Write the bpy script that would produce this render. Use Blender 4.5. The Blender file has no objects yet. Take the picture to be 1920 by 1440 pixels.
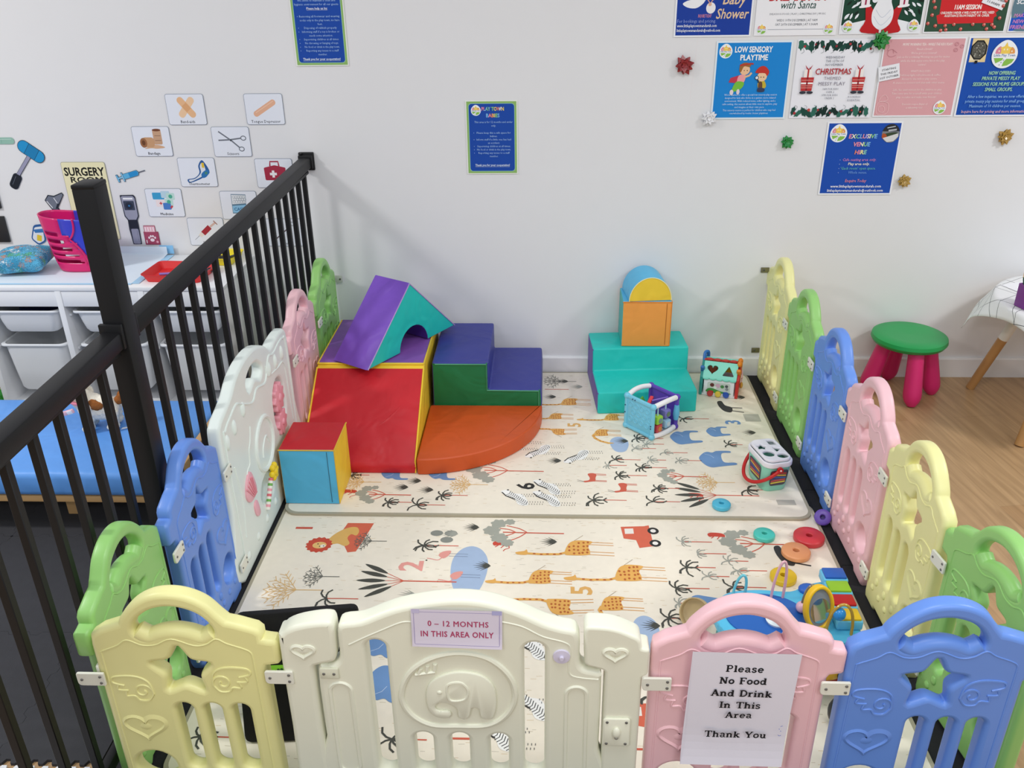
import bpy, bmesh, math, random
from mathutils import Vector, Matrix, Euler
random.seed(7)
C = bpy.context.scene.collection
SC = bpy.context.scene
PI = math.pi

# ------------------------------------------------------------------ camera
def make_camera():
    f, loc = 1647.37, Vector((-0.017, -3.4871, 1.6618))
    pitch, yaw, roll = 0.4560, -0.0426, -0.0139
    fwd = Vector((math.sin(yaw)*math.cos(pitch), math.cos(yaw)*math.cos(pitch), -math.sin(pitch)))
    right = Vector((math.cos(yaw), -math.sin(yaw), 0)); up = right.cross(fwd)
    r2 = math.cos(roll)*right + math.sin(roll)*up; u2 = -math.sin(roll)*right + math.cos(roll)*up
    cam = bpy.data.cameras.new('camera'); o = bpy.data.objects.new('camera', cam); C.objects.link(o)
    cam.sensor_width = 36.0; cam.sensor_fit = 'HORIZONTAL'; cam.lens = f*36.0/1920.0; cam.clip_start = 0.02
    m = Matrix((r2, u2, -fwd)).transposed().to_4x4(); m.translation = loc
    o.matrix_world = m
    SC.camera = o
make_camera()

# ------------------------------------------------------------------ world, lamps, exposure
w = bpy.data.worlds.new('world'); SC.world = w; w.use_nodes = True
w.node_tree.nodes['Background'].inputs[0].default_value = (0.90, 0.95, 1.0, 1)
w.node_tree.nodes['Background'].inputs[1].default_value = 0.54
def area(name, loc, sx, sy, power, col=(1, 0.99, 0.98)):
    l = bpy.data.lights.new(name, 'AREA'); l.shape = 'RECTANGLE'; l.size = sx; l.size_y = sy
    l.energy = power; l.color = col
    o = bpy.data.objects.new(name, l); C.objects.link(o); o.location = loc
# fluorescent ceiling panels of the hall (above and behind the frame)
area('ceiling_lamp', (-3.3, -2.0, 3.0), 0.6, 0.3, 62)
area('ceiling_lamp', (0.2, -2.7, 3.0), 1.2, 0.6, 26)
area('ceiling_lamp', (3.3, -2.0, 3.0), 0.6, 0.3, 56)
area('ceiling_lamp', (-1.8, -5.0, 3.0), 1.2, 0.6, 38)
area('ceiling_lamp', (1.8, -5.0, 3.0), 1.2, 0.6, 38)
vs = SC.view_settings
vs.view_transform = 'Standard'; vs.look = 'None'; vs.gamma = 1.0; vs.exposure = 0.0
try: vs.use_curve_mapping = False
except Exception: pass

# ------------------------------------------------------------------ materials
def lin(h):
    h = h.lstrip('#'); out = []
    for i in (0, 2, 4):
        c = int(h[i:i+2], 16)/255.0
        out.append(c/12.92 if c <= 0.04045 else ((c+0.055)/1.055)**2.4)
    return (out[0], out[1], out[2], 1.0)
MATS = {}
KINDS = {  # roughness, specular, bump scale, bump strength, colour variation
    'plastic': (0.38, 0.5, 260, 0.02, 0.02), 'gloss': (0.22, 0.5, 200, 0.01, 0.01),
    'vinyl': (0.46, 0.4, 420, 0.10, 0.04), 'paper': (0.75, 0.25, 300, 0.03, 0.015),
    'metal_paint': (0.36, 0.45, 500, 0.05, 0.03), 'fabric': (0.85, 0.2, 700, 0.25, 0.05),
    'foam': (0.8, 0.25, 500, 0.3, 0.10), 'wall': (0.62, 0.3, 120, 0.03, 0.012),
    'print': (0.5, 0.35, 500, 0.05, 0.05), 'fur': (0.95, 0.1, 240, 0.9, 0.18)}
def mat(col, kind='plastic', **kw):
    key = (col, kind, tuple(sorted(kw.items())))
    if key in MATS: return MATS[key]
    rough, spec, sc, bs, var = KINDS[kind]
    m = bpy.data.materials.new(kind + '_' + col.lstrip('#')); m.use_nodes = True
    nt = m.node_tree; b = nt.nodes['Principled BSDF']
    c = lin(col)
    tc = nt.nodes.new('ShaderNodeTexCoord')
    n = nt.nodes.new('ShaderNodeTexNoise'); n.inputs['Scale'].default_value = sc*0.08; n.inputs['Detail'].default_value = 3
    nt.links.new(tc.outputs['Object'], n.inputs['Vector'])
    mx = nt.nodes.new('ShaderNodeMix'); mx.data_type = 'RGBA'
    mx.inputs[6].default_value = tuple(max(0, v*(1-var)) for v in c[:3]) + (1,)
    mx.inputs[7].default_value = tuple(min(1, v*(1+var)) for v in c[:3]) + (1,)
    nt.links.new(n.outputs['Fac'], mx.inputs[0]); nt.links.new(mx.outputs[2], b.inputs['Base Color'])
    b.inputs['Roughness'].default_value = kw.get('rough', rough)
    b.inputs['Specular IOR Level'].default_value = kw.get('spec', spec)
    if 'metal' in kw: b.inputs['Metallic'].default_value = kw['metal']
    if 'trans' in kw: b.inputs['Transmission Weight'].default_value = kw['trans']
    if kind == 'vinyl':          # soft creases of stretched vinyl over foam
        n3 = nt.nodes.new('ShaderNodeTexNoise'); n3.inputs['Scale'].default_value = 7.0; n3.inputs['Detail'].default_value = 1.5; n3.inputs['Distortion'].default_value = 1.2
        nt.links.new(tc.outputs['Object'], n3.inputs['Vector'])
        bp = nt.nodes.new('ShaderNodeBump'); bp.inputs['Strength'].default_value = 0.45; bp.inputs['Distance'].default_value = 0.02
        nt.links.new(n3.outputs['Fac'], bp.inputs['Height']); nt.links.new(bp.outputs['Normal'], b.inputs['Normal'])
    elif bs:
        n2 = nt.nodes.new('ShaderNodeTexNoise'); n2.inputs['Scale'].default_value = sc
        nt.links.new(tc.outputs['Object'], n2.inputs['Vector'])
        bp = nt.nodes.new('ShaderNodeBump'); bp.inputs['Strength'].default_value = bs; bp.inputs['Distance'].default_value = 0.002
        nt.links.new(n2.outputs['Fac'], bp.inputs['Height']); nt.links.new(bp.outputs['Normal'], b.inputs['Normal'])
    if 'sub' in kw:
        b.inputs['Subsurface Weight'].default_value = kw['sub']; b.inputs['Subsurface Radius'].default_value = (0.02, 0.02, 0.02)
    MATS[key] = m
    return m

# ------------------------------------------------------------------ object helpers
def tag(o, label=None, cat=None, group=None, kind=None):
    if label: o['label'] = label
    if cat: o['category'] = cat
    if group: o['group'] = group
    if kind: o['kind'] = kind
    return o
def thing(name, label, cat, loc=(0, 0, 0), rotz=0.0, group=None, rot=None):
    o = bpy.data.objects.new(name, None); C.objects.link(o); o.empty_display_size = 0.05
    o.location = loc; o.rotation_euler = rot if rot else (0, 0, rotz)
    return tag(o, label, cat, group)
def smooth(me, ang=40):
    for p in me.polygons: p.use_smooth = True
    try: me.set_sharp_from_angle(angle=math.radians(ang))
    except Exception: pass
def link_mesh(name, me, parent=None, loc=None, rot=None):
    o = bpy.data.objects.new(name, me); C.objects.link(o)
    if parent: o.parent = parent
    if loc: o.location = loc
    if rot: o.rotation_euler = rot
    return o

class MB:
    """collects shapes in one mesh; every shape carries its own material"""
    def __init__(s): s.v, s.f, s.m, s.mats = [], [], [], []
    def mi(s, m):
        if m not in s.mats: s.mats.append(m)
        return s.mats.index(m)
    def raw(s, vs, fs, m, M=None):
        b = len(s.v); k = s.mi(m)
        s.v += [tuple(M @ Vector(v)) if M else tuple(v) for v in vs]
        for f in fs: s.f.append([b+i for i in f]); s.m.append(k)
        return s
    def bm(s, bm, m, M=None):
        bm.verts.index_update()
        s.raw([v.co[:] for v in bm.verts], [[v.index for v in f.verts] for f in bm.faces], m, M); bm.free(); return s
    def box(s, c, size, m, bev=0.0, rot=None, seg=2):
        bm = bmesh.new(); bmesh.ops.create_cube(bm, size=1)
        for v in bm.verts: v.co = Vector((v.co.x*size[0], v.co.y*size[1], v.co.z*size[2]))
        if bev: bmesh.ops.bevel(bm, geom=bm.edges[:], offset=bev, segments=seg, profile=0.5, affect='EDGES')
        M = Matrix.Translation(c)
        if rot: M = M @ Euler(rot).to_matrix().to_4x4()
        return s.bm(bm, m, M)
    def tube(s, pts, r, m, seg=8, cap=True, closed=False, M=None):
        pts = [Vector(p) for p in pts]; n = len(pts)
        rs = r if isinstance(r, (list, tuple)) else [r]*n
        vs, fs = [], []; prev = None
        for i, p in enumerate(pts):
            a = pts[(i-1) % n] if (closed or i > 0) else p
            b = pts[(i+1) % n] if (closed or i < n-1) else p
            t = (b-a).normalized()
            if prev is None:
                u = t.orthogonal().normalized()
            else:
                u = prev - t*prev.dot(t)
                u = u.normalized() if u.length > 1e-6 else t.orthogonal().normalized()
            prev = u; w_ = t.cross(u)
            for k in range(seg):
                a_ = 2*PI*k/seg; vs.append(p + (u*math.cos(a_)+w_*math.sin(a_))*rs[i])
        for i in range(n if closed else n-1):
            for k in range(seg):
                j = (i+1) % n
                fs.append((i*seg+k, i*seg+(k+1) % seg, j*seg+(k+1) % seg, j*seg+k))
        if cap and not closed:
            fs.append(tuple(range(seg))[::-1]); fs.append(tuple((n-1)*seg+k for k in range(seg)))
        return s.raw(vs, fs, m, M)
    def lathe(s, prof, m, seg=32, M=None, sx=1.0, sy=1.0):
        vs, fs = [], []
        for r, z in prof:
            for k in range(seg):
                a = 2*PI*k/seg; vs.append((r*math.cos(a)*sx, r*math.sin(a)*sy, z))
        n = len(prof)
        for i in range(n-1):
            for k in range(seg): fs.append((i*seg+k, i*seg+(k+1) % seg, (i+1)*seg+(k+1) % seg, (i+1)*seg+k))
        if prof[0][0] > 1e-6: fs.append(tuple(range(seg))[::-1])
        if prof[-1][0] > 1e-6: fs.append(tuple((n-1)*seg+k for k in range(seg)))
        return s.raw(vs, fs, m, M)
    def ball(s, c, r, m, u=16, v=10, M=None):
        if not isinstance(r, (list, tuple)): r = (r, r, r)
        bm = bmesh.new(); bmesh.ops.create_uvsphere(bm, u_segments=u, v_segments=v, radius=1)
        for q in bm.verts: q.co = Vector((q.co.x*r[0]+c[0], q.co.y*r[1]+c[1], q.co.z*r[2]+c[2]))
        return s.bm(bm, m, M)
    def poly(s, pts, m, M=None): return s.raw(pts, [tuple(range(len(pts)))], m, M)
    def prism(s, pts2, h0, h1, m, mcap=None, M=None, bev=0.0):
        """extrude a 2-D outline (x, y) from z=h0 to z=h1"""
        bm = bmesh.new()
        a = [bm.verts.new((p[0], p[1], h0)) for p in pts2]; f = bm.faces.new(a)
        f.normal_update()
        r = bmesh.ops.extrude_face_region(bm, geom=[f])
        bmesh.ops.translate(bm, vec=(0, 0, h1-h0), verts=[g for g in r['geom'] if isinstance(g, bmesh.types.BMVert)])
        bmesh.ops.recalc_face_normals(bm, faces=bm.faces[:])
        if bev: bmesh.ops.bevel(bm, geom=bm.edges[:], offset=bev, segments=2, profile=0.5, affect='EDGES')
        return s.bm(bm, m, M)
    def mesh(s, name, sm=True, ang=40):
        me = bpy.data.meshes.new(name); me.from_pydata(s.v, [], s.f)
        for m in s.mats: me.materials.append(m)
        me.polygons.foreach_set('material_index', s.m); me.update()
        if sm: smooth(me, ang)
        return me
    def build(s, name, parent=None, loc=None, rot=None, sm=True, ang=40):
        return link_mesh(name, s.mesh(name, sm, ang), parent, loc, rot)

def ev_mesh(o):
    dg = bpy.context.evaluated_depsgraph_get(); dg.update()
    me = bpy.data.meshes.new_from_object(o.evaluated_get(dg)); return me
def drop(o):
    d = o.data; bpy.data.objects.remove(o)
    try:
        if isinstance(d, bpy.types.Mesh): bpy.data.meshes.remove(d)
        else: bpy.data.curves.remove(d)
    except Exception: pass
def cat(pts, n=6, closed=True):
    """Catmull-Rom through 2-D or 3-D points"""
    out = []; N = len(pts); P = [Vector(p) for p in pts]
    rng = range(N) if closed else range(N-1)
    for i in rng:
        if closed: p0, p1, p2, p3 = P[i-1], P[i], P[(i+1) % N], P[(i+2) % N]
        else: p0, p1, p2, p3 = P[max(i-1, 0)], P[i], P[i+1], P[min(i+2, N-1)]
        for k in range(n):
            t = k/n
            out.append(0.5*((2*p1)+(p2-p0)*t+(2*p0-5*p1+4*p2-p3)*t*t+(3*p1-p0-3*p2+p3)*t*t*t))
    if not closed: out.append(P[-1])
    return [tuple(v) for v in out]
def circ(cx, cy, rx, ry=None, n=24, a0=0.0):
    ry = rx if ry is None else ry
    return [(cx+rx*math.cos(a0+2*PI*k/n), cy+ry*math.sin(a0+2*PI*k/n)) for k in range(n)]
def rrect(x0, y0, x1, y1, r, n=5):
    out = []
    for cx, cy, a in ((x1-r, y1-r, 0), (x0+r, y1-r, PI/2), (x0+r, y0+r, PI), (x1-r, y0+r, 1.5*PI)):
        for k in range(n+1): out.append((cx+r*math.cos(a+PI/2*k/n), cy+r*math.sin(a+PI/2*k/n)))
    return out
def rcorner(pts, r, n=4):
    """round every corner of a polygon (r may be a list)"""
    out = []; N = len(pts)
    for i in range(N):
        p = Vector(pts[i][:2]); a = Vector(pts[i-1][:2])-p; b = Vector(pts[(i+1) % N][:2])-p
        rr = r[i] if isinstance(r, (list, tuple)) else r
        d = min(rr, a.length*0.45, b.length*0.45)
        if d < 1e-5: out.append(tuple(p)); continue
        s_, e_ = p+a.normalized()*d, p+b.normalized()*d
        for k in range(n+1):
            t = k/n; out.append(tuple(s_*(1-t)**2+p*2*t*(1-t)+e_*t*t))
    return out
def plate(outline, holes, thick, bev, bres=2):
    """2-D outline with holes -> solid rounded plate, in x,y with z thickness (mesh datablock)"""
    cu = bpy.data.curves.new('plate', 'CURVE'); cu.dimensions = '2D'; cu.fill_mode = 'BOTH'
    cu.extrude = max(thick/2-bev, 1e-4); cu.bevel_depth = bev; cu.bevel_resolution = bres; cu.offset = -bev
    for pts in [outline]+list(holes):
        sp = cu.splines.new('POLY'); sp.points.add(len(pts)-1); sp.use_cyclic_u = True
        for i, p in enumerate(pts): sp.points[i].co = (p[0], p[1], 0, 1)
    o = bpy.data.objects.new('plate', cu); C.objects.link(o); me = ev_mesh(o); drop(o)
    return me
def add_mesh(mb, me, m, M=None):
    mb.raw([v.co[:] for v in me.vertices], [list(p.vertices) for p in me.polygons], m, M)
    bpy.data.meshes.remove(me)
XZ = Matrix(((1, 0, 0, 0), (0, 0, -1, 0), (0, 1, 0, 0), (0, 0, 0, 1)))   # plate x,y -> world x,z with the face to -y

TEXT = {}
def text_geo(txt, size, bold=0.0, shear=0.0, spacing=1.0, res=2):
    bold = min(bold, 0.0 if 'M' in txt else 0.03)
    key = (txt, bold, shear, spacing, res)
    if key not in TEXT:
        cu = bpy.data.curves.new('t', 'FONT'); cu.body = txt; cu.size = 1.0; cu.offset = bold; cu.shear = shear
        cu.space_character = spacing; cu.resolution_u = res; cu.align_x = 'LEFT'
        o = bpy.data.objects.new('t', cu); C.objects.link(o); me = ev_mesh(o); drop(o)
        vs = [(v.co.x, v.co.y) for v in me.vertices]; fs = [list(p.vertices) for p in me.polygons]
        bpy.data.meshes.remove(me); TEXT[key] = (vs, fs)
    vs, fs = TEXT[key]
    return [(x*size, y*size) for x, y in vs], fs

class Sheet:
    """a printed sheet: thin paper body plus inlaid printed areas; local x right, y up, z out"""
    def __init__(s, w, h, paper='#f4f4f8', thick=0.0008, outline=None, kind='paper'):
        s.w, s.h, s.kind = w, h, kind; s.mb = MB(); s.z0 = s.z = thick+0.0002; s.dz = 0.00006
        if outline: s.mb.prism(outline, 0, thick, mat(paper, kind))
        else: s.mb.prism([(0, 0), (w, 0), (w, h), (0, h)], 0, thick, mat(paper, kind))
    def step(s): s.z += s.dz
    def reset(s, up=0.0): s.z = s.z0+up; return s
    def poly(s, pts, col):
        s.step(); 
        A = sum(pts[i-1][0]*pts[i][1]-pts[i][0]*pts[i-1][1] for i in range(len(pts)))
        if A < 0: pts = pts[::-1]
        s.mb.poly([(p[0], p[1], s.z) for p in pts], mat(col, s.kind)); return s
    def blob(s, pts, col, n=5): return s.poly(cat(pts, n), col)
    def rect(s, x0, y0, x1, y1, col): return s.poly([(x0, y0), (x1, y0), (x1, y1), (x0, y1)], col)
    def disc(s, x, y, r, col, ry=None, n=20): return s.poly(circ(x, y, r, ry, n), col)
    def line(s, pts, wd, col, closed=False):
        s.step(); P = [Vector(p) for p in pts]; N = len(P); vs, fs = [], []
        for i in range(N):
            a = P[i-1] if (i or closed) else P[i]; b = P[(i+1) % N] if (i < N-1 or closed) else P[i]
            t = (b-a); t = t.normalized() if t.length > 1e-9 else Vector((1, 0)); nn = Vector((-t.y, t.x))*wd/2
            vs += [(P[i].x-nn.x, P[i].y-nn.y, s.z), (P[i].x+nn.x, P[i].y+nn.y, s.z)]
        for i in range(N if closed else N-1):
            j = (i+1) % N; fs.append((2*i, 2*j, 2*j+1, 2*i+1))
        s.mb.raw(vs, fs, mat(col, s.kind)); return s
    def text(s, txt, x, y, size, col, align='c', bold=0.0, shear=0.0, spacing=1.0, width=None, rot=0.0, res=2, cols=None):
        s.step(); vs, fs = text_geo(txt, size, bold, shear, spacing, res)
        if not vs: return s
        x0 = min(v[0] for v in vs); x1 = max(v[0] for v in vs); k = 1.0
        if width: k = width/max(x1-x0, 1e-6)
        off = {'c': -(x0+x1)/2, 'l': -x0, 'r': -x1}[align]
        c_, s_ = math.cos(rot), math.sin(rot)
        V = []
        for a, b in vs:
            a = (a+off)*k; V.append((x+a*c_-b*s_, y+a*s_+b*c_, s.z))
        if cols:
            nw = len(cols); span = (x1-x0)*k
            base = x-span/2 if align == 'c' else x
            groups = {}
            for f in fs:
                cx = sum(V[i][0] for i in f)/len(f); g = min(nw-1, max(0, int((cx-base)/span*nw)))
                groups.setdefault(g, []).append(f)
            for g, ff in groups.items(): s.mb.raw(V, ff, mat(cols[g], s.kind))
        else:
            s.mb.raw(V, fs, mat(col, s.kind))
            if 'M' in txt and bold > 0.005:          # stroke weight of capitals that hold an M
                d = bold*0.9*size; cR, sR = math.cos(rot), math.sin(rot)
                for e, g_ in ((-d, 0), (d, 0), (0, d*0.7), (0, -d*0.7)):
                    s.step(); s.mb.raw([(p[0]+e*cR-g_*sR, p[1]+e*sR+g_*cR, s.z) for p in V], fs, mat(col, s.kind))
        return s
    def build(s, name, parent=None): return s.mb.build(name, parent, sm=False)
def on_wall(o, x, z, y=-0.002, rz=0.0):
    """stand a sheet on the back wall with its lower left corner at x, z (rz = turn in the wall plane)"""
    o.matrix_world = Matrix.Translation((x, y, z)) @ Matrix.Rotation(-rz, 4, 'Y') @ XZ
    return o

# ------------------------------------------------------------------ the room
def wood_mat():
    m = bpy.data.materials.new('oak_planks'); m.use_nodes = True; nt = m.node_tree; b = nt.nodes['Principled BSDF']
    tc = nt.nodes.new('ShaderNodeTexCoord')
    mp = nt.nodes.new('ShaderNodeMapping'); mp.inputs['Rotation'].default_value = (0, 0, math.radians(90-8)); nt.links.new(tc.outputs['Object'], mp.inputs[0])
    br = nt.nodes.new('ShaderNodeTexBrick'); br.inputs['Scale'].default_value = 1.0
    br.inputs['Brick Width'].default_value = 1.2; br.inputs['Row Height'].default_value = 0.19; br.inputs['Mortar Size'].default_value = 0.0012
    br.inputs['Color1'].default_value = lin('#bf9f78'); br.inputs['Color2'].default_value = lin('#b38f67'); br.inputs['Mortar'].default_value = lin('#a98a64')
    br.inputs['Mortar Smooth'].default_value = 0.3
    nt.links.new(mp.outputs[0], br.inputs['Vector'])
    mp2 = nt.nodes.new('ShaderNodeMapping'); mp2.inputs['Scale'].default_value = (1.6, 22, 1); nt.links.new(mp.outputs[0], mp2.inputs[0])
    n = nt.nodes.new('ShaderNodeTexNoise'); n.inputs['Scale'].default_value = 2.2; n.inputs['Detail'].default_value = 8; n.inputs['Distortion'].default_value = 0.7
    nt.links.new(mp2.outputs[0], n.inputs['Vector'])
    rp = nt.nodes.new('ShaderNodeValToRGB'); rp.color_ramp.elements[0].position = 0.36; rp.color_ramp.elements[0].color = (0.76, 0.72, 0.66, 1)
    rp.color_ramp.elements[1].position = 0.66; rp.color_ramp.elements[1].color = (1.08, 1.06, 1.04, 1)
    nt.links.new(n.outputs['Fac'], rp.inputs[0])
    mx = nt.nodes.new('ShaderNodeMix'); mx.data_type = 'RGBA'; mx.blend_type = 'MULTIPLY'; mx.inputs[0].default_value = 0.8
    nt.links.new(br.outputs['Color'], mx.inputs[6]); nt.links.new(rp.outputs[0], mx.inputs[7])
    nt.links.new(mx.outputs[2], b.inputs['Base Color']); b.inputs['Roughness'].default_value = 0.36
    return m
def slab(name, x0, x1, y0, y1, z0, z1, m):
    o = MB().box(((x0+x1)/2, (y0+y1)/2, (z0+z1)/2), (x1-x0, y1-y0, z1-z0), m).build(name, sm=False)
    return o
tag(slab('floor', -4.2, 4.2, -6.2, 0.0, -0.08, 0.0, wood_mat()), kind='structure')
tag(slab('wall_back', -4.2, 4.2, 0.0, 0.12, -0.08, 3.4, mat('#e6e6e8', 'wall')), kind='structure')
bb = MB(); bb.prism([(0, 0), (0.014, 0), (0.014, 0.082), (0.010, 0.088), (0, 0.088)], 0, 3.6, mat('#eeeef0', 'plastic'), M=Matrix(((0, 0, 1, -0.95), (-1, 0, 0, 0), (0, 1, 0, 0), (0, 0, 0, 1))))
tag(bb.build('baseboard_back', sm=False), kind='structure')

# black jigsaw foam tiles on the doctor's corner side of the railing
def jig(a, b, sgn, n=7, amp=0.012):
    a, b = Vector(a), Vector(b); d = (b-a); L = d.length; t = d/L; nn = Vector((-t.y, t.x))*sgn; out = []
    for k in range(n*2+1):
        u0 = k/(n*2+1); u1 = (k+1)/(n*2+1); off = amp if k % 2 else 0.0
        out += [tuple(a+d*(u0+0.01)+nn*off), tuple(a+d*(u1-0.01)+nn*off)]
    return out
XS = [-2.61, -2.165, -1.72, -1.275, -1.032]; YS = [-0.43, -0.795, -1.24, -1.686, -2.105]
rows = [('last row before the white tiles', 3), ('second row from the white tiles', 2), ('third row from the white tiles', 1), ('row below the white drawer unit', 0)]
for rn, j in rows:
    for i in range(4):
        x0, x1, y1, y0 = XS[i]+0.0004, XS[i+1]-0.0004, YS[j]-0.0004, YS[j+1]+0.0004
        pts = jig((x0, y0), (x1, y0), 1)+jig((x1, y0), (x1, y1), 1 if i < 3 else 0)+jig((x1, y1), (x0, y1), -1)+jig((x0, y1), (x0, y0), -1)
        if j == 3: pass
        o = MB().prism(pts, 0.0, 0.008, mat('#3a3a3e', 'foam')).build('foam_floor_tile', sm=False)
        if i == 3: lab = 'narrow black foam floor tile along the black railing, ' + rn
        else: lab = 'square black foam floor tile, %s, %s' % (rn, ('at the far left', 'left of the middle', 'one tile away from the railing strip')[i])
        tag(o, lab, 'floor tile', 'black jigsaw foam tiles')
for i in range(2, 4):
    x0, x1 = XS[i]+0.0004, XS[i+1]-0.0004; y1, y0 = -2.122, -2.55
    pts = [(x0, y0), (x1, y0)]+[(x1, y1)]+jig((x1, y1), (x0, y1), -1)
    tag(MB().prism(pts, 0, 0.008, mat('#e3e4e8', 'foam')).build('foam_floor_tile', sm=False),
        ['white foam floor tile at the lower left corner of the photo', 'white foam floor tile against the foot of the railing in front of the black tiles'][i-2], 'floor tile', 'white jigsaw foam tiles')
# black underlay that shows as a strip between the play mats and the fence
u = MB(); u.box((-0.0275, -1.285, 0.002), (2.0, 2.54, 0.004), mat('#262629', 'foam'))
for q in (-0.42, -0.92, -1.33, -1.75): u.box((0.93, q, 0.0042), (0.12, 0.002, 0.0006), mat('#111113', 'foam'))
tag(u.build('foam_underlay', sm=False), 'black foam underlay showing as a strip along the right fence beside the mats', 'floor mat')

# ------------------------------------------------------------------ printed play mats
PALMS= [(0.524, -0.441, 0.097, 'd'), (0.329, -0.599, 0.096, 'd'), (0.362, -0.642, 0.061, 'g'), (0.316, -0.674, 0.074, 'g'), (0.418, -0.703, 0.083, 'g'), (0.238, -0.755, 0.088, 'd'), (0.364, -0.756, 0.053, 'g'), (0.467, -0.758, 0.076, 'g'), (0.21, -0.795, 0.063, 'g'), (0.327, -0.808, 0.086, 'd'), (0.663, -0.641, 0.049, 'd'), (0.243, -0.862, 0.095, 'd'), (0.368, -0.942, 0.072, 'd'), (0.147, -1.017, 0.108, 'D'), (0.343, -1.023, 0.088, 'D'), (0.67, -0.946, 0.068, 'D'), (-0.538, -1.042, 0.076, 'd'), (-0.441, -1.056, 0.093, 'D'), (-0.363, -0.997, 0.085, 'd'), (-0.693, -0.874, 0.058, 'd'), (-0.391, -1.266, 0.106, 'D'), (-0.641, -1.521, 0.092, 'D'), (0.411, -1.231, 0.091, 'g'), (0.449, -1.29, 0.087, 'g'), (0.407, -1.358, 0.085, 'D'), (0.537, -1.325, 0.058, 'g'), (0.557, -1.37, 0.084, 'g'), (0.465, -1.399, 0.06, 'g'), (0.363, -1.455, 0.095, 'D'), (0.529, -1.447, 0.093, 'D'), (0.363, -1.52, 0.039, 'g'), (0.327, -1.583, 0.066, 'D'), (-0.373, -2.016, 0.082, 'D'), (0.243, -1.869, 0.055, 'D'), (-0.828, -2.02, 0.07, 'D'), (-0.906, -1.524, 0.047, 'g')]
BUSH= [(0.756, -0.548, 'd'), (0.775, -0.254, 'd'), (-0.422, -0.965, 'd'), (-0.51, -0.95, 'd'), (0.017, -0.766, 'd'), (0.056, -0.113, 'd'), (0.115, -0.164, 'g'), (0.003, -0.259, 'd'), (-0.471, -0.909, 'd'), (-0.316, -1.203, 'g'), (-0.003, -1.239, 'd'), (-0.203, -1.363, 'd'), (0.275, -1.614, 'd'), (-0.409, -1.502, 'g'), (-0.251, -1.167, 'd'), (0.269, -0.62, 'd')]
FEATHER= [(-0.674, -1.423, 'g', 1.0), (-0.738, -1.485, 'y', 1.6), (-0.560, -1.246, 'g', 0.95), (-0.645, -0.919, 'y', 1.2), (-0.273, -0.929, 'y', 1.2), (0.575, -0.901, 'y', 1.2), (0.049, -0.113, 'g', 1.3)]
GIR= [(0.074, -0.306, 1.0, 0), (0.019, -0.43, 0.8, 0), (0.239, -0.436, 0.9, 0), (0.029, -0.55, 0.8, 1), (0.191, -0.56, 0.85, 2), (0.079, -1.273, 1.25, 0), (-0.035, -1.415, 1.05, 0), (0.225, -1.392, 1.25, 0), (0.019, -1.538, 1.1, 1), (0.169, -1.528, 1.0, 2)]
ZEB= [(-0.026, -0.695, 0), (0.114, -0.731, 0), (0.007, -0.945, 1), (-0.101, -1.012, 1), (0.006, -1.016, 1), (-0.039, -1.709, 1), (-0.033, -1.91, 1), (-0.114, -2.002, 1), (-0.111, -0.665, 0)]
DEER= [(0.15, -0.878), (0.252, -0.94)]
HIPPO= [(0.505, -0.576, 1, 0), (0.634, -0.533, 0.75, 0), (0.595, -0.73, 1.1, 0), (-0.547, -0.868, 0.9, 1), (-0.381, -0.866, 0.9, 1), (-0.441, -1.708, 1.2, 1), (-0.407, -1.859, 1.2, 1), (0.44, -1.563, 1.2, 1)]
ACACIA= [(0.429, -0.863, 0.8, 0), (-0.21, -0.835, 1.3, 0), (-0.6, -0.995, 0.9, 0), (-0.13, -1.191, 1.2, 0), (0.608, -1.236, 1.2, 0)]

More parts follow.
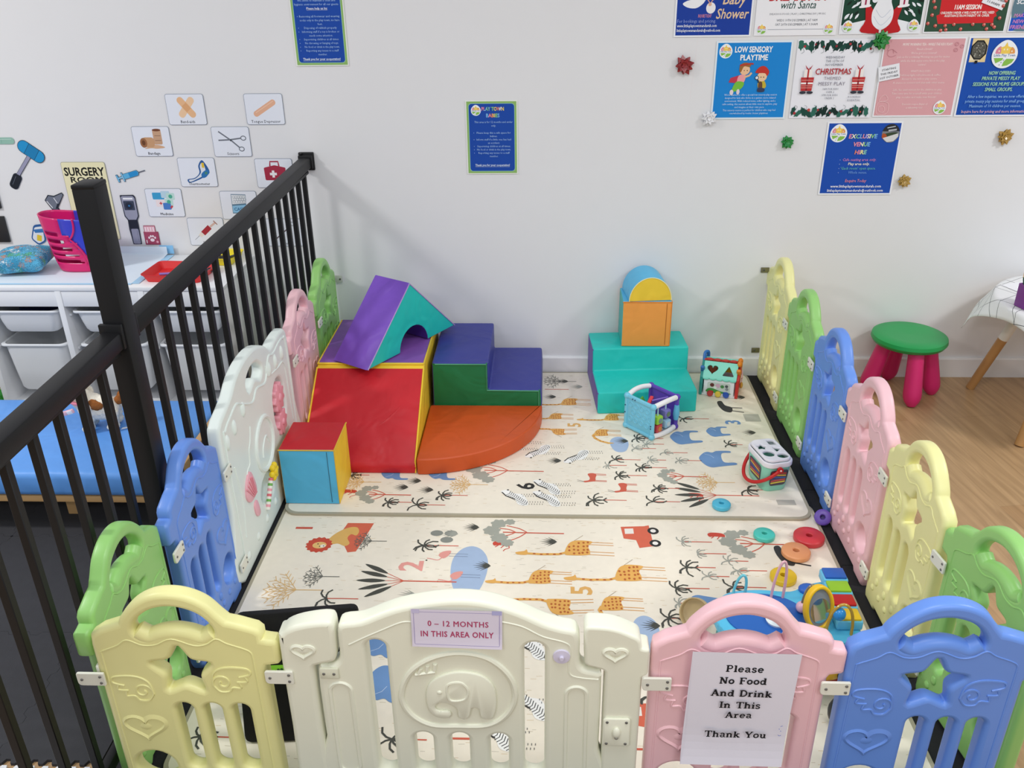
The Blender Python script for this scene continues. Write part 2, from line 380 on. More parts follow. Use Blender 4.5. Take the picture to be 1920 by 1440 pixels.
DK, GY, RD, OR, YL, BL, LB, PK = '#4a4b44', '#a3a59b', '#d4624c', '#d9694f', '#e3b66c', '#6f96c8', '#a9bedb', '#e9a096'
class Prints:
    def __init__(s, sh, ox, oy, inside): s.s, s.ox, s.oy, s.inside = sh, ox, oy, inside
    def p(s, pts, x, y, k=1.0): return [(x+a*k-s.ox, y+b*k-s.oy) for a, b in pts]
    def palm(s, x, y, L, k):
        col = GY if k == 'g' else DK; R = 0.03 if k == 'g' else (0.034 if k == 'd' else 0.042)
        s.s.line(s.p([(0, 0), (L*0.5, 0.0008), (L, 0)], x, y), 0.0036, RD)
        rnd = random.Random(int(abs(x*997)+abs(y*631)))
        for a in (150, 205, 95, 60, 20, -25, -65, -110, -165):
            if rnd.random() < 0.14: continue
            a += rnd.uniform(-12, 12); a = math.radians(a); r = R*rnd.uniform(0.75, 1.1); bend = 0.55*(1 if math.sin(a) < 0 else -1)
            q = [(r*t*math.cos(a+bend*t*t), r*t*math.sin(a+bend*t*t)) for t in (0, 0.35, 0.7, 1.0)]
            ww = (0.0052 if k != 'g' else 0.0036)
            s.s.line(s.p(q, x, y), ww, col)
    def bush(s, x, y, k):
        col = GY if k == 'g' else DK
        for a in (-40, -27, -14, -2, 10, 23, 37):
            L = 0.044*(1-abs(a)/120); a = math.radians(180+a); c, d = math.cos(a), math.sin(a)
            s.s.poly(s.p([(0.024, 0.0), (0.024+L*0.4*c-0.0026*d, L*0.4*d+0.0026*c), (0.024+L*c*1.3, L*d*1.3), (0.024+L*0.4*c+0.0026*d, L*0.4*d-0.0026*c)], x, y), col)
    def feather(s, x, y, k, sc):
        col = '#e6bd7c' if k == 'y' else '#6c6d66'
        s.s.line(s.p([(0.0, 0), (0.05, 0)], x, y, sc), 0.003, col)
        for a in (125, 150, 172, -172, -150, -125):
            a = math.radians(a); c, d = math.cos(a), math.sin(a); L = 0.055
            s.s.line(s.p([(0, 0), (L*c, L*d)], x, y, sc), 0.0022, col)
            for t in (0.35, 0.6, 0.85) if k != 'y' else (0.3, 0.5, 0.7, 0.9):
                for sg in (-1, 1):
                    b = a+sg*0.7; s.s.line(s.p([(L*t*c, L*t*d), (L*t*c+0.014*math.cos(b), L*t*d+0.014*math.sin(b))], x, y, sc), 0.0018, col)
    def giraffe(s, x, y, sc, k):
        fl = -1 if k == 1 else 1
        B = lambda pts: s.p([(a, b*fl) for a, b in pts], x, y, sc)
        body = [(-0.03, -0.022), (-0.012, -0.028), (0.03, -0.026), (0.036, -0.012), (0.032, 0.012), (0.044, 0.03), (0.02, 0.036), (-0.004, 0.034), (-0.02, 0.018)]
        o = '#e8b05c'
        for b_ in (0.029, 0.019, -0.012, -0.024): s.s.line(B([(0.03, b_), (0.098, b_-0.004)]), 0.0024, '#e0a35a')
        s.s.blob(B(body), o, 4)
        if k == 2:
            s.s.line(B([(-0.026, -0.01), (-0.034, -0.026), (-0.026, -0.05), (0.0, -0.078), (0.03, -0.092)]), 0.011, o)
            s.s.blob(B([(0.024, -0.088), (0.05, -0.09), (0.058, -0.096), (0.03, -0.101)]), o)
            neck = [(-0.03, -0.03), (-0.02, -0.055), (-0.004, -0.074), (0.01, -0.082)]
        else:
            s.s.line(B([(-0.02, -0.014), (-0.045, -0.024), (-0.09, -0.025), (-0.13, -0.022)]), 0.010, o)
            s.s.blob(B([(-0.126, -0.027), (-0.128, -0.006), (-0.134, -0.012), (-0.156, -0.018), (-0.150, -0.027)]), o)
            neck = [(-0.04, -0.022), (-0.056, -0.025), (-0.074, -0.024), (-0.09, -0.026), (-0.108, -0.023)]
        s.s.line(B([(-0.004, 0.034), (0.012, 0.05), (0.02, 0.058)]), 0.0012, '#8d7450')
        rnd = random.Random(int(abs(x*1000)))
        for a in range(5):
            for b in range(4):
                px, py = -0.016+a*0.0115+rnd.uniform(-.002, .002), -0.021+b*0.0145+rnd.uniform(-.002, .002)+a*0.001
                if a == 0 and b in (0, 3): continue
                if b == 3 and a < 2: continue
                s.s.poly(B(circ(px, py, 0.0034, 0.0044, 6, rnd.random())), '#b9632f')
        for px, py in neck: s.s.poly(B(circ(px, py, 0.0042, 0.0030, 6)), '#b9632f')
    def zebra(s, x, y, k):
        fl = -1 if k == 1 else 1
        B = lambda pts: s.p([(a, b*fl) for a, b in pts], x, y, 1.25)
        s.s.blob(B([(-0.052, -0.036), (-0.044, -0.018), (-0.016, 0.0), (-0.004, 0.028), (0.018, 0.034), (0.022, 0.018), (0.014, -0.006), (0.004, -0.02), (-0.02, -0.026), (-0.034, -0.04)]), '#fbfaf6', 4)
        s.s.line(B([(-0.05, -0.03), (-0.038, -0.012), (-0.014, 0.004)]), 0.0045, '#3a3a38')
        for i in range(11):
            t = i/10; a0 = (-0.038+0.046*t, -0.016+0.048*t); b0 = (-0.026+0.046*t, -0.036+0.05*t)
            s.s.line(B([a0, ((a0[0]+b0[0])/2+0.003, (a0[1]+b0[1])/2+0.003), b0]), 0.0023, '#454543')
        for b_, l0 in ((0.026, 0.018), (0.016, 0.02), (-0.012, 0.008), (-0.02, 0.004)):
            for j in range(7): s.s.line(B([(l0+0.007*j, b_-0.002), (l0+0.007*j, b_+0.003)]), 0.0018, '#6b6b68')
        s.s.disc(B([(-0.034, -0.041)])[0][0], B([(-0.034, -0.041)])[0][1], 0.0036, '#2e2e2c')
    def deer(s, x, y):
        B = lambda pts: s.p(pts, x, y, 1.0)
        s.s.blob(B([(-0.018, 0.024), (0.0, 0.03), (0.012, 0.02), (0.008, 0.0), (0.006, -0.02), (-0.012, -0.026), (-0.03, -0.03), (-0.034, -0.022), (-0.016, -0.016), (-0.012, 0.0)]), RD, 4)
        for b_ in (0.026, 0.019, -0.016, -0.022): s.s.line(B([(0.0, b_), (0.046, b_-0.003)]), 0.0028, RD)
        for d in (0.006, -0.002): s.s.line(B([(-0.032, -0.026), (-0.045, -0.024+d), (-0.056, -0.02+d)]), 0.0015, '#77706a')
    def hippo(s, x, y, sc, k):
        sc = sc*1.06
        fl = -1 if k == 1 else 1
        B = lambda pts: s.p([(a, b*fl) for a, b in pts], x, y, sc)
        s.s.blob(B([(-0.05, -0.01), (-0.036, 0.018), (-0.02, 0.03), (-0.004, 0.026), (0.012, 0.036), (0.05, 0.036), (0.052, 0.026), (0.024, 0.02), (0.022, -0.03), (0.056, -0.034), (0.058, -0.046), (0.03, -0.052), (0.004, -0.058), (-0.02, -0.062), (-0.038, -0.046)]), BL, 5)
        s.s.line(B([(-0.03, 0.018), (-0.012, 0.008), (-0.004, -0.006)]), 0.0015, '#c7d6ea')
    def acacia(s, x, y, sc):
        B = lambda pts: s.p(pts, x, y, sc)
        s.s.line(B([(-0.02, 0.0), (0.05, -0.002), (0.17, -0.004)]), 0.005, RD)
        for q in ([(0.055, 0), (0.03, 0.02), (-0.01, 0.035)], [(0.055, 0), (0.03, -0.026), (0.0, -0.045)], [(0.02, 0), (0.0, 0.014), (-0.03, 0.02)], [(0.02, 0), (0.0, -0.014), (-0.02, -0.02)]):
            s.s.line(B(cat(q, 5, False)), 0.0036, RD)
        for cx, cy, r in ((-0.035, 0.045, 0.024), (-0.055, 0.008, 0.026), (-0.03, -0.03, 0.026), (-0.005, -0.055, 0.02), (0.0, 0.055, 0.016)):
            pts = [(cx+r*(1+0.12*math.sin(7*a))*math.cos(a), cy+r*0.9*(1+0.12*math.sin(7*a))*math.sin(a)) for a in [2*PI*i/28 for i in range(28)]]
            s.s.poly(B(pts), '#a7a99d')
    def monkey(s, x, y):
        s.s.blob(s.p([(-0.03, 0.006), (-0.018, 0.014), (0.01, 0.012), (0.022, 0.004), (0.02, -0.008), (-0.01, -0.006), (-0.026, -0.008)], x, y), '#cf4b3a', 4)
        s.s.line(s.p([(0.02, -0.004), (0.022, -0.02), (0.008, -0.028), (0.004, -0.036)], x, y), 0.003, '#cf4b3a')
        for q in ([(-0.012, -0.006), (-0.022, -0.016)], [(0.006, -0.006), (-0.004, -0.02)]): s.s.line(s.p(q, x, y), 0.003, '#cf4b3a')
    def number(s, t, x, y, size, col): s.s.text(t, x-s.ox, y-s.oy, size, col, 'c', bold=0.025, rot=PI/2)
    def bird(s, x, y):
        s.s.blob(s.p([(-0.03, 0.04), (-0.012, 0.046), (-0.004, 0.01), (0.02, -0.01), (0.01, -0.05), (-0.016, -0.04), (-0.03, 0.0)], x, y), '#3a3a3a', 4)
        for q in ([(0.01, -0.01), (0.06, -0.014)], [(0.008, -0.035), (0.06, -0.05)]): s.s.line(s.p(q, x, y), 0.006, '#3a3a3a')
    def truck(s, x, y):
        s.s.poly(s.p([(-0.055, 0.05), (0.02, 0.055), (0.035, 0.06), (0.04, -0.05), (-0.005, -0.06), (-0.012, -0.02), (-0.05, -0.012)], x, y), OR)
        s.s.poly(s.p([(-0.044, 0.04), (-0.016, 0.042), (-0.016, 0.014), (-0.044, 0.012)], x, y), '#efeae0')
        for wy in (0.03, -0.035):
            s.s.poly(s.p(circ(0.046, wy, 0.018, 0.018, 18), x, y), '#2c2b2b'); s.s.poly(s.p(circ(0.046, wy, 0.009, 0.009, 14), x, y), '#f0ede6')
    def bigpalm(s, x, y, xe, leaf=0.07):
        s.s.line(s.p([(0.03, 0), (xe-x, -0.002)], x, y), 0.005, RD)
        for a, d in ((150, 0.15), (163, 0.14), (180, 0.14), (197, 0.13), (214, 0.12)):
            a = math.radians(a); c, q = math.cos(a), math.sin(a); sx = 0.045
            s.s.line(s.p([(0.04, 0), (sx+d*0.45*c, d*0.45*q)], x, y), 0.0022, RD)
            m_ = (sx+d*0.72*c, d*0.72*q)
            s.s.blob(s.p([(m_[0]-0.042*c, m_[1]-0.042*q), (m_[0]-0.009*q, m_[1]+0.009*c), (m_[0]+0.046*c, m_[1]+0.046*q), (m_[0]+0.009*q, m_[1]-0.009*c)], x, y), DK, 4)
def flamingo(P, x, y):
    P.s.blob(P.p([(0.0, 0.03), (0.024, 0.034), (0.02, 0.012), (0.004, -0.004), (-0.012, 0.012)], x, y), PK, 4)
    P.s.line(P.p(cat([(0.0, 0.0), (-0.012, -0.012), (-0.034, -0.006), (-0.046, -0.004)], 4, False), x, y), 0.0036, PK)
    for b_ in (0.02, 0.008): P.s.line(P.p([(0.02, b_), (0.078, b_-0.002)], x, y), 0.0016, '#67708a')
    P.s.disc(P.p([(-0.046, -0.014)], x, y)[0][0], P.p([(-0.046, -0.014)], x, y)[0][1], 0.003, '#2e2e2c')
def play_mat(name, x0, x1, y0, y1, z, th, label, front):
    W, H = x1-x0, y1-y0
    sh = Sheet(W, H, '#b0a893', th, rrect(0, 0, W, H, 0.05, 8), 'print'); sh.dz = 0.000008
    sh.poly(rrect(0.010, 0.010, W-0.010, H-0.010, 0.044, 8), '#f6eddb')
    P = Prints(sh, x0, y0, None)
    rnd = random.Random(3 if front else 4)
    ok = lambda x, y, m=0.05: x0+m < x < x1-m and y0+m*0.6 < y < y1-m*0.6 and (y < -1.13 if front else y > -1.08)
    for i in range(950):                       # short dashes all over the print
        x, y = rnd.uniform(x0+0.04, x1-0.05), rnd.uniform(y0+0.03, y1-0.03)
        if not front and y < -1.07: continue
        l = rnd.uniform(0.008, 0.018); sh.reset(0.0001)
        sh.line(P.p([(0, 0), (l, rnd.uniform(-.0012, .0012))], x, y), 0.0014, rnd.choice(['#d8c4a4', '#cdbfa6', '#dfc7a0', '#c9c0ae']))
    sh.reset(0.0003)
    def lake(x, y, rx, ry): sh.blob(P.p([(rx*math.cos(a)*(1+0.06*math.sin(3*a)), ry*math.sin(a)*(1+0.05*math.cos(2*a))) for a in [2*PI*i/14 for i in range(14)]], x, y), LB, 4)
    if front:
        lake(-0.243, -1.385, 0.055, 0.125); lake(0.258, -1.645, 0.036, 0.075)
        sh.poly(P.p([(-0.03, 0.085), (0.055, 0.085), (0.035, -0.02), (0.025, -0.065), (0.0, -0.07), (-0.02, -0.03), (-0.06, -0.02), (-0.04, 0.04)], -0.625, -1.235), OR)
        sh.blob(P.p([(0.0, -0.012), (0.018, 0.028), (0.05, 0.058), (0.078, 0.062), (0.090, 0.040), (0.085, 0.018), (0.068, 0.024), (0.060, 0.004), (0.072, -0.024), (0.060, -0.038), (0.036, -0.026), (0.014, -0.030)], -0.70, -1.235), '#e3b566', 6)
        sh.poly(P.p([(0.040*(1+0.07*math.sin(15*a))*math.cos(a), 0.038*(1+0.07*math.sin(15*a))*math.sin(a)) for a in [2*PI*i/60 for i in range(60)]], -0.722, -1.268), '#cf4f38')
        sh.poly(P.p(circ(0.002, -0.002, 0.022, 0.017), -0.722, -1.268), '#eec177'); sh.poly(P.p(circ(0.013, -0.006, 0.009, 0.008), -0.722, -1.268), '#f4ead8')
        for a, b in ((-0.004, 0.004), (0.004, -0.008), (0.016, -0.006)): sh.poly(P.p(circ(a, b, 0.0025, 0.0025, 8), -0.722, -1.268), '#3a332c')
        P.number('1', -0.765, -1.18, 0.075, RD); P.number('2', -0.385, -1.367, 0.10, PK); P.number('5', 0.118, -1.47, 0.085, '#e3b066')
        flamingo(P, -0.33, -1.325); flamingo(P, -0.285, -1.425); P.bigpalm(-0.47, -1.438, -0.275)
        P.truck(0.28, -1.205); P.truck(0.235, -1.945); P.monkey(-0.149, -1.253); P.monkey(0.525, -1.195); P.bird(0.717, -1.293)
        for q in ((-0.36, -1.2), (-0.325, -1.235), (-0.315, -1.2)): sh.disc(q[0]-x0, q[1]-y0, 0.02, '#8b8e86', 0.015)
        sh.line(P.p([(0, 0), (0.12, 0)], 0.0, -1.80), 0.006, RD); sh.line(P.p([(0, 0), (0.12, 0)], -0.27, -2.01), 0.006, RD); sh.line(P.p([(0, 0), (0.12, 0)], 0.17, -2.03), 0.006, RD)
    else:
        lake(0.258, -0.645, 0.034, 0.06); P.number('5', 0.118, -0.498, 0.07, '#e3b066'); P.number('3', 0.735, -0.468, 0.08, BL); P.number('6', -0.055, -0.935, 0.085, '#2c2c2a')
        P.bird(0.708, -0.335); P.monkey(-0.681, -0.98); P.monkey(0.49, -0.982); P.bigpalm(0.52, -0.98, 0.70)
        sh.rect(0.76-x0, -0.46-y0, 0.82-x0, -0.40-y0, '#bdb9ad'); sh.rect(0.75-x0, -1.035-y0, 0.81-x0, -1.005-y0, '#bdb9ad')
        for a, b in ((0.15, -0.878), (0.252, -0.94)): P.deer(a, b)
        sh.line(P.p([(0, 0), (0.1, 0)], -0.02, -0.19), 0.004, RD)
    zt = sh.z-sh.z0
    for x, y, sc, k in ACACIA:
        if ok(x, y, 0.06): sh.reset(zt); P.acacia(x, y, sc*0.85)
    for x, y, sc, k in HIPPO:
        if ok(x, y): sh.reset(zt); P.hippo(x, y, sc, k)
    for x, y, sc, k in GIR:
        if ok(x, y): sh.reset(zt); P.giraffe(x, y, sc*0.95, k)
    for x, y, k in ZEB:
        if ok(x, y): sh.reset(zt); P.zebra(x, y, k)
    for x, y, k in BUSH:
        if ok(x, y): sh.reset(zt); P.bush(x, y, k)
    for x, y, k, sc in FEATHER:
        if ok(x, y): sh.reset(zt); P.feather(x, y, k, sc)
    for x, y, L, k in PALMS:
        if ok(x, y): sh.reset(zt); P.palm(x, y, L, k)
    o = sh.build(name); o.location = (x0, y0, z)
    return tag(o, label, 'play mat', 'safari play mats')
play_mat('play_mat', -0.885, 0.862, -2.14, -1.0, 0.0042, 0.005, 'cream safari play mat at the front with lion, flamingos and giraffes behind the gate', True)
play_mat('play_mat', -0.882, 0.85, -1.112, -0.018, 0.0105, 0.008, 'cream safari play mat under the soft play blocks, its edge lying over the front mat', False)

# ------------------------------------------------------------------ the plastic play fence
FC = {'blue': '#6a95e6', 'green': '#97cf76', 'pink': '#f2c4cb', 'yellow': '#efeba6', 'cream': '#eeefdc', 'white': '#eaf3ee'}
def wing(cx, cz, sc, fl):
    """swirl and feathers of the embossed wing, as stroke paths"""
    A = []
    sp = [(0.020*(1-t/1.25)*math.cos(2.4*PI*t-0.4)+0.014, 0.020*(1-t/1.25)*math.sin(2.4*PI*t-0.4)-0.008) for t in [i/22 for i in range(23)]]
    A.append(sp)
    A.append(cat([(0.034, -0.014), (0.028, 0.016), (0.004, 0.030), (-0.036, 0.028), (-0.042, 0.014), (-0.020, 0.006)], 5, False))
    A.append(cat([(-0.030, 0.010), (-0.034, -0.004), (-0.014, -0.006)], 5, False))
    A.append(cat([(-0.018, -0.006), (-0.020, -0.020), (-0.004, -0.020), (0.004, -0.030), (0.022, -0.030), (0.034, -0.014)], 5, False))
    return [[(cx+fl*a*sc, cz+b*sc) for a, b in q] for q in A]
def heart(cx, cz, w_, h_, n=40):
    out = []
    for i in range(n):
        t = 2*PI*i/n; x = math.sin(t)**3; y = (13*math.cos(t)-5*math.cos(2*t)-2*math.cos(3*t)-math.cos(4*t))/16.5
        out.append((cx+x*w_/2, cz+(y+0.12)*h_/2))
    return out
def star(cx, cz, R, r, n=5, a0=PI/2, rnd=0.012):
    return rcorner([(cx+(R if i % 2 == 0 else r)*math.cos(a0+i*PI/n), cz+(R if i % 2 == 0 else r)*math.sin(a0+i*PI/n)) for i in range(2*n)], rnd, 3)
def capsule(x0, x1, z0, z1):
    return rrect(x0, z0, x1, z1, (x1-x0)/2*0.98, 6)
def strokes(mb, paths, r, yoff, m, closed=False):
    for q in paths: mb.tube([(a, yoff, b) for a, b in q], r, m, seg=6, closed=closed)
def panel_meshes():
    arch = cat([(-0.108, 0.508), (-0.098, 0.526), (-0.069, 0.557), (-0.034, 0.577), (0.003, 0.583), (0.039, 0.577), (0.072, 0.559), (0.096, 0.530), (0.108, 0.516)], 4, False)
    out = [(-0.165, 0.0), (-0.172, 0.02), (-0.172, 0.455), (-0.169, 0.478), (-0.146, 0.494)] + arch + [(0.125, 0.512), (0.164, 0.499), (0.174, 0.488), (0.174, 0.474), (0.183, 0.472), (0.198, 0.470), (0.2025, 0.462), (0.2025, 0.416), (0.198, 0.411), (0.176, 0.407), (0.172, 0.40), (0.172, 0.02), (0.165, 0.0),
           (0.10, 0.0), (0.09, 0.012), (-0.09, 0.012), (-0.10, 0.0)]
    hole = cat([(-0.080, 0.492), (-0.070, 0.516), (-0.046, 0.537), (-0.018, 0.548), (0.014, 0.549), (0.048, 0.537), (0.070, 0.516), (0.080, 0.492), (0.070, 0.476), (0.050, 0.474), (0.026, 0.488), (0.0, 0.493), (-0.026, 0.488), (-0.050, 0.474), (-0.070, 0.476)], 4)
    wav = cat([(-0.154, 0.440), (-0.118, 0.456), (-0.096, 0.470), (-0.068, 0.458), (-0.040, 0.459), (-0.006, 0.474), (0.036, 0.459), (0.062, 0.462), (0.084, 0.476), (0.104, 0.465), (0.144, 0.448), (0.150, 0.430)], 5, False)
    inner = wav + [(0.150, 0.05), (0.138, 0.038), (-0.146, 0.038), (-0.156, 0.05)]
    mb = MB(); m0 = mat(FC['blue'], 'plastic')
    holes = [hole, star(0.0, 0.390, 0.068, 0.034)]
    holes += [capsule(c-0.0175, c+0.0175, 0.118, 0.303) for c in (-0.013, 0.046, 0.105)]
    holes.append(circ(-0.103, 0.122, 0.043, 0.043, 28))
    add_mesh(mb, plate(out, holes, 0.036, 0.0105, 4), m0, XZ)
    mb.tube(cat([(-0.080, 0.0, 0.484), (-0.054, 0.0, 0.468), (-0.026, 0.0, 0.477), (0.0, 0.0, 0.481), (0.026, 0.0, 0.477), (0.054, 0.0, 0.468), (0.080, 0.0, 0.484)], 5, False), [0.012]+[0.0185]*29+[0.012], m0, seg=14)
    for sg in (-1, 1):
        y = sg*0.0175
        strokes(mb, wing(-0.104, 0.345, 1.05, 1)+wing(0.094, 0.372, 1.05, -1), 0.0028, y, m0)
        strokes(mb, [heart(-0.103, 0.236, 0.088, 0.072)], 0.0105, sg*0.0105, m0, True)
        mb.ball((-0.103, sg*0.0135, 0.240), (0.020, 0.006, 0.015), m0, 14, 8)
        mb.tube([(-0.156, sg*0.0172, 0.06)]+[(a, sg*0.0172, b) for a, b in wav]+[(0.151, sg*0.0172, 0.06)], 0.0024, m0, seg=6)
        for i in range(6): mb.ball((-0.125+i*0.05, sg*0.017, 0.062), (0.011, 0.006, 0.010), m0, 10, 8)
        for i in range(3): mb.ball((-0.013+i*0.059, sg*0.017, 0.094), (0.011, 0.007, 0.013), m0, 10, 8)
    return mb
PANEL = panel_meshes().mesh('fence_panel', True, 50)
def colour_copy(me, col):
    k = me.copy(); k.materials.clear(); k.materials.append(mat(FC[col], 'plastic')); return k
PCOL = {c: colour_copy(PANEL, c) for c in ('blue', 'green', 'pink', 'yellow')}
cp = MB(); add_mesh(cp, plate(rcorner([(-0.028, -0.016), (0.028, -0.016), (0.028, 0.016), (-0.028, 0.016)], [0.010, 0.003, 0.003, 0.005]), [], 0.006, 0.0015), mat('#e9e9dc', 'plastic'), XZ)
CLIP = cp.mesh('connector_plate')
sc_ = MB(); sc_.lathe([(0.0, 0.0016), (0.0026, 0.0016), (0.0032, 0.0), (0.0, 0.0)][::-1], mat('#6c6a66', 'plastic'), seg=10, M=Matrix.Rotation(PI/2, 4, 'X')); SCREW = sc_.mesh('screw')
def clips(par, x, side, zs=(0.385, 0.075)):
    for z in zs:
        c = link_mesh('connector_plate', CLIP, par, (x, side*0.0248, z)); c['label'] = 'cream connector plate joining the panel to the next one'
        if side > 0: c.rotation_euler = (0, 0, PI)
        for sx, sz in ((-0.018, 0.0), (0.020, 0.008), (0.020, -0.008)): link_mesh('screw', SCREW, c, (sx, -0.003, sz))
def panel(col, x, y, rz, label, sx=1.0, clip=1, group='coloured play fence panels'):
    t = thing('fence_panel', label, 'play fence panel', (x, y, 0.004), rz, group)
    o = link_mesh('panel_body', PCOL[col], t); o.scale = (sx, 1, 1)
    if clip: clips(t, 0.186*sx, clip)
    return t
RX, LX, FY, PW = 0.912, -0.9095, -2.186, 0.36
LXY = lambda y: -0.916+0.008*y
S96 = 0.957
right = [('yellow', 'pale yellow fence panel screwed to the back wall, first of the right row'),
         ('green', 'green fence panel in the right row between the yellow and the blue panels, nearest the shape sorter bucket'),
         ('blue', 'blue fence panel in the right row between a green and a pink panel'),
         ('pink', 'pink fence panel in the right row beside the purple ring'),
         ('yellow', 'pale yellow fence panel in the right row between the pink and the front green panel'),
         ('green', 'green fence panel at the near end of the right row behind the front blue panel')]
for k, (c, lab) in enumerate(right):
    if k == 1: lab = 'green fence panel in the right row between the far yellow panel and the blue one'
    # the row is met from inside: the plates sit on the inner face
    t = panel(c, RX if k < 5 else 0.938, -(k+0.5)*PW-0.006, PI/2+(0.13 if k == 5 else 0), lab, S96, 1 if k > 0 else 0)
    if k == 0:
        for z in (0.475, 0.115):
            b_ = MB(); b_.box((0.183, 0.030, z), (0.004, 0.034, 0.022), mat('#8d8a72', 'metal_paint', metal=0.8), 0.001); b_.ball((0.180, 0.034, z), (0.003, 0.004, 0.004), mat('#4e4c44', 'metal_paint'), 8, 6)
            b_.build('wall_bracket', t)['label'] = 'small brass coloured bracket against the wall'
left = [('green', -0.186, 'green fence panel in the far left corner touching the back wall behind the purple block'),
        ('pink', -0.544, 'pink fence panel in the left row beside the red slide block'),
        ('blue', -1.636, 'blue fence panel in the left row next to the white activity panel'),
        ('green', -1.9975, 'green fence panel at the near end of the left row beside the front yellow panel')]
for c, y, lab in left:
    t = panel(c, LXY(y)+(0.014 if c == 'blue' else 0.003), y, -PI/2+0.008, lab, S96, 1)
    if y > -0.3:
        b_ = MB(); b_.box((-0.172, 0.030, 0.44), (0.004, 0.03, 0.03), mat('#c9c9c4', 'plastic'), 0.001); b_.ball((-0.168, 0.036, 0.44), 0.004, mat('#4e4c44', 'metal_paint'), 8, 6)
        b_.build('wall_bracket', t)
panel('yellow', -0.733, FY, 0.0, 'pale yellow fence panel in the front row left of the cream gate', 0.985, 0)
panel('pink', 0.357, FY, 0.0, 'pink fence panel in the front row carrying the no food sign', 0.985, -1)
tb = panel('blue', 0.726, FY, 0.0, 'blue fence panel at the right end of the front row', 0.985, 0)

# corner plates of the front row belong to the yellow panel
yp = [o for o in bpy.data.objects if o.get('label', '').startswith('pale yellow fence panel in the front row')][0]
clips(yp, -0.182, -1, (0.375, 0.07)); clips(yp, 0.197, -1, (0.388, 0.075))

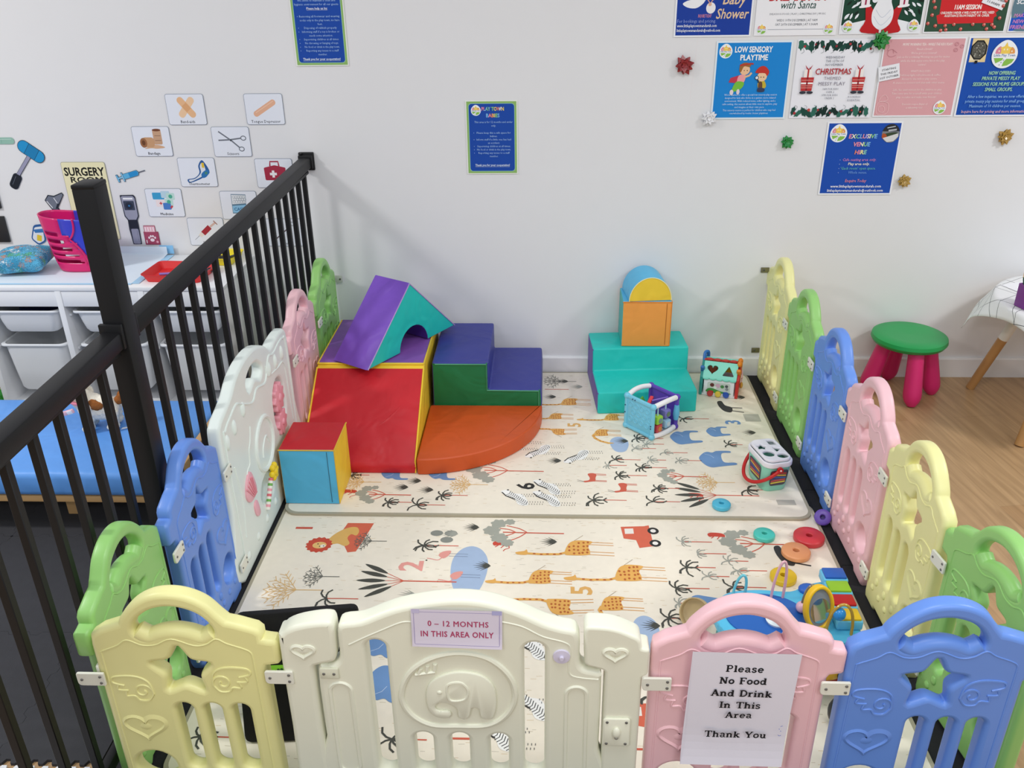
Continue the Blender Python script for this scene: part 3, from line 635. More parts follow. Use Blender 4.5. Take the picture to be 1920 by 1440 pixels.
# white activity panel (double width) in the left row
def activity_panel():
    t = thing('activity_play_panel', 'white double-width activity panel with cloud top and pink gears in the left row', 'play fence panel', (LXY(-1.1)+0.008, -1.1, 0.004), -PI/2+0.008)
    W = mat(FC['white'], 'plastic')
    out = cat([(-0.352, 0.0), (-0.354, 0.25), (-0.352, 0.47), (-0.335, 0.525), (-0.285, 0.537), (-0.215, 0.536), (-0.160, 0.530), (-0.115, 0.560), (-0.03, 0.594), (0.070, 0.602), (0.160, 0.588), (0.225, 0.556), (0.280, 0.540), (0.330, 0.525), (0.354, 0.482), (0.354, 0.25), (0.352, 0.0)], 5)
    out = [(a, max(0.0, b)) for a, b in out]
    mb = MB()
    slot = cat([(-0.060, 0.510), (-0.02, 0.545), (0.045, 0.552), (0.095, 0.530), (0.08, 0.496), (0.02, 0.510), (-0.03, 0.486)], 4)
    oval = circ(0.165, 0.185, 0.001, 0.001, 4)
    add_mesh(mb, plate(out, [slot, capsule(-0.245, -0.115, 0.235, 0.41)[:], cat([(0.0, 0.10), (0.10, 0.11), (0.11, 0.17), (0.02, 0.18)], 4)], 0.036, 0.011, 3), W, XZ)
    mb.box((-0.18, -0.008, 0.32), (0.16, 0.008, 0.21), W); mb.box((0.055, -0.008, 0.14), (0.15, 0.008, 0.12), W)
    ridge = cat([(-0.325, 0.05), (-0.325, 0.46), (-0.30, 0.505), (-0.25, 0.512), (-0.18, 0.504), (-0.128, 0.515), (-0.095, 0.48), (-0.06, 0.455), (0.02, 0.475), (0.07, 0.455), (0.15, 0.49), (0.20, 0.515), (0.26, 0.505), (0.31, 0.488), (0.325, 0.45), (0.325, 0.05)], 5, False)
    for y in (0.0175,):
        mb.tube([(a, y, b) for a, b in ridge], 0.004, W, seg=6)
        mb.tube([(a, y, b) for a, b in cat([(-0.09, 0.50), (-0.10, 0.46), (-0.20, 0.44), (-0.275, 0.425), (-0.29, 0.30), (-0.30, 0.20)], 5, False)], 0.0035, W, seg=6)
        mb.tube([(a, y, b) for a, b in [(0.02+0.085*math.cos(q), 0.285+0.085*math.sin(q)) for q in [2*PI*i/30 for i in range(30)]]], 0.008, W, seg=8, closed=True)
        mb.tube([(a, y, b) for a, b in cat([(-0.03, 0.26), (0.0, 0.30), (0.04, 0.28), (0.05, 0.25)], 5, False)], 0.004, W, seg=6)
        mb.tube([(a, y, b) for a, b in cat([(0.12, 0.40), (0.14, 0.36), (0.16, 0.34), (0.17, 0.30), (0.20, 0.29), (0.21, 0.26)], 5, False)], 0.003, W, seg=6)
        mb.tube([(a, y, b) for a, b in cat([(0.29, 0.36), (0.27, 0.24), (0.29, 0.12)], 5, False)], 0.003, W, seg=6)
        for cx, cz in ((-0.12, 0.475), (-0.19, 0.470), (-0.265, 0.468)): mb.ball((cx, 0.014, cz), (0.016, 0.012, 0.028), W)
        for cx, cz in ((0.155, 0.475), (0.24, 0.462), (0.305, 0.450)): mb.ball((cx, 0.014, cz), (0.016, 0.012, 0.026), W)
        for i in range(7): mb.ball((-0.29+i*0.097, 0.014, 0.055), (0.016, 0.009, 0.016), W, 10, 8)
    mb.build('panel_body', t)
    def gear(cx, cz, r, name, col, n=9, lab=None, turn=0.0):
        pts = [(cx+r*(1+0.13*math.cos(n*a))*math.cos(a+turn), cz+r*(1+0.13*math.cos(n*a))*math.sin(a+turn)) for a in [2*PI*i/72 for i in range(72)]]
        g = MB(); M = Matrix.Translation((0, 0.026, 0)) @ XZ; g.prism(pts, 0, 0.020, mat(col), M=M, bev=0.002); g.ball((cx, 0.026, cz), (r*0.3, 0.006, r*0.3), mat(col))
        o = g.build(name, t)
        if lab: o['label'] = lab
    gear(-0.165, 0.352, 0.047, 'gear', '#f2a7b4', lab='pink toothed gear'); gear(-0.165, 0.262, 0.042, 'gear', '#f2a7b4', 8, 'pink toothed gear')
    g = MB(); sh_ = cat([(0.158, 0.205), (0.180, 0.275), (0.205, 0.285), (0.235, 0.262), (0.245, 0.225), (0.215, 0.195)], 5)
    g.prism(sh_, 0, 0.010, mat('#f2b3bf'), M=Matrix.Translation((0, 0.024, 0)) @ XZ, bev=0.002)
    for i in range(5): g.tube([(0.17+i*0.006, 0.0245, 0.20), (0.19+i*0.013, 0.0245, 0.272-abs(i-1)*0.006)], 0.0028, mat('#e893a3'), seg=6)
    g.build('shell_plaque', t)['label'] = 'pink shell'
    g = MB(); g.prism(cat([(0.155, 0.125), (0.170, 0.172), (0.195, 0.165), (0.190, 0.13), (0.17, 0.115)], 5), 0, 0.009, mat('#f2b3bf'), M=Matrix.Translation((0, 0.023, 0)) @ XZ, bev=0.002); g.build('pebble_plaque', t)['label'] = 'pink pebble'
    g = MB()
    for i in range(6):
        a = 2*PI*i/6; g.ball((0.01+0.020*math.cos(a), 0.030, 0.175+0.020*math.sin(a)), (0.011, 0.010, 0.011), mat('#f2d21e'), 12, 8)
    g.ball((0.01, 0.032, 0.175), (0.014, 0.012, 0.014), mat('#f2d21e'), 12, 8); g.build('flower_wheel', t)['label'] = 'yellow flower wheel'
    g = MB(); cols = ['#e5707a', '#f5f1e8', '#74b657', '#f5f1e8', '#f2a7b4', '#f5f1e8']
    for i in range(12):
        a, b = Vector((0.035, 0.026, 0.165)), Vector((0.095, 0.022, 0.085)); p, q = a.lerp(b, i/12), a.lerp(b, (i+1)/12)
        g.tube([p, q], 0.0075, mat(cols[i % 6]), seg=10)
    g.build('twist_rod', t)['label'] = 'striped rod'
    clips(t, 0.358, 1)
activity_panel()

# cream gate of the front row
def gate():
    K = mat(FC['cream'], 'plastic')
    t = thing('play_gate', 'cream play fence gate with embossed elephant in the middle of the front row', 'gate', (0, FY, 0.004), 0)
    lp = cat([(-0.528, 0.0), (-0.529, 0.25), (-0.528, 0.470), (-0.520, 0.496), (-0.496, 0.512), (-0.46, 0.522), (-0.430, 0.525), (-0.418, 0.515), (-0.418, 0.47), (-0.420, 0.438), (-0.428, 0.424), (-0.458, 0.415), (-0.466, 0.395), (-0.468, 0.25), (-0.468, 0.0)], 3)
    g = MB(); add_mesh(g, plate([(a, max(b, 0)) for a, b in lp], [], 0.046, 0.010, 3), K, XZ)
    g.tube([(a, -0.0225, b) for a, b in heart(-0.482, 0.452, 0.044, 0.036)], 0.0042, K, seg=6, closed=True)
    g.ball((-0.482, -0.021, 0.456), (0.014, 0.004, 0.010), K)
    p = g.build('gate_post', t); p['label'] = 'cream left post of the gate'
    rp = rcorner([(0.100, 0.0), (0.100, 0.416), (0.060, 0.428), (0.058, 0.525), (0.115, 0.522), (0.164, 0.496), (0.168, 0.473), (0.183, 0.470), (0.183, 0.408), (0.172, 0.400), (0.172, 0.0)], [0.003, 0.010, 0.010, 0.014, 0.03, 0.014, 0.003, 0.006, 0.006, 0.003, 0.003])
    g = MB(); add_mesh(g, plate(rp, [], 0.046, 0.0065, 3), K, XZ)
    g.tube([(a, -0.0225, b) for a, b in heart(0.118, 0.457, 0.044, 0.036)], 0.0042, K, seg=6, closed=True)
    g.ball((0.118, -0.021, 0.461), (0.014, 0.004, 0.010), K)
    p2 = g.build('gate_post', t); p2['label'] = 'cream right post of the gate with the latch'
    d = cat([(-0.463, 0.03), (-0.462, 0.22), (-0.460, 0.402), (-0.440, 0.412), (-0.424, 0.42), (-0.414, 0.438), (-0.412, 0.500), (-0.402, 0.519), (-0.365, 0.526), (-0.322, 0.547), (-0.285, 0.562), (-0.227, 0.576), (-0.174, 0.581), (-0.122, 0.575), (-0.065, 0.554), (-0.017, 0.528), (0.017, 0.516), (0.040, 0.510), (0.050, 0.490), (0.051, 0.438), (0.060, 0.417), (0.086, 0.410), (0.094, 0.395), (0.094, 0.2), (0.093, 0.03)], 3)
    holes = [capsule(-0.360, -0.322, 0.118, 0.480), capsule(-0.056, -0.016, 0.118, 0.480)] + [capsule(c-0.019, c+0.019, 0.118, 0.238) for c in (-0.262, -0.188, -0.108)]
    g = MB(); add_mesh(g, plate(d, holes, 0.042, 0.010, 3), K, XZ)
    y = -0.0200
    ov = cat([(-0.299, 0.340), (-0.280, 0.400), (-0.235, 0.440), (-0.180, 0.455), (-0.125, 0.442), (-0.085, 0.398), (-0.074, 0.345), (-0.092, 0.296), (-0.130, 0.266), (-0.19, 0.262), (-0.244, 0.264), (-0.283, 0.292)], 5)
    g.tube([(a, y, b) for a, b in ov], 0.0066, K, seg=8, closed=True)
    rim = cat([(-0.392, 0.470), (-0.36, 0.489), (-0.325, 0.508), (-0.285, 0.528), (-0.26, 0.528)], 5, False); strokes(g, [rim], 0.0026, y, K)
    rim = cat([(-0.10, 0.533), (-0.06, 0.522), (-0.02, 0.498), (0.02, 0.485), (0.032, 0.47), (0.030, 0.425), (0.038, 0.40), (0.088, 0.392)], 5, False); strokes(g, [rim], 0.0026, y, K)
    for x0, x1 in ((-0.440, -0.398), (0.026, 0.066)):
        strokes(g, [capsule(x0, x1, 0.125, 0.372)], 0.0048, y, K, True)
    p3 = g.build('gate_door', t); p3['label'] = 'cream gate door with slots'
    e = MB(); el = cat([(-0.249, 0.350), (-0.240, 0.380), (-0.215, 0.400), (-0.181, 0.410), (-0.140, 0.402), (-0.116, 0.375), (-0.111, 0.331), (-0.118, 0.293), (-0.130, 0.286), (-0.142, 0.292), (-0.146, 0.314), (-0.160, 0.316), (-0.166, 0.294), (-0.176, 0.285), (-0.187, 0.292), (-0.190, 0.314), (-0.205, 0.326), (-0.226, 0.328), (-0.233, 0.314), (-0.224, 0.306), (-0.206, 0.306), (-0.202, 0.295), (-0.212, 0.287), (-0.232, 0.291), (-0.246, 0.312)], 4)
    e.prism(el, 0, 0.008, K, M=Matrix.Translation((0, -0.0195, 0)) @ XZ, bev=0.003)
    e.tube([(a, -0.0275, b) for a, b in cat([(-0.205, 0.378), (-0.180, 0.385), (-0.166, 0.366), (-0.172, 0.342), (-0.195, 0.336), (-0.205, 0.345)], 5)], 0.0028, K, seg=6, closed=True)
    e.ball((-0.222, -0.0275, 0.358), (0.005, 0.003, 0.005), K)
    for a, b, c, q in ((-0.262, 0.400, -0.256, 0.414), (-0.245, 0.404, -0.243, 0.421), (-0.230, 0.410, -0.228, 0.426), (-0.268, 0.398, -0.228, 0.406)): e.tube([(a, -0.0215, b), (c, -0.0215, q)], 0.0042, K, seg=6)
    e.build('elephant_relief', p3)
    k = MB(); k.lathe([(0.0, 0.010), (0.004, 0.010), (0.0045, 0.005), (0.016, 0.004), (0.017, 0.0)][::-1], mat('#d9d4ea', 'gloss'), seg=24, M=Matrix.Translation((0.016, -0.0205, 0.451)) @ Matrix.Rotation(PI/2, 4, 'X'))
    k.build('suction_hook', p3)['label'] = 'pale lilac suction hook'
    l = MB(); l.prism(rrect(0.100, 0.222, 0.154, 0.296, 0.006), 0, 0.006, K, M=Matrix.Translation((0, -0.0230, 0)) @ XZ, bev=0.0015)
    l.ball((0.127, -0.031, 0.262), (0.008, 0.006, 0.014), K); l.ball((0.127, -0.034, 0.252), (0.0045, 0.004, 0.0045), mat('#8d8b80'), 10, 6)
    lo = l.build('latch_plate', p2)
    for sx, sz in ((0.108, 0.230), (0.146, 0.230), (0.108, 0.288), (0.146, 0.288)): link_mesh('screw', SCREW, t, (sx, -0.0290, sz))
    for z, lab in ((0.398, 'upper'), (0.105, 'lower')):
        h = MB(); h.prism(rrect(-0.455, z-0.012, -0.418, z+0.014, 0.003), 0, 0.005, mat('#dedfca'), M=Matrix.Translation((0, -0.0205, 0)) @ XZ, bev=0.001); ho = h.build('hinge_plate', p3)
        for sx in (-0.447, -0.427): link_mesh('screw', SCREW, t, (sx, -0.0255, z+0.001))
    clips(t, 0.200, -1, (0.388, 0.075))
gate()

# ------------------------------------------------------------------ soft play blocks on the back mat
MT = 0.0194            # top of the back mat
RED, YEL, PUR, TEA, BLU, GRN, ORG, SKY, TAN = '#c8202b', '#f3cf3a', '#8152a8', '#22c4bb', '#363c90', '#167545', '#cd5420', '#5ab9e2', '#f3a04a'
def soft(name, prof, depth, cols, capcol, M, label, cat_, group=None, bev=0.006, capcol2=None, pipe=None, bulge=0.0):
    """profile (x,y) extruded along z by depth; cols: one colour per side, caps: capcol (z=0) and capcol2"""
    bm = bmesh.new(); n = len(prof)
    a = [bm.verts.new((p[0], p[1], 0)) for p in prof]; b = [bm.verts.new((p[0], p[1], depth)) for p in prof]
    mats = []
    def mi(c):
        m = mat(c, 'vinyl')
        if m not in mats: mats.append(m)
        return mats.index(m)
    f = bm.faces.new(a[::-1]); f.material_index = mi(capcol)
    f = bm.faces.new(b); f.material_index = mi(capcol2 or capcol)
    for i in range(n):
        j = (i+1) % n; f = bm.faces.new((a[i], a[j], b[j], b[i])); f.material_index = mi(cols[i % len(cols)])
    bmesh.ops.recalc_face_normals(bm, faces=bm.faces[:])
    ed = [e for e in bm.edges if len(e.link_faces) == 2 and e.calc_face_angle(0) > 0.5]
    bmesh.ops.bevel(bm, geom=ed, offset=bev, segments=3, profile=0.6, affect='EDGES', material=-1)
    for v in bm.verts: v.co = M @ v.co
    bmesh.ops.recalc_face_normals(bm, faces=bm.faces[:])
    me = bpy.data.meshes.new(name); bm.to_mesh(me); bm.free()
    for m in mats: me.materials.append(m)
    smooth(me, 35)
    o = link_mesh(name, me)
    if label: tag(o, label, cat_, group)
    return o
def piping(par, paths, col, r=0.003, name='piping', lab=None):
    g = MB()
    for q in paths: g.tube(q, r, mat(col, 'vinyl'), seg=6)
    o = g.build(name, par)
    if lab: o['label'] = lab
    return o
YZ = Matrix(((0, 0, 1, 0), (1, 0, 0, 0), (0, 1, 0, 0), (0, 0, 0, 1)))    # profile (y,z), extruded along x
# red slide wedge with purple platform and yellow sides
rs = soft('slide_block', [(-0.862, MT), (-0.072, MT), (-0.072, 0.285), (-0.505, 0.285), (-0.530, 0.272), (-0.852, 0.062), (-0.862, 0.045)], 0.405, [RED, BLU, PUR, YEL, RED, RED, RED], YEL,
          Matrix.Translation((-0.876, 0, 0)) @ YZ, 'big red slide block with purple top and yellow sides', 'soft play block', bev=0.007)
piping(rs, [[(-0.872, -0.515, 0.284), (-0.475, -0.515, 0.284)], [(-0.474, -0.515, 0.284), (-0.474, -0.08, 0.284)], [(-0.874, -0.515, 0.284), (-0.874, -0.08, 0.284)], [(-0.473, -0.525, 0.274), (-0.473, -0.852, 0.064), (-0.473, -0.860, 0.022)], [(-0.875, -0.525, 0.274), (-0.875, -0.852, 0.064), (-0.875, -0.860, 0.022)]], YEL, 0.0032, lab='yellow piping')
# loose folds of the red cover
g = MB()
for q, r in (([(-0.845, -0.545, 0.258), (-0.75, -0.63, 0.202), (-0.70, -0.72, 0.142), (-0.69, -0.80, 0.092)], 0.006), ([(-0.49, -0.60, 0.224), (-0.58, -0.70, 0.158), (-0.66, -0.76, 0.118)], 0.007), ([(-0.485, -0.68, 0.172), (-0.56, -0.77, 0.112), (-0.62, -0.82, 0.078)], 0.006)):
    g.tube(cat(q, 8, False), [r*math.sin(PI*(i+0.3)/(8*(len(q)-1)+1.6)) for i in range(8*(len(q)-1)+1)], mat(RED, 'vinyl'), seg=8, M=Matrix.Translation((0, 0, -0.0035)))
g.build('cover_fold', rs)

# purple and teal tunnel prism lying on top
bvec = Vector((0.284, 0.449)); bl = bvec.length; ux = bvec.normalized(); ax = Vector((ux.y, -ux.x))
L2 = Vector((-0.674, -0.590)); D = 0.172
Mt = Matrix(((ux.x, 0, -ax.x, L2.x), (ux.y, 0, -ax.y, L2.y), (0, 1, 0, 0.2905), (0, 0, 0, 1)))
H = 0.262; cx = bl*0.51; r_ = 0.082
arc = [(cx-r_*math.cos(PI*i/14), r_*1.02*math.sin(PI*i/14)) for i in range(15)]
prof = [(0, 0)] + arc + [(bl, 0), (bl*0.5, H)]
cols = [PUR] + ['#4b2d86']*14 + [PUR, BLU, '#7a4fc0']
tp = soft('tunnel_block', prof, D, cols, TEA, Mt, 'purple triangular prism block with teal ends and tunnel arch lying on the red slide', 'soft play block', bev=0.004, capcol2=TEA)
def tw(x, y, z): return tuple(Mt @ Vector((x, y, z)))
piping(tp, [[tw(0.006, 0.0, -0.001), tw(bl*0.5, H-0.004, -0.001)], [tw(bl*0.5, H-0.004, -0.001), tw(bl-0.006, 0.0, -0.001)]], '#b99ad6', 0.0022, lab='pale lilac piping')

# blue and green two-step corner block
bs = soft('step_block', [(-0.455, MT), (-0.034, MT), (-0.030, 0.10), (-0.034, 0.150), (-0.236, 0.150), (-0.236, 0.262), (-0.452, 0.262)], 0.405, [BLU, BLU, BLU, BLU, BLU, BLU, BLU], GRN,
          Matrix(((1, 0, 0, 0), (0, 0, 1, -0.455), (0, 1, 0, 0), (0, 0, 0, 1))), 'dark blue two-step block with green front behind the orange wedge', 'soft play block', bev=0.009, capcol2=BLU)
piping(bs, [[(-0.44, -0.4565, 0.256), (-0.244, -0.4565, 0.256), (-0.243, -0.4565, 0.146), (-0.044, -0.4565, 0.144), (-0.042, -0.4565, 0.03)]], '#58a983', 0.0022, lab='green piping')
# orange quarter-round
q_ = [(-0.466, -0.4575), (-0.466, -0.872)] + [(-0.466+0.436*math.sin(PI/2*i/18), -0.4625-0.4095*math.cos(PI/2*i/18)) for i in range(1, 19)] + [(-0.030, -0.4575)]
ob = soft('quarter_block', q_, 0.064, [ORG], ORG, Matrix.Translation((0, 0, MT)), 'flat orange quarter-round wedge in front of the blue and green steps', 'soft play block', bev=0.010)
piping(ob, [[(a*0.985-0.007+0.004, b*0.985-0.008+0.006, 0.0815) for a, b in q_[1:-1]]], '#c24d1a', 0.0016, lab='stitched seam')
# small red, blue and yellow cube
cs = 0.190
def face_cube(name, cx, cy, z0, w_, d_, h_, cols, rz, label, seam=None):
    """cols: front, right, back, left, top"""
    t = soft(name, [(-w_/2, -d_/2), (w_/2, -d_/2), (w_/2, d_/2), (-w_/2, d_/2)], h_, cols[:4], cols[4], Matrix.Translation((cx, cy, z0)) @ Matrix.Rotation(rz, 4, 'Z'), label, 'soft play block', bev=0.005)
    if seam:
        M = Matrix.Translation((cx, cy, z0)) @ Matrix.Rotation(rz, 4, 'Z')
        piping(t, [[tuple(M @ Vector((seam[0]*w_, -d_/2-0.0004, h_*0.04))), tuple(M @ Vector((seam[0]*w_, -d_/2-0.0004, h_*0.96)))]], seam[1], 0.0011, 'zip_seam', 'dark stitched seam')
        piping(t, [[tuple(M @ Vector((w_/2-0.001, -d_/2+0.001, 0.004))), tuple(M @ Vector((w_/2-0.001, -d_/2+0.001, h_-0.004)))], [tuple(M @ Vector((-w_/2, -d_/2, h_-0.002))), tuple(M @ Vector((w_/2, -d_/2, h_-0.002)))], [tuple(M @ Vector((w_/2, -d_/2, h_-0.002))), tuple(M @ Vector((w_/2, d_/2, h_-0.002)))]], seam[2], 0.0022)
    return t
face_cube('cube_block', -0.791, -0.962, MT, 0.184, 0.190, 0.208, ['#56b8e4', YEL, RED, '#d9a52c', RED], 0.0, 'small cube block with red top, blue front and yellow side on the mat corner', (0.36, '#2b5c74', '#e0b93a'))
# teal steps, cube and half cylinder
soft('step_block', [(-0.408, MT), (-0.034, MT), (-0.034, 0.212), (-0.206, 0.212), (-0.214, 0.116), (-0.404, 0.112)], 0.392, [TEA], '#5f479c', Matrix.Translation((0.188, -0.410, 0)) @ Matrix.Rotation(0.066, 4, 'Z') @ Matrix.Translation((0, 0.410, 0)) @ YZ,
     'teal two-step block with purple side against the back wall', 'soft play block', bev=0.008, capcol2=TEA)
face_cube('cube_block', 0.388, -0.098, 0.2125, 0.196, 0.166, 0.194, [TAN, '#45b0a8', TAN, '#45b0a8', '#52b3dd'], 0.0, 'orange cube block with teal side standing on the teal steps', (0.40, '#a8641f', '#e58b35'))
hp = [(0.086*math.cos(PI*i/20), 0.098*math.sin(PI*i/20)) for i in range(21)]
hc = soft('half_round_block', hp, 0.158, [SKY]*20+[SKY], SKY, Matrix.Translation((0.383, -0.018, 0.4072)) @ Matrix.Rotation(0.10, 4, 'Z') @ XZ, 'sky blue half-round block with yellow end on top of the orange cube', 'soft play block', bev=0.004, capcol2='#f2cd3d')
Mh = Matrix.Translation((0.383, -0.018, 0.4072)) @ Matrix.Rotation(0.10, 4, 'Z') @ XZ
piping(hc, [[tuple(Mh @ Vector((a*0.985, b*0.985+0.001, 0.1585))) for a, b in hp]], '#f7e9a8', 0.0018, lab='pale seam')

# ------------------------------------------------------------------ toys
def act_cube():
    s = 0.132; t = thing('activity_cube', 'open activity cube with light blue panel and white bars on the mat', 'toy', (0.385, -0.518, MT), math.radians(-48.5))
    LBc, PUc, WH = mat('#79cbe6'), mat('#5b3fb0'), mat('#f4f2f4')
    h = s/2; zt = 0.137; zb = 0.012
    def pane(y, m, name, lab, dish):
        g = MB()
        for x in (-h, h):
            for z in (zb, zt): g.ball((x, y, z), 0.0125, m, 14, 10)
        g.tube([(-h, y, zb), (h, y, zb)], 0.0085, m); g.tube([(-h, y, zt), (h, y, zt)], 0.0085, m)
        g.tube([(-h, y, zb), (-h, y, zt)], 0.0085, m); g.tube([(h, y, zb), (h, y, zt)], 0.0085, m)
        g.box((0, y, (zb+zt)/2), (s-0.012, 0.007, zt-zb-0.01), m, 0.002)
        if dish:
            for i in range(4):
                for j in range(3):
                    g.tube([(-0.042+0.028*i+(0.014 if j % 2 else 0)+0.010*math.cos(a), y-0.0035, 0.050+0.030*j+0.010*math.sin(a)) for a in [2*PI*k/14 for k in range(14)]], 0.0022, m, seg=6, closed=True)
            for x, z in ((-h, zb), (-h, zt), (h, zb), (h, zt), (-0.03, zt), (-0.018, zt), (h, 0.06), (h, 0.05), (-h, 0.07), (-h, 0.10)): g.ball((x, y-0.009, z), 0.0028, mat('#1f4a6e'), 8, 6)
        g.build(name, t)['label'] = lab
    pane(-h, LBc, 'side_panel', 'light blue panel with raised rings', True)
    pane(h, PUc, 'side_panel', 'dark purple panel', False)
    for x, z, lab in ((h, zt, 'top'), (-h, zt, 'top'), (h, zb, 'bottom'), (-h, zb, 'bottom')):
        g = MB(); bow = 0.010 if z == zt else -0.002
        g.tube(cat([(x, -h+0.008, z), (x+(0.006 if x > 0 else -0.006), -0.02, z+bow*0.6), (x+(0.006 if x > 0 else -0.006), 0.02, z+bow*0.6), (x, h-0.008, z)], 6, False), 0.0098, WH, seg=12)
        g.build('bar', t)['label'] = 'white bar'
    g = MB(); g.lathe([(0.0, 0.045), (0.009, 0.045), (0.013, 0.07), (0.009, 0.105), (0.0, 0.105)], mat('#5fb6d8'), seg=16, M=Matrix.Translation((h+0.004, h-0.004, 0))); g.build('roller', t)['label'] = 'blue roller'
    for x, y, zc, c, c2 in ((h-0.008, -0.030, 0.072, '#9bd042', '#6f8f8a'), (h-0.014, 0.020, 0.080, '#7b77bd', '#5f7a5c'), (h-0.010, -0.028, 0.036, '#c8474f', '#cf8a3f'), (h-0.012, 0.022, 0.038, '#9cc6de', '#c8d8de')):
        g = MB(); g.box((x, y, zc), (0.030, 0.032, 0.032), mat(c), 0.005); g.lathe([(0, 0), (0.010, 0), (0.010, 0.001), (0, 0.001)], mat(c2), seg=16, M=Matrix.Translation((x+0.0155, y, zc)) @ Matrix.Rotation(PI/2, 4, 'Y'))
        if zc > 0.06: g.tube([(x, y, zc+0.014), (x, y, zt-0.004)], 0.0028, mat('#bfe3f2'))
        g.build('hanging_cube', t)['label'] = {'#9bd042': 'green hanging cube', '#7b77bd': 'violet hanging cube', '#c8474f': 'red hanging cube', '#9cc6de': 'pale blue hanging cube'}[c]
    g = MB(); g.box((-0.010, 0.0, 0.112), (0.014, 0.050, 0.012), mat('#d93a4a'), 0.003, (0.3, 0, 0.4)); g.tube([(0.0, 0.0, 0.118), (0.03, 0.055, 0.126)], 0.003, mat('#8a6fc9')); g.build('swinging_lever', t)['label'] = 'red lever'
    g = MB(); g.box((-h+0.010, 0.0, 0.09), (0.008, 0.04, 0.03), mat('#5fae3d'), 0.003, (0.5, 0, 0)); g.build('side_flap', t)['label'] = 'green flap'
    g = MB(); g.box((0, 0, 0.012), (s-0.02, s-0.02, 0.006), mat('#b9d3dc'), 0.002); g.build('base_plate', t)
act_cube()

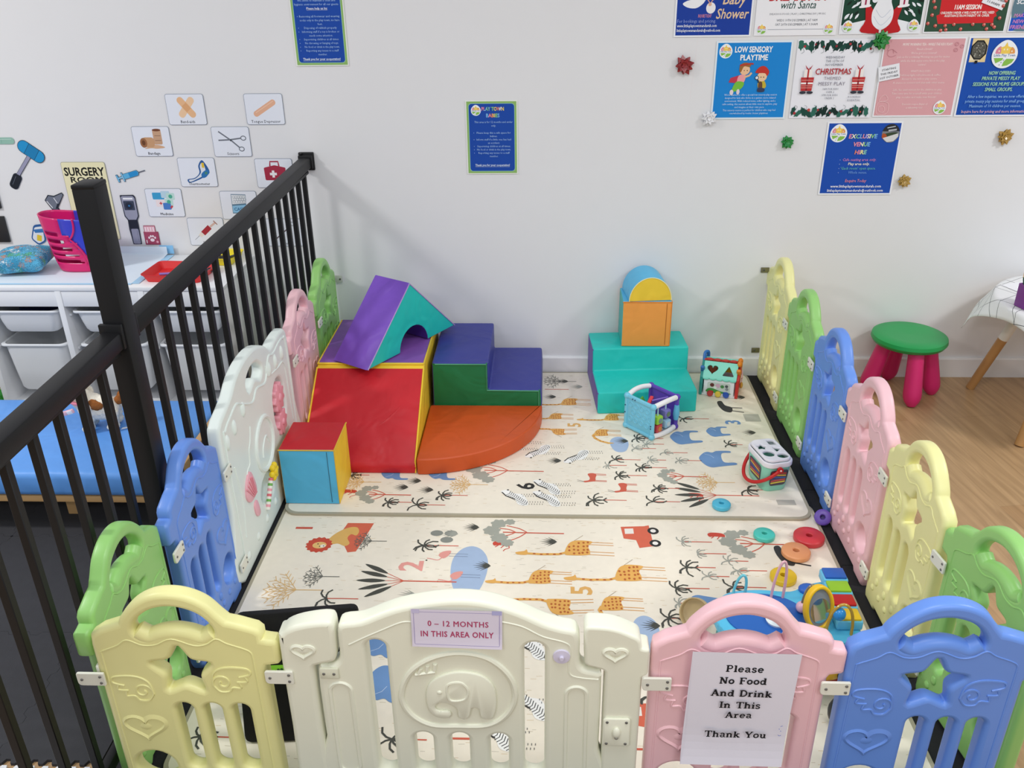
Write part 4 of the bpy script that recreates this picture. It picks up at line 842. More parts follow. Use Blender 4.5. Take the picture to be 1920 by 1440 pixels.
def act_house():
    t = thing('activity_house', 'small shape-sorter play house with mint roof and red gable beside the teal steps', 'toy', (0.7045, -0.192, MT), math.radians(-16)); t.scale = (1.07, 1.05, 1.05)
    w_, d_, hw = 0.134, 0.118, 0.078
    MI, WH = mat('#86e0cc'), mat('#f1eff4')
    g = MB(); g.box((0, -d_/2+0.004, hw/2), (w_-0.02, 0.008, hw), WH, 0.003); g.box((0, d_/2-0.004, hw/2), (w_-0.02, 0.008, hw), WH, 0.003); g.box((0, 0, 0.004), (w_-0.01, d_-0.004, 0.008), WH, 0.002); g.build('house_wall', t)['label'] = 'white front wall'
    g = Sheet(0.086, 0.046, '#cfd6d0', 0.0008, rrect(0, 0, 0.086, 0.046, 0.008), 'paper')
    g.blob([(0.002, 0.002), (0.002, 0.016), (0.02, 0.02), (0.05, 0.011), (0.084, 0.006), (0.084, 0.002)], '#4b9a4c')
    for x, y, r, c in ((0.018, 0.034, 0.008, '#6b3a35'), (0.040, 0.033, 0.009, '#d9b3c6'), (0.056, 0.031, 0.007, '#4e8f50'), (0.072, 0.034, 0.006, '#55595c'), (0.074, 0.022, 0.006, '#8e9296'), (0.03, 0.024, 0.006, '#e9ede6')): g.disc(x, y, r, c)
    for x, c in ((0.016, '#c33b3c'), (0.043, '#e5c84a'), (0.070, '#2c56b4')): g.disc(x, -0.004+0.008, 0.0095, c, 0.006)
    p = g.build('picture_panel', t); p.matrix_local = Matrix.Translation((-0.043, -d_/2-0.0002, 0.015)) @ XZ; p['label'] = 'picture window with animals'
    # sloping roof panel with heart and triangle openings
    ang = math.radians(52); rl = 0.070
    hole1 = heart(-0.030, 0.036, 0.040, 0.040); tri = rcorner([(0.008, 0.016), (0.052, 0.016), (0.030, 0.056)], 0.006)
    for sg in (-1, 1):
        g = MB(); add_mesh(g, plate(rcorner([(-w_/2+0.004, 0.0), (w_/2-0.004, 0.0), (w_/2-0.004, rl), (-w_/2+0.004, rl)], 0.004), [hole1, tri] if sg < 0 else [], 0.007, 0.0015), MI)
        for i in range(5): g.ball((-0.05+0.025*i, 0.0, 0.0), (0.013, 0.006, 0.005), MI, 10, 6)
        M = Matrix.Translation((0, sg*(d_/2+0.002), hw-0.003)) @ (Matrix.Rotation(ang, 4, 'X') if sg < 0 else Matrix.Rotation(PI, 4, 'Z') @ Matrix.Rotation(ang, 4, 'X'))
        o = g.build('roof_panel', t); o.matrix_local = M; o['label'] = 'mint roof slope'
    zr = hw+rl*math.sin(ang)-0.004
    g = MB(); 
    for i in range(4): g.ball((-0.046+0.030*i, 0, zr), (0.017, 0.008, 0.007), mat('#c9382f'), 12, 8)
    g.tube([(-w_/2, 0, zr-0.002), (w_/2, 0, zr-0.002)], 0.005, mat('#c9382f')); g.build('roof_ridge', t)['label'] = 'red knobbly ridge'
    gab = [(-d_/2, 0), (d_/2, 0), (d_/2, hw), (0, zr), (-d_/2, hw)]
    M = Matrix(((0, 0, 1, w_/2-0.006), (1, 0, 0, 0), (0, 1, 0, 0), (0, 0, 0, 1)))
    g = MB(); g.prism(gab, 0, 0.012, mat('#cc2a22'), M=M, bev=0.003); o = g.build('gable', t); o['label'] = 'red gable end'
    M2 = Matrix(((0, 0, 1, -w_/2-0.006), (1, 0, 0, 0), (0, 1, 0, 0), (0, 0, 0, 1)))
    g = MB(); g.prism(gab, 0, 0.012, mat('#2f968f'), M=M2, bev=0.003); o = g.build('gable', t); o['label'] = 'teal gable end'
    for sg in (-1, 1):
        g = MB(); g.box((w_/2, sg*(d_/2-0.024), hw+0.018), (0.016, 0.012, 0.062), mat('#f08a1e'), 0.005, (sg*-0.66, 0, 0)); g.ball((w_/2, sg*0.016, zr), (0.010, 0.014, 0.012), mat('#f08a1e')); g.build('gable_trim', t)['label'] = 'orange gable trim'
        g = MB(); g.box((-w_/2, sg*(d_/2-0.024), hw+0.018), (0.016, 0.012, 0.062), mat('#2b6fb8'), 0.005, (sg*-0.66, 0, 0)); g.build('gable_trim', t)['label'] = 'blue gable trim'
    g = MB(); g.tube(cat([(-w_/2, 0.0, zr-0.006), (-w_/2, 0.014, zr+0.020), (-w_/2+0.010, 0.022, zr+0.022), (-w_/2+0.012, 0.026, zr)], 5, False), 0.0065, mat('#2f74c2')); g.build('handle', t)['label'] = 'blue handle'
    g = MB(); g.tube(cat([(w_/2+0.010, 0.0, zr-0.03), (w_/2+0.014, -0.014, 0.075), (w_/2+0.012, 0.006, 0.06), (w_/2+0.013, -0.008, 0.045)], 6, False), 0.0022, mat('#f1c7cf')); g.ball((w_/2+0.013, -0.008, 0.038), (0.006, 0.013, 0.013), mat('#d9a544')); g.build('pull_cord', t)['label'] = 'pink cord with yellow bead'
    for x, c in ((-0.030, '#c33b3c'), (0.0, '#e5c84a'), (0.030, '#2c56b4')):
        g = MB(); g.lathe([(0, 0.008), (0.010, 0.008), (0.012, 0.004), (0.012, 0.0), (0, 0.0)][::-1], mat(c), seg=18, M=Matrix.Translation((x, -d_/2-0.001, 0.013)) @ Matrix.Rotation(PI/2, 4, 'X')); g.build('push_button', t)['label'] = 'round push button'
    g = MB(); g.box((0.028, 0.0, 0.095), (0.03, 0.02, 0.02), mat('#d9a61e'), 0.004); g.box((-0.03, 0.01, 0.085), (0.03, 0.03, 0.03), mat('#a8593d'), 0.004); g.build('inside_shape', t)['label'] = 'shape piece inside'
act_house()

def bucket():
    t = thing('shape_sorter_bucket', 'mint bucket with white shape-sorter lid and red handle at the right of the mat', 'toy bucket', (0.744, -0.888, MT), math.radians(-76))
    MI, WH = mat('#8fd8bf'), mat('#efedf3')
    L, W = 0.078, 0.052          # half length (local x), half width (local y) at the top
    def ring(kx, z, n=9): return [(a, b, z) for a, b in rrect(-L*kx, -W*kx, L*kx, W*kx, 0.030*kx, n)]
    lv = [(0.80, 0.0), (0.84, 0.006), (0.88, 0.03), (0.92, 0.07), (0.95, 0.098)]
    R = [ring(k, z) for k, z in lv]; N = len(R[0])
    # body with windows: leave out the faces of the window areas
    g = MB(); vs = [p for r in R for p in r]; fs = []
    for i in range(len(R)-1):
        for k in range(N):
            a = R[i][k]; b = R[i][(k+1) % N]; mx, my = (a[0]+b[0])/2, (a[1]+b[1])/2
            fs.append((i*N+k, i*N+(k+1) % N, (i+1)*N+(k+1) % N, (i+1)*N+k))
    fs.append(tuple(range(N))[::-1])
    g.raw(vs, fs, MI); g.build('bucket_body', t)['label'] = 'mint body'
    def window(side, name):
        # recessed dark opening that shows the blocks inside
        s_ = Sheet(0.084, 0.062, '#4a3f4d', 0.001, rcorner([(0.006, 0), (0.078, 0), (0.084, 0.062), (0, 0.062)], 0.012), 'plastic')
        for i, c in enumerate(['#c8402f', '#f0c24a', '#3a68b8', '#5a4a86', '#d8524a', '#e8d24a', '#3a9aa6']):
            y = 0.057-0.0085*i; s_.poly([(0.009, y-0.006), (0.075, y-0.012 if i < 4 else y-0.003), (0.075, y-0.007 if i < 4 else y+0.003), (0.009, y)], c) if y > 0.012 else None
        o = s_.build(name, t)
        return o
    # local -y long side, local +x short side and their opposites
    for a, off, lab in ((0, W*0.912, 'window showing coloured blocks'), (PI, W*0.912, 'window showing coloured blocks'), (PI/2, L*0.912, 'window showing coloured blocks'), (-PI/2, L*0.912, 'window showing coloured blocks')):
        o = window(a, 'side_window'); o['label'] = lab
        sc = 1.0 if a in (0, PI) else 0.78
        o.matrix_local = Matrix.Rotation(a, 4, 'Z') @ Matrix.Translation((-0.042*sc, -off+0.0018, 0.026)) @ Matrix.Rotation(math.radians(4 if sc == 1.0 else 6), 4, 'X') @ XZ @ Matrix.Diagonal((sc, 1, 1, 1))
    g = MB()
    sq = rcorner([(0.022, 0.010), (0.052, 0.010), (0.052, 0.034), (0.022, 0.034)], 0.003)
    holes = [star(-0.022, -0.022, 0.020, 0.011, rnd=0.003), rcorner([(-0.060, 0.012), (-0.030, 0.012), (-0.026, 0.036), (-0.056, 0.036)], 0.004), rcorner([(-0.014, 0.012), (0.018, 0.014), (0.000, 0.038)], 0.003),
             circ(0.024, -0.018, 0.019, 0.019, 24), circ(0.046, 0.022, 0.015, 0.019, 24)]
    top = rrect(-L+0.006, -W+0.006, L-0.006, W-0.006, 0.026, 8)
    add_mesh(g, plate(top, holes, 0.010, 0.003), WH, Matrix.Translation((0, 0, 0.121)))
    rim = rrect(-L-0.001, -W-0.001, L+0.001, W+0.001, 0.031, 8)
    g2 = [(a*0.90, b*0.86) for a, b in rim]
    add_mesh(g, plate(rim, [g2], 0.020, 0.004), WH, Matrix.Translation((0, 0, 0.107)))
    g.build('lid', t)['label'] = 'white lid with shape holes'
    g = MB(); g.prism([(a*0.9, b*0.9) for a, b in top], 0.094, 0.097, mat('#5aa993')); g.box((0.02, -0.018, 0.100), (0.03, 0.03, 0.004), mat('#2d6fae'), 0.001); g.build('inner_tray', t)
    # red swing handle, pivots on the short ends, hanging down over the near long side
    g = MB(); pts = []
    for i in range(25):
        a = PI*i/24; pts.append((-(L+0.006)*math.cos(a), -0.004-(0.074)*math.sin(a), 0.092-0.070*math.sin(a)))
    n = len(pts); vs, fs = [], []
    for i, p in enumerate(pts):
        q = Vector(p); tdir = Vector(pts[min(i+1, n-1)])-Vector(pts[max(i-1, 0)]); tdir.normalize()
        side = Vector((0, 0.69, 0.73)).cross(tdir); side = side.normalized(); up = tdir.cross(side)
        wd = 0.0085
        for sx, sy in ((-1, -1), (1, -1), (1, 1), (-1, 1)): vs.append(q+up*wd*sy*0.45*0+side*sx*0.0024+Vector((0, -0.62, 0.78)).cross(tdir).cross(tdir).normalized()*0)
    g = MB(); g.tube(pts, 0.0062, mat('#c81f1f'), seg=10, M=Matrix.Identity(4))
    for x in (-L-0.006, L+0.006): g.lathe([(0, -0.004), (0.010, -0.004), (0.010, 0.004), (0, 0.004)], mat('#c81f1f'), seg=18, M=Matrix.Translation((x, -0.003, 0.093)) @ Matrix.Rotation(PI/2, 4, 'Y'))
    for x in (-L-0.011, L+0.011): g.ball((x, -0.003, 0.093), (0.003, 0.0035, 0.0035), mat('#f3d7d2'), 10, 6)
    g.build('handle', t)['label'] = 'red swing handle'
bucket()

def ring(name, x, y, z, r, th, col, label, rot=None):
    g = MB(); e = 0.004; hr = 0.0095 if r > 0.035 else 0.0078
    g.lathe([(hr, 0.0), (r-e, 0.0), (r, e), (r, th-e), (r-e*0.6, th-e*0.3), (r-e, th), (hr+0.002, th), (hr, th-0.002), (hr, 0.0)], mat(col), seg=40)
    o = g.build(name); o.location = (x, y, z); o.rotation_euler = rot or (0, 0, 0)
    tag(o, label, 'stacking ring', 'rings of the stacking toy'); return o
FM = 0.0096
ring('stacking_ring', 0.561, -1.052, MT+0.0002, 0.030, 0.018, '#4fbede', 'light blue stacking ring lying on the back mat near its front edge')
ring('stacking_ring', 0.871, -1.118, 0.028, 0.026, 0.016, '#6a4fb3', 'purple stacking ring leaning against the pink panel of the right row', (math.radians(52), 0, math.radians(-22)))
ring('stacking_ring', 0.668, -1.203, FM, 0.033, 0.018, '#4fcfc0', 'turquoise stacking ring lying left of the red ring')
ring('stacking_ring', 0.803, -1.214, FM, 0.047, 0.020, '#d23a42', 'red stacking ring, largest of the rings, lying by the black strip')
ring('stacking_ring', 0.744, -1.290, FM, 0.043, 0.019, '#f2a672', 'peach stacking ring lying in front of the red ring')
ring('stacking_ring', 0.678, -1.408, FM, 0.038, 0.019, '#e6c01f', 'yellow stacking ring lying behind the activity table')
g = MB(); g.lathe([(0.0, 0.0), (0.034, 0.002), (0.042, 0.010), (0.044, 0.026), (0.041, 0.026), (0.038, 0.012), (0.030, 0.006), (0.0, 0.005)], mat('#c9b286', 'plastic'), seg=36)
o = g.build('wooden_cup'); o.location = (0.400, -1.600, 0.045); o.rotation_euler = (math.radians(62), 0, math.radians(-35)); tag(o, 'tan round wooden cup tipped on its side left of the activity table', 'toy cup')

def act_table():
    t = thing('activity_table', 'blue activity table with bead wires and yellow mirror behind the front pink panel', 'toy', (0.575, -1.775, FM))
    B1, B2, TE = mat('#57bfe6'), mat('#2464b8'), mat('#2a9a9e')
    zt = 0.190
    g = MB(); out = cat([(-0.17, 0.02), (-0.13, 0.075), (-0.05, 0.09), (0.03, 0.085), (0.075, 0.11), (0.13, 0.125), (0.165, 0.10), (0.165, -0.06), (0.12, -0.10), (0.0, -0.125), (-0.12, -0.10), (-0.17, -0.05)], 5)
    g.prism(out, zt-0.030, zt, B1, bev=0.008); g.build('tray', t)['label'] = 'light blue tray top'
    g = MB(); g.prism(circ(-0.05, -0.015, 0.100, 0.082, 36), zt-0.002, zt+0.004, B2, bev=0.002); g.build('play_dish', t)['label'] = 'dark blue dish'
    for i, (c, lab) in enumerate((('#2b63c0', 'blue key'), ('#9bcc2f', 'green key'), ('#c4161c', 'red key'), ('#f2c722', 'yellow key'))):
        g = MB(); y = 0.118-0.052*i; g.box((0.147-0.004*i, y, zt+0.014), (0.062, 0.048, 0.026), mat('#6fcbee'), 0.005); g.box((0.147-0.004*i, y, zt+0.029), (0.054, 0.040, 0.008), mat(c), 0.003); g.build('key', t)['label'] = lab
    g = MB(); g.ball((0.075, 0.085, zt+0.004), (0.024, 0.020, 0.012), mat('#2b63c0')); g.build('knob', t)['label'] = 'blue knob'
    g = MB(); g.box((0.085, 0.030, zt+0.004), (0.036, 0.034, 0.010), mat('#a6cf3a'), 0.003); g.build('key', t)['label'] = 'green square key'
    def arch(x0, x1, y, h, col, name, lab, tilt=0.0):
        g = MB(); pts = [(x0+(x1-x0)*0.5*(1-math.cos(PI*i/16))+tilt*math.sin(PI*i/16), y, zt+h*math.sin(PI*i/16)**0.8) for i in range(17)]
        g.tube(pts, 0.0036, mat(col, 'gloss'), seg=8); g.build(name, t)['label'] = lab
    arch(-0.025, 0.004, 0.052, 0.115, '#e9b5bf', 'bead_wire', 'pink bead wire', 0.006)
    arch(-0.117, -0.088, 0.064, 0.062, '#6fc9d6', 'bead_wire', 'turquoise bead wire', 0.006)
    arch(0.035, 0.075, 0.0, 0.085, '#8a7d66', 'bead_wire', 'brown bead wire')
    arch(0.075, 0.135, -0.075, 0.090, '#c99f3b', 'bead_wire', 'mustard bead wire')
    for x, y, z, r, c, lab in ((0.037, 0.0, zt+0.018, 0.015, '#edbfd0', 'pink bead'), (0.098, -0.074, zt+0.062, 0.016, '#2f8fd6', 'blue bead'), (-0.012, -0.055, zt+0.020, 0.019, '#7a4fb5', 'violet bead'), (-0.04, -0.01, zt+0.012, 0.015, '#3c3fa0', 'indigo bead')):
        g = MB(); g.ball((x, y, z), r, mat(c, 'gloss')); g.build('bead', t)['label'] = lab
    g = MB(); g.lathe([(0, 0), (0.026, 0.0), (0.028, 0.006), (0.014, 0.010), (0, 0.010)], mat('#e6f2f4'), seg=24, M=Matrix.Translation((-0.03, -0.035, zt+0.004))); g.ball((-0.03, -0.035, zt+0.014), (0.012, 0.012, 0.006), mat('#8fd0d8')); g.build('spinner', t)['label'] = 'white spinner'
    # standing mirror
    M = Matrix.Translation((0.062, -0.038, zt+0.050)) @ Matrix.Rotation(0.35, 4, 'Z') @ Matrix.Rotation(-0.25, 4, 'X') @ XZ
    g = MB(); add_mesh(g, plate(circ(0, 0, 0.040, 0.058, 40), [circ(0, 0, 0.031, 0.048, 36)], 0.018, 0.004), mat('#f2c11e'), M)
    g.box(tuple(M @ Vector((-0.026, -0.052, 0))), (0.022, 0.016, 0.018), mat('#f2c11e'), 0.003); mo = g.build('mirror_frame', t); mo['label'] = 'yellow mirror frame'
    g = MB(); g.prism(circ(0, 0, 0.031, 0.048, 36), -0.004, 0.003, mat('#8a8d92'), M=M); k = Matrix.Translation((0, 0, 0.0032))
    g.prism(circ(0.002, -0.008, 0.027, 0.032, 30), 0.003, 0.0042, mat('#cfd0d4', 'gloss', metal=0.9, rough=0.08), M=M); g.build('mirror', mo)['label'] = 'grey mirror face'
    for sx, sy, c in ((-0.135, -0.075, '#2a9a9e'), (0.135, -0.075, '#2a9a9e'), (-0.125, 0.055, '#2a9a9e'), (0.135, 0.085, '#2a9a9e')):
        g = MB(); g.tube([(sx, sy, zt-0.025), (sx*1.12, sy*1.1, 0.02)], [0.017, 0.013], mat(c), seg=12); g.lathe([(0, 0), (0.022, 0), (0.022, 0.012), (0.014, 0.022), (0, 0.022)], mat('#b03a5a'), seg=18, M=Matrix.Translation((sx*1.12, sy*1.1, 0.0))); g.build('leg', t)['label'] = 'teal leg with pink foot'
    g = MB(); g.prism(circ(0.07, -0.105, 0.05, 0.045, 30), 0.115, 0.165, mat('#eab52e'), bev=0.006); g.box((0.07, -0.125, 0.100), (0.07, 0.03, 0.034), mat('#c23a34'), 0.005); g.build('side_drum', t)['label'] = 'yellow and red side drum'
    g = MB(); g.prism(circ(0.02, -0.195, 0.04, 0.03, 24), 0.0, 0.03, mat('#23262b'), bev=0.004) if False else g.ball((0.10, -0.175, 0.05), (0.028, 0.02, 0.042), mat('#23262b')); g.tube([(0.10, -0.175, 0.085), (0.095, -0.145, 0.13), (0.085, -0.11, 0.162)], 0.004, mat('#23262b')); g.build('handset', t)['label'] = 'black handset hanging at the side'
    g = MB(); g.prism([(0.135, -0.09), (0.178, -0.082), (0.155, -0.125)], 0.05, 0.09, TE, bev=0.003); g.build('corner_brace', t)['label'] = 'teal brace'
act_table()

def board():
    t = thing('activity_board', 'black upright board with green spotted strip behind the left gate post', 'toy board', (-0.575, -2.02, FM), math.radians(4))
    lean = math.radians(-14)
    M = Matrix.Rotation(lean, 4, 'X')
    g = MB(); g.prism(rcorner([(-0.14, 0.0), (0.14, 0.0), (0.14, 0.335), (-0.14, 0.322)], 0.018), 0, 0.022, mat('#1c1c1e', 'fabric', rough=0.7), M=M @ Matrix.Translation((0, 0.011, 0.002)) @ XZ, bev=0.004)
    b = g.build('board_panel', t)
    s_ = Sheet(0.26, 0.034, '#8fdc3e', 0.001, None, 'print')
    rnd = random.Random(5)
    for i in range(34): s_.disc(0.006+0.0076*i, rnd.uniform(0.006, 0.028), rnd.uniform(0.003, 0.0058), '#24502a', n=10)
    o = s_.build('spotted_strip', t); o.matrix_local = M @ Matrix.Translation((-0.13, -0.0112, 0.165)) @ XZ; o['label'] = 'bright green strip with dark spots'
board()

# ------------------------------------------------------------------ black railing
def railing():
    BK = mat('#101013', 'metal_paint', rough=0.5, spec=0.3)
    t = thing('railing', 'black metal railing with square post running from the wall past the left fence', 'railing', (0, 0, 0))
    X = lambda y: -0.966+0.0015*y
    ZT = lambda y: 0.951+0.0135*y
    post_y = -1.705
    def rail(y0, y1, lab):
        g = MB(); a, b = Vector((X(y0), y0, ZT(y0)-0.020)), Vector((X(y1), y1, ZT(y1)-0.020)); d = b-a
        M = Matrix.Translation((a+b)/2) @ Matrix.Rotation(math.atan2(-d.x, d.y), 4, 'Z') @ Matrix.Rotation(math.asin(d.z/d.length), 4, 'X')
        bm = bmesh.new(); bmesh.ops.create_cube(bm, size=1)
        for v in bm.verts: v.co = Vector((v.co.x*0.044, v.co.y*d.length, v.co.z*0.040))
        bmesh.ops.bevel(bm, geom=bm.edges[:], offset=0.004, segments=2, profile=0.5, affect='EDGES'); g.bm(bm, BK, M)
        g.box(tuple((a+b)/2-Vector((0, 0, 0.024))), (0.026, d.length*0.985, 0.010), BK, 0.001)
        g.build('top_rail', t)
    rail(-0.030, post_y+0.031, ''); rail(post_y-0.031, -2.72, '')
    g = MB(); px = X(post_y)+0.004; g.box((px, post_y, 0.622), (0.048, 0.058, 1.236), BK, 0.003); g.build('post', t)
    g = MB(); g.box((px, post_y, 1.243), (0.049, 0.059, 0.010), BK, 0.003); g.build('post_cap', t)
    for s in (-1, 1):
        g = MB(); g.box((X(post_y), post_y+s*0.036, ZT(post_y)-0.012), (0.050, 0.012, 0.058), BK, 0.002); g.build('rail_bracket', t)
    g = MB(); g.box((X(0), -0.008, 0.932), (0.060, 0.014, 0.070), BK, 0.003); g.box((X(0), -0.024, 0.932), (0.054, 0.022, 0.052), BK, 0.002)
    g.ball((X(0)-0.018, -0.02, 0.963), 0.005, mat('#1b1b1c', 'metal_paint'), 8, 6); g.build('wall_flange', t)
    for y0, y1 in ((-0.012, post_y+0.031), (post_y-0.031, -2.72)):
        g = MB(); g.box(((X(y0)+X(y1))/2, (y0+y1)/2, 0.075), (0.022, abs(y1-y0), 0.030), BK, 0.003); g.build('bottom_rail', t)
    g = MB(); g.box((px, post_y, 0.010), (0.060, 0.080, 0.010), BK, 0.002); g.build('base_plate', t)
    ys = [-1.565+0.093*k for k in range(17)] + [-1.822-0.093*k for k in range(9)]
    bm_ = MB(); bm_.box((0, 0, 0), (0.017, 0.017, 1.0), BK, 0.0015, seg=1); BAR = bm_.mesh('bar')
    for y in ys:
        zb, ztp = 0.088, ZT(y)-0.036
        o = link_mesh('bar', BAR, t, (X(y), y, (zb+ztp)/2)); o.scale = (1, 1, ztp-zb)
railing()

# ------------------------------------------------------------------ white drawer unit with tubs (doctor's corner)
CW = mat('#eeeff1', 'plastic')
def drawer_unit():
    t = thing('drawer_unit', 'white storage unit with pull-out tubs against the back wall at the left', 'drawer unit', (0, 0, 0))
    x0, x1, yb, yf, zt = -2.200, -1.228, -0.018, -0.412, 0.550
    g = MB(); g.box(((x0+x1)/2, (yb+yf)/2, zt-0.008), (x1-x0, yb-yf, 0.016), CW, 0.002); g.build('top_panel', t)
    g = MB(); g.box(((x0+x1)/2, yf+0.014, zt-0.049), (x1-x0-0.004, 0.020, 0.062), CW, 0.001); g.build('front_fascia', t)
    xs = [x0+0.011, -1.868, -1.548, x1-0.011]
    for i, x in enumerate(xs):
        g = MB(); g.box((x, (yb+yf)/2, (zt-0.016)/2), (0.022, yb-yf-0.002, zt-0.016), CW, 0.001); g.build('side_panel' if i in (0, 3) else 'divider', t)
    g = MB(); g.box(((x0+x1)/2, (yb+yf)/2, 0.040), (x1-x0-0.044, yb-yf-0.004, 0.016), CW); g.build('bottom_panel', t)
    g = MB(); g.box(((x0+x1)/2, yf+0.02, 0.018), (x1-x0-0.044, 0.016, 0.028), CW); g.build('plinth', t)
    g = MB(); g.box(((x0+x1)/2, yb-0.004, 0.28), (x1-x0-0.044, 0.006, 0.50), CW); g.build('back_panel', t)
    for i in range(3):
        for z in (0.436, 0.296):
            for s, xx in ((1, xs[i]+0.015), (-1, xs[i+1]-0.015)):
                g = MB(); g.box((xx, (yb+yf)/2, z-0.008), (0.008, 0.34, 0.008), CW); g.build('runner', t)
    return xs
xs = drawer_unit()
TUB = mat('#e9ebee', 'plastic')
def tub(cx, zr, h, w_, label):
    """rounded tub hanging by its rim"""
    d_ = 0.355; cy = -0.222; t = thing('storage_tub', label, 'storage tub', (cx, cy, zr-h), 0, 'white tubs of the drawer unit')
    g = MB(); vs, fs = [], []
    lv = [(0.70, 0.004), (0.74, 0.0), (0.80, 0.012), (0.86, h*0.45), (0.93, h-0.006)]
    inner = [(0.915, h-0.006), (0.845, h*0.45), (0.78, 0.018), (0.70, 0.010)]
    rings_ = [[(a, b, z) for a, b in rrect(-w_/2*k, -d_/2*(0.5+k/2), w_/2*k, d_/2*(0.5+k/2), 0.035*k, 6)] for k, z in lv+inner]
    N = len(rings_[0]); vs = [p for r in rings_ for p in r]
    for i in range(len(rings_)-1):
        for k in range(N): fs.append((i*N+k, i*N+(k+1) % N, (i+1)*N+(k+1) % N, (i+1)*N+k))
    fs.append(tuple(range(N))[::-1]); fs.append(tuple((len(rings_)-1)*N+k for k in range(N)))
    g.raw(vs, fs, TUB); g.build('tub_body', t)
    g = MB(); add_mesh(g, plate(rrect(-w_/2, -d_/2, w_/2, d_/2, 0.022, 6), [rrect(-w_/2*0.92, -d_/2*0.955, w_/2*0.92, d_/2*0.955, 0.03, 6)], 0.010, 0.003), TUB, Matrix.Translation((0, 0, h-0.003))); g.build('rim', t)
cxs = [(xs[i]+xs[i+1])/2 for i in range(3)]
nm = ['left', 'middle', 'right']
for i in range(3):
    tub(cxs[i], 0.446, 0.092, 0.268, 'shallow white tub in the upper row of the drawer unit, %s' % ['left column', 'middle column', 'right column behind the bars'][i])
    tub(cxs[i], 0.306, 0.205, 0.268, 'deep white tub in the lower row of the unit, %s' % ['left column', 'middle column behind the dog', 'right column behind the bars'][i])
g = MB(); g.box((cxs[0]+0.01, -0.25, 0.433), (0.17, 0.16, 0.03), mat('#23294a', 'fabric'), 0.010, (0.1, 0.05, 0.3)); tag(g.build('folded_cloth'), 'dark navy folded cloth inside the upper left tub', 'cloth')

# ------------------------------------------------------------------ low blue bed
def bed():
    t = thing('low_bed', 'low wooden bed frame with blue padded top behind the railing', 'bed', (0, 0, 0))
    WD = mat('#c79f6c', 'plastic', rough=0.5); BLp = mat('#5f9be6', 'vinyl')
    g = MB(); g.box((-1.885, -0.978, 0.196), (1.434, 0.508, 0.088), BLp, 0.022, seg=4); g.build('padded_top', t)['label'] = 'blue vinyl padded top'
    g = MB(); g.box((-1.152, -0.975, 0.196), (0.026, 0.520, 0.100), WD, 0.004); g.build('end_board', t)['label'] = 'pale wooden end board'
    g = MB(); g.box((-2.615, -0.975, 0.196), (0.02, 0.52, 0.10), WD, 0.004); g.build('end_board', t)['label'] = 'pale wooden end board'
    g = MB(); g.box((-1.885, -0.978, 0.140), (1.44, 0.49, 0.022), WD, 0.002); g.build('frame', t)
    for x, y in ((-1.575, -1.095), (-1.20, -0.76), (-2.45, -1.095), (-2.45, -0.80)):
        g = MB(); g.box((x, y, 0.070), (0.042, 0.042, 0.122), WD, 0.003); g.build('leg', t)['label'] = 'wooden leg'
    for x, y, r in ((-1.470, -1.010, 0.012), (-1.30, -1.15, 0.008)):
        g = MB(); g.tube([(x, y, 0.009), (x, y, 0.13)], r, mat('#b9bcbe', 'metal_paint', metal=0.5)); g.build('support_leg', t)['label'] = 'grey metal support leg'
bed()

# plush dog: one continuous fused body
def blob_mesh(balls, voxel, m, name, parent=None, noise=0.0, seed=1, it=3):
    bm = bmesh.new()
    for c, r in balls:
        q = bmesh.ops.create_uvsphere(bm, u_segments=16, v_segments=12, radius=1.0)
        for v in q['verts']: v.co = Vector((v.co.x*r[0]+c[0], v.co.y*r[1]+c[1], v.co.z*r[2]+c[2]))
    me = bpy.data.meshes.new(name); bm.to_mesh(me); bm.free()
    o = bpy.data.objects.new(name, me); C.objects.link(o)
    r = o.modifiers.new('r', 'REMESH'); r.mode = 'VOXEL'; r.voxel_size = voxel
    s = o.modifiers.new('s', 'SMOOTH'); s.iterations = it; s.factor = 0.5
    me2 = ev_mesh(o); drop(o)
    if noise:
        rnd = random.Random(seed)
        for v in me2.vertices:
            k = rnd.uniform(-1, 1)*noise; v.co += v.normal*k
    me2.materials.clear(); me2.materials.append(m); smooth(me2, 180)
    return link_mesh(name, me2, parent)
